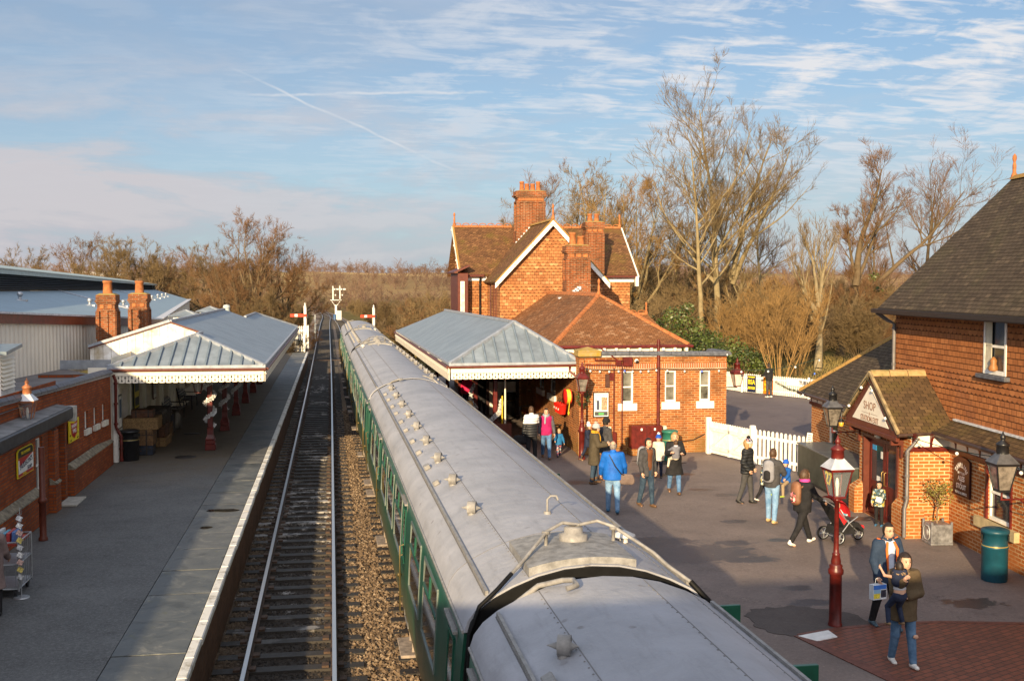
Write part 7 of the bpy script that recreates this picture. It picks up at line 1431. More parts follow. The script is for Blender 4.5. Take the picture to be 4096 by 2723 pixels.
def person(label,loc,yaw,h=1.70,legs=((.0,.05,.03),(.0,.05,.03)),arms=((.05,.14,.25,0),(.05,.14,.25,0)),lean=.02,head=(0,0),hair=('brown','short'),jacket=None,trousers=JEAN,shoes=SHB,hat=None,scarf=None,shirt=None,fat=1.,base=None,vox=.0155,glasses=False,fur=None,sleeves=None,boots=None,bare=None):
    """faces +Y before yaw. legs: (pitch, knee, splay); arms: (pitch, abduct, elbow, inward). jacket: (material, thickness, hem below waist, flare)"""
    root=thing('person',label,'person',loc,R(yaw)); MB.T0=ROOTM[root.name].copy(); k=h/1.72; kid=max(0.,(1.5-h))*.42; hs=(1+kid)/1.0
    v=lambda *a: np.array(a,float)
    hipz=.90-kid*.10; thigh,shin=.425-kid*.05,.405-kid*.05; J={}
    for i,(p,kn,spl) in enumerate(legs):
        sx=-1 if i==0 else 1; hip=v(sx*.088,0,hipz); d1=v(sx*spl,math.sin(p),-math.cos(p)); d1/=np.linalg.norm(d1); kne=hip+d1*thigh; d2=v(sx*spl*.5,math.sin(p-kn),-math.cos(p-kn)); d2/=np.linalg.norm(d2); J[i]=[hip,kne,kne+d2*shin,p-kn]
    low=min(J[0][2][2],J[1][2][2]); dz=(.075-low) if base is None else base/k-hipz
    for i in(0,1):
        for j in range(3): J[i][j]=J[i][j]+v(0,0,dz)
    pel=v(0,0,hipz+dz+.02); up=v(0,math.sin(lean),math.cos(lean)); ch=pel+up*(.42-kid*.06); nk=pel+up*(.555-kid*.08); hc=nk+up*.02+v(0,.025,.135*hs)+v(math.sin(head[1])*.0,math.sin(head[0])*.06,-abs(math.sin(head[0]))*.02)
    A=[]
    for i,(p,ab,el,inw) in enumerate(arms):
        sx=-1 if i==0 else 1; sh=ch+up*.075+v(sx*(.165*fat**.5-kid*.03),0,0); d1=v(sx*math.sin(ab),math.sin(p)*math.cos(ab),-math.cos(p)*math.cos(ab)); e=sh+d1*(.285-kid*.05); d2=v(sx*(math.sin(ab)*.6-inw),math.sin(p+el),-math.cos(p+el)); d2/=np.linalg.norm(d2); w_=e+d2*(.245-kid*.04); A.append((sh,e,w_,d2,sx))
    fwd=lambda a: v(0,math.cos(a),math.sin(a))
    allp=np.array([pel,ch,hc]+[q for i in(0,1) for q in J[i][:3]]+[q for a in A for q in a[:3]]); lo=allp.min(0)-.26; hi=allp.max(0)+.30
    hr=v(.076,.098,.118)*hs
    def put_head(S,o=0.): S.ell(hc,hr+o,.0); S.ell(hc+v(0,.030*hs,-.055*hs),v(.056,.066,.062)*hs+o,.03)
    def torso(S,o): 
        S.cap(pel+v(0,0,.0),pel+up*.14,.125*fat+o,.118*fat+o,.05,(1.15,.86,1)); S.cap(pel+up*.12,ch,.118*fat+o,.128*fat**.7+o,.06,(1.22,.86,1)); S.cap(ch+up*.06+v(-.10,0,0),ch+up*.06+v(.10,0,0),.085+o,.085+o,.05); S.cap(nk-up*.06,nk+up*.03,.058+o*.6,.052+o*.4,.03)
    def arm(S,o,upto=1.):
        for sh,e,w_,d,sx in A: S.cap(sh,e,.052*fat**.5+o,.042+o,.035); S.cap(e,e+(w_-e)*upto,.042+o,.030+o,.02)
    def leg(S,o,upto=1.):
        for i in(0,1): S.cap(J[i][0]+v(0,0,.03),J[i][1],.088*fat**.6+o,.056+o,.04); S.cap(J[i][1],J[i][1]+(J[i][2]-J[i][1])*upto,.056+o,.040+o*1.1,.02)
    def emit(S,name,mat,extra=None,mats=None):
        V,Q=S.mesh(); m=MB(); m.v=[]
        if len(V): m.add((V*k).tolist(),Q.tolist(),0,True)
        if extra: extra(m)
        return m.build(name,mats or mat,root)
    # body, one skin surface with face and hands
    S=SDF(lo,hi,vox); torso(S,-.004); arm(S,-.006); leg(S,-.006); put_head(S); S.ell(hc+v(0,.102*hs,-.022*hs),v(.013,.017,.020)*hs,.012)
    for sx in(-1,1): S.ell(hc+v(sx*.077*hs,.0,-.015*hs),v(.011,.017,.028)*hs,.008)
    for i in(0,1): an=J[i][2]; t_=fwd(J[i][3]*.6); S.cap(an-t_*.02-v(0,0,.03),an+t_*.12-v(0,0,.05),.035,.028,.02)
    for sh,e,w_,d,sx in A: S.cap(w_,w_+d*.075,.026,.030,.015)
    def face(m):
        for sx in(-1,1):
            m.sphere((hc+v(sx*.030,.092,.006)*hs)*k,.0105*hs*k,8,6,1); m.bar((hc+v(sx*.016,.098,.032)*hs)*k,(hc+v(sx*.046,.090,.030)*hs)*k,.010*k,.008*k,3)
        m.sphere((hc+v(0,.094,-.062)*hs)*k,.022*hs*k,8,5,2,(1,.35,.36))
        for sh,e,w_,d,sx in A:     # four unequal fingers and a thumb, half curled
            pm=w_+d*.085; fwdv=v(0,1,0)-d*d[1]; fwdv=fwdv/max(1e-6,np.linalg.norm(fwdv)) if np.linalg.norm(fwdv)>.3 else v(0,0,1); inn=np.cross(d,fwdv)*(1 if np.cross(d,fwdv)[0]*sx<0 else -1)
            for q,l in zip((-.027,-.009,.009,.027),(.052,.066,.070,.060)):
                a=pm+fwdv*q; b_=a+d*l*.55+inn*.006; c_=b_+d*l*.35+inn*l*.45; m.tube([a*k,b_*k,c_*k],[.0095*k,.0085*k,.0065*k],6)
            a=w_+d*.045+fwdv*.028; m.tube([a*k,(a+fwdv*.026+d*.022)*k,(a+fwdv*.034+d*.05+inn*.012)*k],[.011*k,.010*k,.008*k],6)
        if glasses:
            for sx in(-1,1):
                P=[(hc+v(sx*.031+.022*math.cos(a),.104,.004+.017*math.sin(a))*hs)*k for a in np.linspace(0,6.283,11)]; m.tube(P,.0028*k,5,1); m.tube([(hc+v(sx*.054,.100,.008)*hs)*k,(hc+v(sx*.080,.01,.004)*hs)*k],.0025*k,4,1)
    emit(S,'body',None,face,[SKIN,EYE,LIP,BROW])
    zt=pel[2]
    # trousers
    S=SDF(lo,hi,vox); leg(S,.014,.97); S.cap(pel-up*.02,pel+up*.09,.125*fat+.008,.118*fat+.006,.05,(1.15,.86,1)); S.clip(lambda X,Y,Z: Z-(zt+.10)); emit(S,'trousers',trousers)
    for i in(0,1):
        an=J[i][2]; f0=fwd(J[i][3]*.6); S=SDF(an-.22,an+.24,.012); S.cap(an-f0*.035-v(0,0,.032),an+f0*.13-v(0,0,.046),.046,.036,.02,(1,1,.9)); S.cap(an-v(0,0,.03),an+v(0,0,.02) if boots is None else J[i][2]+(J[i][1]-J[i][2])*boots,.048,.046 if boots is None else .062,.02); S.clip(lambda X,Y,Z: (an[2]-.075-.002)-Z); emit(S,'boot' if boots else 'shoe',shoes)
    if shirt is not None:
        S=SDF(lo,hi,vox); torso(S,.006); S.clip(lambda X,Y,Z: np.maximum(Z-(nk[2]-.01),(zt-.06 if bare is None else zt+bare)-Z)); emit(S,'shirt',shirt)
    if jacket:
        jm,th,hem,flare=jacket; S=SDF(lo,hi,vox); torso(S,th); 
        if sleeves is None: arm(S,th*.75+.004,.93)
        if hem>0:
            hz=zt-hem; S.cap(v(0,pel[1],zt+.02),v(0,pel[1]+(J[0][1][1]+J[1][1][1])*.12,hz),.120*fat+th,.125*fat+th+flare,.05,(1.15,.9,1))
        zc=zt-hem
        open_=shirt is not None and bare is None
        S.clip(lambda X,Y,Z: np.maximum(np.maximum(zc-Z+.0*X,Z-(nk[2]+.015)),-1. if not open_ else np.where((Y>.0)&(np.abs(X)<.045+.05*np.clip((Z-zt)/.5,0,1)),.03,-1.)))
        emit(S,'jacket',jm)
        S=SDF(nk-.2,nk+.2,.013); S.cap(nk-up*.03,nk+up*.025,.075+th*.5,.068+th*.3,0); S.clip(lambda X,Y,Z: .062-np.sqrt((X-nk[0])**2+(Y-nk[1]-.01)**2)); emit(S,'collar',fur or jm)
        if sleeves is not None: S=SDF(lo,hi,vox); arm(S,th*.75,.93); emit(S,'sleeve',sleeves)
    hm,style=HAIRS.get(hair[0]),hair[1]
    if style!='none':
        S=SDF(hc-.30*hs,hc+.24*hs,.0125*hs); S.ell(hc,hr+.012,0); 
        if style in('bob','long','curly'):
            e_={'bob':.10,'curly':.09,'long':.22}[style]; w_=.03 if style!='curly' else .035; S.ell(hc+v(0,-.025,-.01),hr+w_,.02)
            for sx in(-1,0,1): S.cap(hc+v(sx*.06,-.035-.02*(sx==0),0)*hs,hc+v(sx*.07,-.03-.03*(sx==0),-e_)*hs,.045*hs,.035*hs,.03)
        if style=='tied': S.ell(hc+v(0,-.11*hs,.02),v(.04,.05,.05)*hs,.02)
        if style=='balding': S.clip(lambda X,Y,Z: np.maximum((Z-hc[2])-.055*hs, -9+0*Y))
        fr_=.072 if style in('short','balding','tied') else .066
        S.clip(lambda X,Y,Z: np.maximum(np.minimum(Y-hc[1]-(.02 if style!='balding' else .0)*hs+0*Z,fr_*hs-(Z-hc[2])+0*Y),-(Z-(hc[2]-(.075 if style in('short','balding','tied') else .30)*hs))+0*Y)); emit(S,'hair',hm)
    if hat:
        S=SDF(hc-.2*hs,hc+.26*hs,.0125*hs); S.ell(hc+v(0,0,.018)*hs,hr+.024,0); S.clip(lambda X,Y,Z: (hc[2]+.028*hs)-Z+(Y-hc[1])*.10); emit(S,'hat',hat[0])
        m=MB(); n_=22; m.lathe([((.104)*hs*k,-.012*k),(.110*hs*k,.0),(.110*hs*k,.035*hs*k),(.100*hs*k,.045*hs*k)],tuple((hc+v(0,.004,.018)*hs)*k),20); m.build('hat_brim',hat[1] if len(hat)>2 else hat[0],root)
        if len(hat)>1 and hat[-1] is not None: m=MB(); foliage(m,tuple((hc+v(0,-.01,.165)*hs)*k),.052*k*hs,260,5,.032,shell=.6); m.sphere(tuple((hc+v(0,-.01,.16)*hs)*k),.042*k*hs,9,7); m.build('pompom',hat[-1],root)
    if scarf is not None: 
        m=MB(); 
        for q in(0,1): m.tube([((nk+v(.085*math.cos(a),.010+.085*math.sin(a),.015+.035*q-.012*math.sin(a)))*k) for a in np.linspace(0,6.283,15)],.036*k,8)
        m.tube([(nk+v(.03,.10,.01))*k,(nk+v(.045,.15,-.10))*k,(nk+v(.05,.155,-.24))*k],[.034*k,.032*k,.028*k],7); m.build('scarf',scarf,root)
    if fur is not None and jacket: m=MB(); 
    MB.T0=Matrix(); root['_k']=k; return root,dict(A=[[x*k for x in a[:3]] for a in A],nk=nk*k,ch=ch*k,pel=pel*k,hc=hc*k,k=k)
def at(root,p): return ROOTM[root.name]@Vector(tuple(p))
def backpack(root,I,label,mat,trim,s=1.,strap=None):
    c=I['ch']*.55+I['pel']*.45; k=I['k']*s; r_=thing('backpack',label,'backpack',tuple(at(root,c)),root.rotation_euler.z); MB.T0=ROOTM[root.name].copy(); y0=c[1]-.13*I['k']
    S=SDF((-.25,-.42,c[2]/I['k']-.3),(.25,.12,c[2]/I['k']+.5),.015); z=c[2]/I['k']; S.cap((0,y0/I['k']-.09,z-.05),(0,y0/I['k']-.075,z+.24),.13,.12,0,(1.15,.72,1)); V,Q=S.mesh(); m=MB(); m.add((V*k+np.array([0,0,(1-s)*z*I['k']])).tolist(),Q.tolist(),0,True); m.build('bag',mat,r_)
    m=MB(); S=SDF((-.2,-.5,z-.25),(.2,.0,z+.2),.015); S.cap((0,y0/I['k']-.165,z-.05),(0,y0/I['k']-.16,z+.06),.075,.07,0,(1.2,.6,1)); V,Q=S.mesh(); m.add((V*k+np.array([0,0,(1-s)*z*I['k']])).tolist(),Q.tolist(),0,True); m.build('pocket',trim,r_)
    m=MB()
    for sx in(-1,1):
        n_=I['nk']; q=I['k']; m.tube([(sx*.10*q,y0-.02,n_[2]-.10*q),(sx*.105*q,n_[1]-.02*q,n_[2]-.012*q),(sx*.10*q,n_[1]+.11*q,n_[2]-.10*q),(sx*.12*q,n_[1]+.125*q,n_[2]-.25*q),(sx*.15*q,c[1]+.02*q,c[2]-.08*q)],.020*q,6)
    m.build('strap',strap or trim,r_); MB.T0=Matrix(); return r_
def handbag(label,p,rz,sx,sy,sz,mat,strap=None,name='bag',cat='bag',soft=.3,handles=True):
    r_=thing(name,label,cat,p,rz); MB.T0=ROOTM[r_.name].copy(); S=SDF((-sx-.08,-sy-.08,-sz-.08),(sx+.08,sy+.08,sz+.08),.013); S.cap((-sx*.6,0,-sz*.35),(sx*.6,0,-sz*.35),sz*.62,sz*.62,.0,(1,sy/sz,1)); S.cap((-sx*.55,0,sz*.3),(sx*.55,0,sz*.3),sz*.5,sz*.5,.04,(1,sy/sz,1)); V,Q=S.mesh(); m=MB(); m.add(V.tolist(),Q.tolist(),0,True); m.build('bag',mat,r_)
    if strap: m=MB(); m.tube([tuple(q) for q in strap],.014,6); MB.T0=Matrix(); 
    MB.T0=Matrix()
    if strap: m=MB(); m.tube(strap,.014,6); m.build('strap',SHB,r_)
    elif handles: MB.T0=ROOTM[r_.name].copy(); m=MB(); m.tube([(-sx*.3,0,sz*.7),(-sx*.2,0,sz*1.5),(sx*.2,0,sz*1.5),(sx*.3,0,sz*.7)],.008,6); m.build('handle',mat,r_); MB.T0=Matrix()
    return r_
WALK=((.36,.12,.02),(-.30,.22,.02)); WALK2=((-.28,.25,.02),(.38,.10,.02)); STAND=((.03,.06,.04),(-.02,.04,.04)); HANG=((.08,.16,.25,0),(-.05,.16,.25,0)); POCK=((-.15,.30,.75,.35),(-.15,.30,.75,.35)); SIT=((1.25,1.15,.28),(1.25,1.1,.28))
HOLD=((.55,.25,1.15,.45),(.55,.25,1.25,.5))
PUFF=split_z('puffer_two_tone',(.014,.015,.018),(.74,.73,.72),1.22); 
p1,I1=person('man seen from behind in a black puffer jacket with white shoulders',(6.15,33.6,0),8,1.72,STAND,((-.05,.2,.2,0),(.35,.2,.9,.3)),hair=('brown','short'),jacket=(PUFF,.040,.12,.0),trousers=BLK)
h_=at(p1,I1['A'][0][2]); handbag('black soft holdall hanging from the hand of the man in the two tone puffer',(h_.x-.12,h_.y-.02,h_.z-.18),R(15),.26,.13,.17,BLK)
MAG=cloth('fleece_magenta',(.26,.008,.075),(.38,.018,.12),7); GRS=cloth('sleeve_grey',(.05,.055,.06),(.10,.10,.11),8)
p2,I2=person('woman in a magenta jacket with grey sleeves and blue jeans leading a small child',(6.72,34.1,0),172,1.64,WALK,((.1,.22,.2,0),(.05,.15,.3,.0)),head=(.2,0),hair=('dark','tied'),jacket=(MAG,.026,.08,.0),trousers=JEAN,shoes=BRN,scarf=cloth('scarf_grey',(.20,.22,.27),(.32,.34,.38),9),sleeves=GRS,fat=1.12)
BLC=cloth('coat_teal_blue',(.012,.09,.22),(.022,.15,.33),7); KP=pattern('kid_trousers_navy',[(.015,.03,.10),(.02,.035,.12),(.5,.12,.10),(.015,.03,.10),(.35,.35,.35)],26)
person('small child in a blue coat walking beside the woman in magenta',(7.2,34.4,0),176,.92,WALK2,((.15,.35,.2,0),(.7,.3,.4,0)),hair=('blonde','bob'),jacket=(BLC,.034,.10,.03),trousers=KP,shoes=SHB)
NAVYC=cloth('coat_navy',(.010,.014,.035),(.022,.03,.06),7); PINKW=M('hat_pinkwhite',(.72,.62,.64),.95,var=.08,bmp=.5,bs=90); 
person('girl in a navy coat and pale pink bobble hat by the lamp post',(7.95,33.5,0),-118,1.18,WALK,((.3,.2,.9,.2),(.25,.2,1.0,.2)),hair=('brown','long'),jacket=(NAVYC,.036,.22,.05),trousers=NAVYC,shoes=BRN,hat=(PINKW,PINKW,M('fur_white',(.78,.74,.72),.95)),boots=.4)
OLV=cloth('coat_olive_brown',(.050,.040,.026),(.088,.070,.046),6); GRH=M('hat_grey',(.36,.38,.40),.95,var=.08,bmp=.6,bs=80); MUS=M('scarf_mustard',(.58,.30,.02),.9,var=.15,bmp=.5,bs=60)
p5,I5=person('woman in a long olive coat, grey bobble hat and mustard scarf looking at a phone',(7.2,29.55,0),-98,1.66,((.10,.06,.03),(-.08,.05,.05)),((.35,.12,1.25,.25),(.35,.12,1.25,.25)),head=(.35,0),hair=('brown','short'),jacket=(OLV,.045,.36,.03),trousers=JEAND,shoes=BRN,hat=(GRH,GRH,M('fur_beige',(.50,.42,.34),.95)),scarf=MUS,boots=.25)
h_=at(p5,(np.array(I5['A'][0][2])+np.array(I5['A'][1][2]))/2+np.array([0,.10,.03])); m=MB(); m.T=Matrix.Translation(h_)@Matrix.Rotation(R(-98),4,'Z')@Matrix.Rotation(R(50),4,'X'); m.bbox(-.04,.04,-.006,.006,-.075,.075,.004); tag(m.build('mobile_phone',M('phone_blue',(.35,.45,.55),.3),loc=tuple(h_)),'pale mobile phone held by the woman in the olive coat','phone')
person('man in a dark grey coat and black beanie behind the woman in olive',(7.68,30.2,0),-70,1.74,((.22,.1,.03),(-.2,.15,.03)),((.15,.16,.3,0),(.1,.18,.25,0)),hair=('dark','short'),jacket=(CHAR,.030,.16,.01),trousers=JEAND,shoes=BRN,hat=(BLK,BLK,None))
CBL=cloth('jacket_bright_blue',(.006,.085,.38),(.012,.14,.56),6,rough=.6)
p7,I7=person('stocky balding man from behind in a bright blue jacket and light jeans',(6.74,25.7,0),-14,1.74,((.20,.08,.04),(-.22,.16,.03)),((.1,.3,.4,.1),(.15,.3,.5,.1)),hair=('grey','balding'),jacket=(CBL,.036,.10,.015),trousers=JEANL,shoes=SHBL,fat=1.28)
a=at(p7,I7['nk']+np.array([-.1,-.13,-.03])); b_=at(p7,np.array([.20,-.16,.98])); handbag('grey brown shoulder bag slung behind the man in bright blue',tuple(at(p7,np.array([.33,-.10,.86]))),R(-25),.18,.08,.15,cloth('bag_taupe',(.12,.085,.075),(.19,.14,.12),8),strap=[tuple(a),tuple(at(p7,np.array([.05,-.21,1.18]))),tuple(b_),tuple(at(p7,np.array([.28,-.1,.95])))],name='shoulder_bag')
p8,I8=person('dark haired man in a charcoal jacket and dark jeans wearing a grey backpack',(7.77,26.25,0),202,1.72,((.12,.06,.03),(-.16,.16,.03)),((-.1,.2,.35,.1),(-.05,.2,.4,.1)),head=(.1,.3),hair=('dark','short'),jacket=(CHAR,.026,.13,.01),trousers=JEAND,shoes=BRN,shirt=cloth('shirt_rust',(.12,.04,.02),(.18,.07,.03)))
backpack(p8,I8,'grey backpack on the man in the charcoal jacket',cloth('pack_grey',(.20,.20,.22),(.32,.32,.34),8),CHAR,1.)
p9,I9=person('woman in an open black coat and blue flared jeans carrying a child',(9.0,27.85,0),170,1.64,((.30,.10,.03),(-.26,.20,.03)),HOLD,hair=('blonde','bob'),head=(.1,0),jacket=(BLK,.034,.36,.07),trousers=JEAN,shoes=BRN)
person('toddler in a grey hooded jacket and cream trousers held by the woman in black',(8.96,27.60,.0),5,.90,SIT,((.9,.5,.4,.2),(.9,.5,.4,.2)),hair=('brown','short'),jacket=(cloth('toddler_grey',(.12,.12,.15),(.19,.19,.22),8),.034,.06,.01),trousers=cloth('toddler_cream',(.60,.52,.42),(.72,.65,.55)),shoes=BRN,scarf=cloth('hood_lilac',(.42,.40,.45),(.55,.53,.58)),base=1.0)
BHAT=M('hat_royal_blue',(.012,.09,.48),.9,var=.1,bmp=.4,bs=80)
person('child in a blue hat and cream coat half hidden behind the woman in black',(9.28,30.2,0),150,1.22,STAND,HANG,hair=('blonde','short'),jacket=(cloth('coat_cream',(.52,.46,.38),(.66,.60,.50)),.034,.2,.04),trousers=NAVYC,hat=(BHAT,BHAT,M('fur_white',(.78,.74,.72),.95)))
PUFB=cloth('puffer_black',(.014,.016,.019),(.032,.034,.038),7,.5,rib=.085,bmp=.7); BOB=pattern('hat_bobble_pattern',[(.02,.03,.07),(.5,.22,.20),(.02,.03,.07),(.3,.3,.34)],34); GRL=cloth('leggings_grey',(.045,.045,.048),(.075,.073,.075),8)
p12,_=person('woman in a black puffer jacket, patterned bobble hat and knee boots',(10.42,26.25,0),-128,1.63,((.14,.06,.05),(-.18,.12,.05)),POCK,hair=('blonde','long'),jacket=(PUFB,.044,.10,.01),trousers=GRL,shoes=SHB,hat=(BOB,GRH,BLK),boots=.8,fat=1.1)
CAMB=pattern('coat_navy_print',[(.012,.03,.08),(.015,.035,.10),(.05,.28,.34),(.012,.03,.08),(.50,.50,.42),(.45,.36,.08)],22)
person('little child in a navy printed coat and striped hat beside the knee booted woman',(10.96,26.5,0),-112,.96,WALK,((.2,.3,.5,.1),(.4,.3,.8,.2)),hair=('brown','short'),jacket=(CAMB,.036,.10,.03),trousers=BLK,shoes=SHW_,hat=(stripes('hat_stripes',(.02,.035,.06),(.45,.52,.55),.07),GRH,None))
p14,I14=person('man in a dark jacket and blue jeans carrying a boy, beige shoes',(10.15,24.0,0),-48,1.72,((.12,.06,.05),(-.12,.08,.05)),((.3,.2,.8,.1),(.45,.3,1.25,.4)),hair=('brown','short'),head=(0,.3),jacket=(CHAR,.028,.08,.0),trousers=JEANL,shoes=SHT)
backpack(p14,I14,'grey and black backpack on the man carrying the boy',cloth('pack_grey2',(.17,.17,.20),(.28,.28,.31),8),BLK,1.)
person('boy in a bright blue hat and coat carried by the man with beige shoes',(10.48,23.95,0),110,.98,SIT,((.7,.5,.3,.1),(.2,.5,.2,0)),hair=('brown','short'),jacket=(cloth('coat_royal',(.008,.06,.26),(.014,.11,.40),7),.036,.06,.02),trousers=cloth('khaki',(.22,.16,.10),(.32,.24,.15)),shoes=M('shoe_lime',(.35,.45,.06),.5),hat=(BHAT,BHAT,None),base=.98)
p16,I16=person('woman in black with brown bob and pink scarf pushing the red pushchair',(9.93,21.85,0),-72,1.66,((.46,.08,.03),(-.42,.22,.03)),((.55,.12,.45,.0),(.55,.12,.45,.0)),lean=.10,hair=('brown','bob'),jacket=(BLK,.030,.10,.01),trousers=BLK,shoes=SHW_,scarf=M('scarf_pink',(.62,.06,.30),.85,var=.12),fat=1.22)
FLO=pattern('pack_floral',[(.20,.08,.04),(.14,.05,.03),(.55,.10,.14),(.62,.50,.42),(.05,.03,.03),(.60,.20,.22)],26)
backpack(p16,I16,'brown backpack with a pink floral panel on the woman with the pushchair',M('pack_brown',(.21,.095,.05),.6,var=.2),FLO,1.,strap=M('pack_brown',(.21,.095,.05)))
CAMO=pattern('coat_camouflage',[(.03,.05,.05),(.06,.11,.11),(.03,.05,.05),(.45,.48,.42),(.42,.32,.06),(.07,.14,.20)],24)
p19,I19=person('small boy in a camouflage coat standing at the shop door with a paper',(12.46,23.25,0),140,1.02,STAND,((.55,.2,.9,.4),(.15,.2,.5,.1)),hair=('black','curly'),jacket=(CAMO,.038,.12,.03),trousers=BLK,shoes=SHBL)
h_=at(p19,I19['A'][0][2]+np.array([.03,.08,.0])); m=MB(); m.T=Matrix.Translation(h_)@Matrix.Rotation(R(20),4,'Y'); m.box(-.08,.08,-.004,.004,-.06,.06); tag(m.build('leaflet',PAPER,loc=tuple(h_)),'white leaflet in the hand of the boy at the shop door','leaflet')
NJ=cloth('jacket_navy',(.014,.028,.058),(.03,.05,.09),6); SHI=cloth('shirt_pale_blue',(.42,.50,.64),(.56,.63,.74),8); ORT=M('trim_orange',(.70,.14,.02),.7)
p20,I20=person('man in glasses and an open navy jacket with orange trim, walking towards the camera',(8.85,16.25,0),186,1.72,((.20,.05,.03),(-.18,.14,.03)),((.25,.2,.45,.1),(.05,.25,.5,.1)),head=(.12,0),hair=('dark','short'),jacket=(NJ,.034,.13,.012),trousers=BLK,shoes=M('shoe_slate',(.06,.10,.13),.5),shirt=SHI,glasses=True,vox=.0125,fat=1.12)
MB.T0=ROOTM[p20.name].copy(); m=MB(); k=I20['k']; n_=I20['nk']; c_=I20['ch']
for sx in(-1,1):
    m.tube([(sx*.06*k,n_[1]+.10,n_[2]-.02),(sx*.10*k,c_[1]+.150,c_[2]+.0),(sx*.085*k,c_[1]+.158,c_[2]-.22),(sx*.07*k,c_[1]+.155,c_[2]-.40)],[.02,.022,.018,.012],6)
    m.tube([(sx*.07*k,n_[1]+.02,n_[2]-.015),(sx*.19*k,c_[1]+.01,c_[2]+.165)],[.012,.012],6)
m.build('orange_trim',ORT,p20); MB.T0=Matrix()
h_=at(p20,I20['A'][1][2]); r_=thing('carrier_bag','colourful paper carrier bag held by the man in glasses','bag',(h_.x-.02,h_.y-.03,h_.z-.33)); m=MB(); x,y,z=h_.x-.02,h_.y-.05,h_.z-.36; m.T=Matrix.Translation((x,y,z))@Matrix.Rotation(R(12),4,'Z'); m.prism([(-.13,-.05,0),(.13,-.05,0),(.13,.05,0),(-.13,.05,0)],(0,0,.24)); m.build('bag',M('bag_white',(.62,.66,.70),.5,var=.1),r_)
for nm,a,b_,c,d,mt_ in(('blue_band',-.125,.125,.165,.235,M('bag_blue',(.04,.16,.55),.4)),('yellow_print',-.12,.0,.02,.10,M('bag_yellow',(.75,.60,.06),.4,var=.3,scale=40)),('dark_print',.02,.12,.03,.15,M('bag_dark',(.03,.03,.05),.4,var=.6,scale=50)),('sky_print',-.12,.01,.10,.16,M('bag_sky',(.25,.45,.65),.4))): m=MB(); m.T=Matrix.Translation((x,y,z))@Matrix.Rotation(R(12),4,'Z'); m.box(a,b_,-.053,-.0502,c,d); m.build(nm,mt_,r_)
m=MB(); m.T=Matrix.Translation((x,y,z))@Matrix.Rotation(R(12),4,'Z'); m.tube([(-.06,0,.24),(-.04,0,.33),(.04,0,.33),(.06,0,.24)],.006,6); m.build('handle',PAPER,r_)
PRK=cloth('parka_olive',(.075,.052,.028),(.125,.088,.050),6); RIP=cloth('denim_ripped',(.05,.11,.20),(.13,.22,.34),7)
p21,I21=person('woman in an olive parka and ripped jeans carrying a child across her front',(8.24,14.62,0),176,1.66,((.24,.06,.01),(-.10,.20,.01)),((.20,.18,1.05,2.3),(.85,.25,1.55,.35)),head=(.28,.2),hair=('dark','bob'),jacket=(PRK,.044,.20,.02),trousers=RIP,shoes=SHW_,fur=M('fur_collar',(.24,.17,.10),.95,var=.4,scale=60,bmp=.8,bs=70),vox=.0125)
MB.T0=ROOTM[p21.name].copy(); m=MB(); m.sphere((-.115,.185,.47),.042,9,6,sq=(1,.35,.75)); m.sphere((-.10,.10,.78),.03,9,6,sq=(1,.5,.6)); m.build('bare_knee',SKIN,p21); MB.T0=Matrix()
p22,I22=person('child with bare midriff and fur hood held by the woman in the parka',(8.03,14.34,0),4,1.00,((.75,1.0,.16),(.7,1.0,.16)),((1.5,.35,.6,.3),(1.3,.35,.6,.3)),hair=('dark','short'),lean=.05,jacket=None,trousers=cloth('joggers_navy',(.014,.02,.045),(.03,.04,.075)),shoes=M('boot_brown',(.20,.12,.06),.6,var=.2),shirt=cloth('shirt_grey',(.40,.40,.42),(.52,.52,.54)),bare=.17,base=1.10,boots=.5,vox=.0125)
MB.T0=ROOTM[p22.name].copy(); m=MB(); S=SDF((-.2,-.25,.9),(.25,.25,1.5),.013); c=I22['ch']; S.cap((0,c[1]-.01,c[2]-.02),(0,c[1],c[2]+.10),.105,.10,.03,(1.2,.9,1)); V,Q=S.mesh(); m.add(V.tolist(),Q.tolist(),0,True); m.build('coat',NAVYC,p22); m=MB(); foliage(m,(0,I22['nk'][1]-.02,I22['nk'][2]+.03),.10,380,77,.04,(1.25,.8,.42)); m.build('fur_hood',M('fur_brown',(.24,.16,.09),.95,var=.4),p22); MB.T0=Matrix()
person('distant visitor in a dark jacket and grey trousers standing at the far fence',(21.3,50.9,0),20,1.66,STAND,((.4,.15,.9,.2),(.1,.15,.3,0)),hair=('dark','short'),jacket=(BLK,.03,.06,0),trousers=CHAR,shoes=SHW_)
p24,I24=person('person with their back turned at the left edge, in a dusty pink coat',(-5.74,19.3,0),6,1.60,STAND,((.3,.15,.6,0),(.3,.15,.6,0)),hair=('grey','short'),jacket=(cloth('coat_dusty_pink',(.16,.115,.11),(.24,.175,.165),6),.034,.42,.05),trousers=BLK)
backpack(p24,I24,'black backpack on the person by the cage trolley',BLK,CHAR,1.15)
person('person in a bright red jacket and dark trousers in the shade of the right canopy',(5.72,47,0),190,1.68,STAND,HANG,hair=('dark','short'),jacket=(cloth('jacket_red_pink',(.55,.012,.06),(.75,.03,.12)),.03,.08,0),trousers=BLK)
person('person all in black standing in the shade of the right canopy',(6.28,46.3,0),165,1.72,STAND,HANG,hair=('dark','long'),jacket=(BLK,.034,.3,.03),trousers=BLK)
person('sandy haired person whose head shows just above the carriage roof edge',(4.5,36.1,0),100,1.66,STAND,HANG,hair=('blonde','bob'),jacket=(CHAR,.03,.1,0),trousers=JEAND)
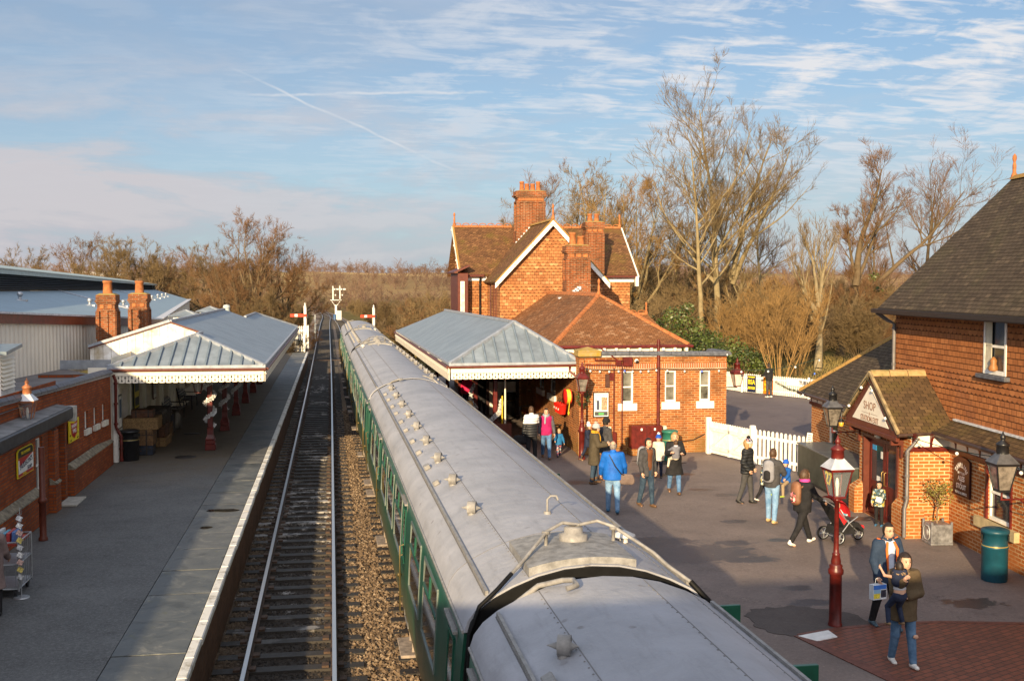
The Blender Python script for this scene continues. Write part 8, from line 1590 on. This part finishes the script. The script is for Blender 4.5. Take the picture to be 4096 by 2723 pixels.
# pushchair with its small passenger
PC=(10.92,21.98,0); r_=thing('pushchair','three wheeled red and black pushchair behind the tall lamp post','pushchair',PC,R(-80)); MB.T0=ROOTM[r_.name].copy(); PBK=cloth('pushchair_black',(.010,.010,.012),(.02,.02,.022),8); PRD=cloth('pushchair_red',(.50,.012,.02),(.68,.025,.03),8)
def wheel(x,y,r):
    m=MB(); m.T=MB.T0@Matrix.Translation((x,y,r))@Matrix.Rotation(R(90),4,'Y'); m.lathe([(r*.82,-.025),(r*.95,-.022),(r,-.0),(r*.95,.022),(r*.82,.025),(r*.82,-.025)],n=20,caps=False); w_=m.build('wheel',PBK,r_)
    m=MB(); m.T=MB.T0@Matrix.Translation((x,y,r))@Matrix.Rotation(R(90),4,'Y'); m.lathe([(r*.82,-.012),(r*.82,.012),(r*.72,.012),(r*.72,-.012),(r*.82,-.012)],n=20,caps=False); m.lathe([(.03,-.03),(.03,.03)],n=10)
    for q in range(5): a=q*1.2566; m.bar((.02*math.cos(a),.02*math.sin(a),0),(r*.75*math.cos(a),r*.75*math.sin(a),0),.018,.018)
    m.build('rim',STEEL,w_)
wheel(-.28,-.28,.155); wheel(.28,-.28,.155); wheel(.0,.42,.14)
m=MB()
for s in(-1,1): m.tube([(s*.26,-.62,.98),(s*.26,-.42,.86),(s*.25,.05,.40),(s*.06,.36,.20)],.014,6); m.tube([(s*.26,-.28,.16),(s*.26,-.02,.45),(s*.25,.22,.58)],.013,6)
m.tube([(-.26,-.62,.98),(.26,-.62,.98)],.02,8); m.tube([(-.28,-.28,.155),(.28,-.28,.155)],.012,6); m.build('frame',STEEL,r_)
m=MB(); m.prism([(-.22,-.42,.82),(-.22,-.10,.34),(-.22,.24,.34),(-.22,.38,.22),(-.22,.40,.30),(-.22,.26,.44),(-.22,-.02,.46),(-.22,-.30,.88)],(.44,0,0)); m.build('seat',PBK,r_)
m=MB(); vs=[];fs=[]; n=7
for i in range(n):
    a=R(-5+i*17); 
    for s in np.linspace(-1,1,7): vs.append((s*.25,-.28-.0+.42*math.sin(a)*(1-.12*s*s)-.06,.62+.40*math.cos(a)*(1-.18*s*s)))
m.add(vs,[(i*7+j,i*7+j+1,(i+1)*7+j+1,(i+1)*7+j) for i in range(n-1) for j in range(6)],0,True); m.build('hood',PRD,r_)
m=MB(); m.prism([(-.23,-.38,.80),(-.23,-.12,.42),(-.23,-.04,.50),(-.23,-.30,.86)],(.015,0,0)); m.prism([(.215,-.38,.80),(.215,-.12,.42),(.215,-.04,.50),(.215,-.30,.86)],(.015,0,0)); m.bbox(-.20,.20,.30,.44,.28,.36,.02); build_each(m,'side_panel',PRD,r_)
m=MB(); m.prism([(-.2,-.3,.20),(-.2,.2,.20),(-.2,.14,.36),(-.2,-.24,.36)],(.4,0,0)); m.build('basket',PBK,r_); MB.T0=Matrix()
w_=ROOTM[r_.name]@Vector((0,-.05,0)); person('baby in pale blue and yellow clothes sitting in the red pushchair',(w_.x,w_.y,.0),-80,.72,((1.2,.7,.15),(1.2,.7,.15)),((.7,.3,.7,.2),(.7,.3,.7,.2)),lean=-.35,hair=('blonde','short'),jacket=(pattern('baby_jacket',[(.10,.35,.50),(.70,.70,.70),(.12,.40,.55)],14),.03,.03,0),trousers=pattern('baby_trousers',[(.60,.55,.08),(.55,.08,.06),(.10,.30,.45)],16),shoes=M('baby_red',(.6,.05,.03),.6),base=.50)
# ================================================================ TREES AND SCRUB
def nrm(a): return a/np.maximum(np.linalg.norm(a,axis=-1,keepdims=True),1e-9)
class Grow:
    def __init__(s,seed): s.r=np.random.default_rng(seed); s.segs=[]
    def level(s,P,D,Ln,Rd,nseg,wig,trop,tip=.35,lev=0):
        N=len(P); pts=[P]; rr=[Rd]; D=nrm(D); dirs=[D]
        for i in range(nseg):
            D=nrm(D+s.r.normal(0,wig,(N,3))+np.array([0,0,1.])*trop); P=P+D*(Ln/nseg)[:,None]; R_=Rd*(1-(1-tip)*(i+1)/nseg); pts.append(P); rr.append(R_); dirs.append(D)
            s.segs.append((lev,pts[-2],pts[-1],rr[-2],rr[-1]))
        return np.stack(pts),np.stack(rr),np.stack(dirs),Ln
    def kids(s,B,per,ang,lr,rr,tmin=.25,tmax=1.,up=.0,minlen=0.):
        pts,rad,dirs,Ln=B; n,N,_=pts.shape; cnt=np.repeat(np.arange(N),per); t=tmin+(tmax-tmin)*s.r.random(len(cnt)); f=t*(n-1); i=np.minimum(f.astype(int),n-2); q=(f-i)[:,None]
        P=pts[i,cnt]*(1-q)+pts[i+1,cnt]*q; D=dirs[i+1,cnt]; a=ang*(.7+.6*s.r.random(len(cnt))); v=nrm(np.cross(D,s.r.normal(0,1,(len(cnt),3)))); D2=D*np.cos(a)[:,None]+v*np.sin(a)[:,None]; D2[:,2]+=up
        L=Ln[cnt]*lr*(.6+.7*s.r.random(len(cnt)))*(1.15-.55*t); R_=np.minimum((rad[i,cnt]*(1-q[:,0])+rad[i+1,cnt]*q[:,0])*rr,9); return P,D2,np.maximum(L,minlen),R_
def segmesh(name,segs,sides,mat):
    A=np.concatenate([x[1] for x in segs]); B=np.concatenate([x[2] for x in segs]); ra=np.concatenate([x[3] for x in segs]); rb=np.concatenate([x[4] for x in segs]); N=len(A)
    d=nrm(B-A); ref=np.where(np.abs(d[:,2:3])<.9,np.array([[0,0,1.]]),np.array([[1.,0,0]])); x=nrm(np.cross(d,ref)); y=np.cross(d,x); an=np.arange(sides)*2*np.pi/sides
    ring=x[:,None,:]*np.cos(an)[None,:,None]+y[:,None,:]*np.sin(an)[None,:,None]; V=np.concatenate([A[:,None]+ring*ra[:,None,None],B[:,None]+ring*rb[:,None,None]],1).reshape(-1,3)
    k=np.arange(sides); q=np.stack([k,(k+1)%sides,sides+(k+1)%sides,sides+k],1); F=(np.arange(N)[:,None,None]*2*sides+q[None]).reshape(-1,4)
    me=bpy.data.meshes.new(name); me.vertices.add(len(V)); me.vertices.foreach_set('co',V.astype(np.float32).ravel()); me.loops.add(F.size); me.loops.foreach_set('vertex_index',F.astype(np.int32).ravel()); me.polygons.add(len(F)); me.polygons.foreach_set('loop_start',np.arange(0,F.size,4,dtype=np.int32)); me.polygons.foreach_set('loop_total',np.full(len(F),4,np.int32)); me.polygons.foreach_set('use_smooth',np.ones(len(F),bool)); me.materials.append(mat); me.update(calc_edges=True); return me
def bark(name,a,b_,c_,sc_=2.):
    m,t,b=newmat(name); p=pos(t); n=t.noise(p,sc_,5,.65); n2=t.noise(p,14,4,.7); c=t.ramp(t.math('ADD',t.math('MULTIPLY',n,.6),t.math('MULTIPLY',n2,.4)),[(.3,a),(.5,b_),(.7,c_)])
    oi=t.n('ShaderNodeObjectInfo').outputs['Random']; c=t.mix(t.math('MULTIPLY',oi,.45),c,tuple(x*.55 for x in b_)); t.set(b.inputs['Base Color'],c); b.inputs['Roughness'].default_value=.9; b.inputs['Specular IOR Level'].default_value=.15; bump(t,b,n2,.5,.03); return m
BK_T=bark('bark_trunk',(.13,.105,.055),(.25,.195,.105),(.36,.28,.16)); BK_G=bark('bark_twig_gold',(.11,.076,.038),(.19,.132,.066),(.29,.20,.10)); BK_R=bark('bark_twig_russet',(.11,.06,.03),(.19,.105,.05),(.28,.16,.08)); BK_P=bark('bark_pale',(.15,.12,.07),(.25,.20,.12),(.36,.29,.18)); BK_D=bark('bark_dull',(.08,.055,.032),(.14,.10,.058),(.20,.145,.085)); BK_O=bark('bark_orange',(.20,.115,.045),(.31,.185,.07),(.42,.26,.11))
def make_tree(label,loc,seed,H,r0,stem,mats,name='bare_tree',group=None,scale=1.,cut=2,rot=0.):
    """stem: list of (direction, length share, radius share, start height share); levels of branching follow the species table"""
    g=Grow(seed); r=g.r; z=np.zeros(3); sp=stem['spread']; D=np.array([s_[0] for s_ in stem['stems']],float); Ln=np.array([s_[1] for s_ in stem['stems']])*H; Rd=np.array([s_[2] for s_ in stem['stems']])*r0; P=np.array([[s_[4] if len(s_)>4 else 0.,s_[5] if len(s_)>5 else 0,s_[3]*H-.2] for s_ in stem['stems']])
    B=g.level(P,D,Ln,Rd,12,stem.get('wig0',.05),stem.get('trop0',.02),.12,0)
    k=stem['kids']; wf=stem.get('wf',1.); ub=stem.get('ub',.06); B1=g.level(*g.kids(B,k[0],sp[0],stem['lr'][0],.50,stem['tmin'],.98,stem.get('up',.25)),8,.10*wf,stem['trop'],.22,1)
    B2=g.level(*g.kids(B1,k[1],sp[1],stem['lr'][1],.52,.15,1.,.06+ub),6,.14*wf,stem['trop']*.8,.3,2)
    rmin=stem.get('rmin',.012); X=g.kids(B2,k[2],sp[2],stem['lr'][2],.55,.1,1.,ub,.45); B3=g.level(X[0],X[1],X[2],np.maximum(X[3],rmin*1.5),4,.16*wf,stem.get('tt',.05),.5,3)
    if len(k)>3: X=g.kids(B3,k[3],.6,.62,.6,.1,1.,ub,.30); g.level(X[0],X[1],X[2],np.maximum(X[3]*.8,rmin),3,.18*wf,stem.get('tt',.04),.6,4)
    root=thing(name,label,'tree',loc,R(rot),group); root.scale=(scale,)*3
    a=[s_ for s_ in g.segs if s_[0]<cut]; b_=[s_ for s_ in g.segs if s_[0]>=cut]
    for nm,ss,sd_,mt_ in(('trunk',a,7,mats[0]),('crown',b_,3,mats[1])):
        o=bpy.data.objects.new(nm,segmesh(nm,ss,sd_,mt_)); sc.collection.objects.link(o); o.parent=root
    return root
def spot(px,y): return y*math.tan(math.atan((px-1179.5)/2500)+R(9.335))
def gz(x,y): return float(ground_h(np.array([x]),np.array([y]))[0]) 
TALL=dict(stems=[((.0,0,1),.98,1,0)],kids=(24,8,6,3),spread=(.90,.66,.58),lr=(.40,.46,.52),tmin=.30,trop=.055,up=.15,wig0=.03,rmin=.0078,wf=.62,ub=.16,tt=.06)
LEANL=dict(stems=[((-.05,0,1),.97,1,0)],kids=(20,8,6,3),spread=(.92,.66,.58),lr=(.36,.46,.52),tmin=.36,trop=.055,up=.12,wig0=.035,trop0=.01,rmin=.0078,wf=.62,ub=.16,tt=.06)
FORK=dict(stems=[((.03,.05,1),.44,1.,0),((.44,0,1),.68,.62,.36,.3),((.13,.1,1),.66,.66,.40,.3),((-.25,.1,1),.40,.4,.38,.2)],kids=(13,7,6,3),spread=(.85,.66,.58),lr=(.44,.48,.52),tmin=.2,trop=.055,up=.15,wig0=.05,trop0=.03,rmin=.0078,wf=.62,ub=.16,tt=.06)
POLL=dict(stems=[((.02,0,1),.50,1.,0),((-.50,.1,1),.32,.62,.36),((.38,.2,1),.36,.6,.40),((-.1,-.3,1),.36,.5,.44)],kids=(11,6,5),spread=(.65,.5,.5),lr=(.80,.42,.5),tmin=.35,trop=.12,up=.4,wig0=.09,trop0=.05,rmin=.0075,wf=.6,ub=.2,tt=.08)
YLIMB=dict(stems=[((.12,0,1),.45,1.,0),((.95,.1,.80),.92,.62,.28,.95),((.24,0,1),.66,.74,.40,1.25),((-.3,.2,.9),.36,.40,.42,1.3),((.62,.3,1),.52,.44,.42,1.3)],kids=(12,7,6,3),spread=(.85,.68,.6),lr=(.46,.50,.52),tmin=.25,trop=.045,up=.2,wig0=.06,trop0=.03,rmin=.008,wf=.7,ub=.12,tt=.05)
ROUND=dict(stems=[((.0,0,1),.40,1,0)]+[((1.15*math.sin(e_)*math.cos(k*2.4),1.15*math.sin(e_)*math.sin(k*2.4),math.cos(e_)),.68-.07*e_,.5,.20) for k,e_ in enumerate((.05,.35,.45,.55,.75,.85,.95,1.05,1.15,1.2,.65,.25))],kids=(8,6,5,3),spread=(.62,.62,.6),lr=(.38,.48,.52),tmin=.30,trop=.03,up=.08,wig0=.085,rmin=.011,wf=.75,ub=.08)
SCRUB=dict(stems=[((r_*math.cos(a),r_*math.sin(a),1),.72+.2*(i%3)/2,.6,0,.4*r_*math.cos(a),.4*r_*math.sin(a)) for i,(a,r_) in enumerate([(k*.9,.25+.12*(k%5)) for k in range(14)])],kids=(8,8,6),spread=(.65,.7,.7),lr=(.5,.5,.55),tmin=.1,trop=.06,up=.1,wig0=.08,rmin=.012)
FAN=dict(stems=[((r_*math.cos(a),r_*math.sin(a),1),.9,.7,0,.15*math.cos(a),.15*math.sin(a)) for a,r_ in [(k*1.05,.12+.14*(k%4)) for k in range(11)]],kids=(7,5,4),spread=(.45,.5,.6),lr=(.42,.45,.45),tmin=.25,trop=.08,up=.2,wig0=.05,rmin=.010)
def plant(fn,px,y,label,seed,H,r0,st_,mats,**kw): x=spot(px,y); return make_tree(label,(x,y,gz(x,y)-.1),seed,H,r0,st_,mats,**kw)
plant(0,1655,80,'tallest bare tree, upright, towering above the station roofs on the right',11,20.2,.32,TALL,(BK_T,BK_G))
plant(0,1622,76,'slim bare tree with its crown left of the tallest tree',12,16.8,.25,LEANL,(BK_T,BK_G))
plant(0,1678,82,'wide forking bare tree just right of the tallest tree',13,17.2,.36,FORK,(BK_T,BK_G))
plant(0,1884,70,'pale barked pollarded tree with upright shoots beyond the car park',14,11.5,.34,POLL,(BK_P,BK_G))
plant(0,1938,84,'leaning tree with one long limb reaching right towards the shop roof',15,15.2,.44,YLIMB,(BK_D,BK_R))
plant(0,1345,97,'bare tree showing behind the tall chimney of the station house',16,17.5,.34,ROUND,(BK_T,BK_G)); plant(0,1455,90,'bare golden tree between the station house and the tallest tree',17,16.5,.32,ROUND,(BK_T,BK_O)); plant(0,1240,104,'thin bare tree left of the big station chimney',18,14.5,.25,TALL,(BK_T,BK_R))
plant(0,2135,100,'bare tree with reddish twigs just left of the big shop roof',19,15.5,.30,TALL,(BK_D,BK_R)); plant(0,1760,96,'slender bare tree behind the forked tree',20,14.,.2,LEANL,(BK_T,BK_R)); plant(0,2010,112,'bare tree behind the leaning tree',21,13.,.26,TALL,(BK_D,BK_R)); plant(0,1560,100,'bare tree in the gap right of the station house roof',22,12.,.24,ROUND,(BK_T,BK_G))
f0=plant(0,1800,58,'orange barked multi stemmed shrub beyond the far picket fence',23,6.0,.055,FAN,(BK_O,BK_O),name='shrub')
for px,y,s_,l in((1735,63,.8,'golden stemmed shrub left of the big orange shrub'),(1840,66,.9,'golden stemmed shrub right of the big orange shrub'),(1690,70,.85,'golden stemmed shrub behind the dark green hedge')): x=spot(px,y); copytree(f0,(x,y,gz(x,y)),R(px),l,s_)
# left hand trees
q=random.Random(21); rA=plant(0,585,122,'big round headed oak left of the railway, centre of its clump',31,14.6,.36,ROUND,(BK_D,BK_R)); rB=plant(0,265,138,'round bare tree above the carriage shed ridge',32,12.2,.30,ROUND,(BK_D,BK_G))
for k,(o,px,y,s_,l) in enumerate([(rA,655,128,.86,'oak at the right end of the clump beside the railway'),(rB,505,126,.92,'oak at the left end of the clump beside the railway'),(rB,330,134,.98,'bare tree over the far end of the carriage shed'),(rA,190,146,.88,'bare tree over the middle of the carriage shed roof'),(rB,45,170,1.0,'lone rounded bare tree at the far left skyline'),(rA,395,140,.72,'smaller bare tree between the shed trees and the oak clump'),(rB,120,165,.66,'low bare tree between the far left tree and the shed trees'),(rA,545,112,.62,'low bushy oak in front of the clump beside the railway'),(rB,620,106,.58,'low bushy tree behind the left platform canopy')]):
    x=spot(px,y); copytree(o,(x,y,gz(x,y)-.2),R(70*k),l,s_)
# scrub and hedgerow bushes
s1=plant(0,990,88,'brown scrub bush beyond the right canopy, nearest the train',41,5.2,.05,SCRUB,(BK_D,BK_R),name='bush'); s2=plant(0,1025,82,'russet scrub bush against the left end of the station house',42,5.6,.05,SCRUB,(BK_D,BK_G),name='bush'); s3=plant(0,950,100,'olive brown scrub bush behind the right hand semaphore signal',43,4.8,.05,SCRUB,(BK_D,BK_D),name='bush')
pr=[s1,s2,s3]; n_=0
def bush(px,y,s_,lab,o=None):
    global n_; x=spot(px,y); copytree(o or pr[n_%3],(x,y,gz(x,y)-.15),R(n_*47),lab,(s_*q.uniform(.85,1.25),s_*q.uniform(.85,1.25),s_*q.uniform(.85,1.15)))['group']='scrub bushes round the station'; n_+=1
for o in pr: o['group']='scrub bushes round the station'
for px,y in((880,150),(905,128),(925,170),(960,140),(985,118),(1010,150),(1045,100),(840,215),(950,200),(1040,180),(820,240),(1060,130),(1080,150),(1110,120)): bush(px,y,(.78 if y<160 else .66),'scrub bush on the slope between the railway and the station house')
for px,y in((660,92),(628,96),(585,94),(545,98),(505,104),(465,110),(430,118),(690,112),(672,128),(688,150),(660,170),(600,180),(690,205),(350,120),(300,125),(240,128),(180,135),(110,140),(60,150),(10,150)): bush(px,y,.58 if y<115 else .72,'scrub bush in the thicket left of the railway')
for px,y in((1500,78),(1530,88),(1565,84),(1600,92),(1640,96),(1680,92),(1720,86),(1750,100),(1790,92),(1830,84),(1860,98),(1900,92),(1930,100),(1965,88),(2000,94),(2035,84),(1720,74),(1850,78),(1980,76),(2060,100),(2100,90),(1600,120),(1700,125),(1800,120),(1900,125),(2000,125),(1500,125)): bush(px,y,.92 if y<110 else 1.2,'scrub bush in the hedgerow beyond the car park',[s2,s1,s2,s3][n_%4])
# evergreens: clumps of real leaves
LAUR=M('laurel_leaf',(.060,.078,.014),.45,var=.75,scale=1.6,tint=(.014,.030,.009),spec=.5)
def evergreen(label,x,y,z,lobes,seed,leaf=.16,name='evergreen_bush',mat=LAUR):
    r_=thing(name,label,'bush',(x,y,z)); m=MB(); rr=random.Random(seed)
    for dx_,dy_,h,r,n in lobes: foliage(m,(x+dx_,y+dy_,z+h),r,n,rr.randint(0,9999),leaf,(1,.9,.85),shell=.28)
    m.build('foliage',mat,r_); m=MB()
    for dx_,dy_,h,r,n in lobes: m.tube([(x+dx_*.3,y+dy_*.3,z-.1),(x+dx_*.8,y+dy_*.8,z+h*.5),(x+dx_,y+dy_,z+h)],[.07,.05,.02],6)
    m.build('stem',BK_D,r_)
x=spot(1590,60); evergreen('large glossy evergreen bush above the flat roofed station end',x,60,-.3,[(-1.7,0,3.0,1.0,520),(-.8,.3,4.0,.85,460),(.1,0,3.3,1.0,560),(.95,0,2.5,.95,520),(-.3,-.6,2.1,1.3,760),(1.7,-.2,1.7,.85,420),(.9,.4,1.2,1.2,560),(-1.2,0,1.6,1.1,480),(-.1,.2,4.5,.45,130),(1.5,.1,2.9,.5,130),(-2.2,.1,3.7,.5,120)],51)
x=spot(1725,60); evergreen('dark green shrubbery right behind the far picket fence',x,61,-.3,[(-1.6,0,1.6,1.1,700),(-.6,.2,2.0,1.1,700),(.4,0,1.5,1.0,650),(1.3,0,1.1,.8,450),(-2.4,.2,2.2,1.0,600)],52)
x=spot(2012,88); evergreen('dark ivy column climbing a trunk left of the shop roof',x,88,-.2,[(0,0,1.2,1.0,350),(.1,0,2.6,1.05,420),(-.1,0,4.0,.95,400),(.1,.1,5.3,.75,300),(0,0,6.4,.55,180)],53,.2,'ivy_clad_trunk')
evergreen('small weedy plant at the foot of the station corner by the gate',13.25,34.35,0,[(0,0,.3,.3,130),(.3,-.25,.25,.25,110),(.1,0,.75,.16,40)],54,.08,'weeds',M('weed_leaf',(.14,.15,.03),.6,var=.6,scale=9,tint=(.06,.08,.02)))
# far woodland: reads as one mass
g=Grow(61); rr=g.r; P=[];Rr=[]
for k in range(3400):
    az=R(-26+66*rr.random()); d=240+680*rr.random()**.9; x,y=d*math.sin(az),d*math.cos(az)
    if 330<d<760 and math.sin(x*.013+y*.021)+.7*math.sin(y*.033-x*.006)>.35: continue
    P.append((x,y,gz(x,y)-.4)); Rr.append(4.+6.5*rr.random()**3)
P=np.array(P); Hh=np.array(Rr); N=len(P); D=np.tile([0,0,1.],(N,1)); B=g.level(P,D,Hh*.8,np.full(N,.12),4,.06,.0,.3,0); B1=g.level(*g.kids(B,10,.95,.75,.6,.0,1.,.15),4,.12,.05,.5,1); X=g.kids(B1,5,.75,.55,.6,.1,1.,.1); g.level(X[0],X[1],X[2],np.full(len(X[0]),.055),2,.15,.03,.7,2)
o=bpy.data.objects.new('far_woodland',segmesh('far_woodland',g.segs,3,bark('bark_far',(.10,.065,.05),(.18,.115,.085),(.30,.19,.12),.02))); sc.collection.objects.link(o); o['kind']='stuff'
# dry grass tufts on the lineside and beyond the fence
g=Grow(71); rr=g.r; P=[]
for _ in range(9000):
    y=93+rr.random()**1.3*110; s_=rr.random(); c=np.interp(y,[p[0] for p in LT],[p[1] for p in LT]); x=c-(3.2+7*rr.random()) if s_<.5 else c+(6.5 if y<180 else 4.0)+8*rr.random(); P.append((x,y,gz(x,y)-.02))
for _ in range(3500): x=16+rr.random()*26; y=60+rr.random()*22; P.append((x,y,gz(x,y)-.02))
P=np.array(P); N=len(P); D=np.tile([0,0,1.],(N,1))+rr.normal(0,.35,(N,3)); g.level(P,D,.22+.35*rr.random(N),np.full(N,.02),2,.2,-.15,.3,0)
o=bpy.data.objects.new('dry_grass',segmesh('dry_grass',g.segs,3,bark('grass_dry',(.16,.12,.035),(.30,.22,.075),(.42,.32,.13),.6))); sc.collection.objects.link(o); o['kind']='stuff'
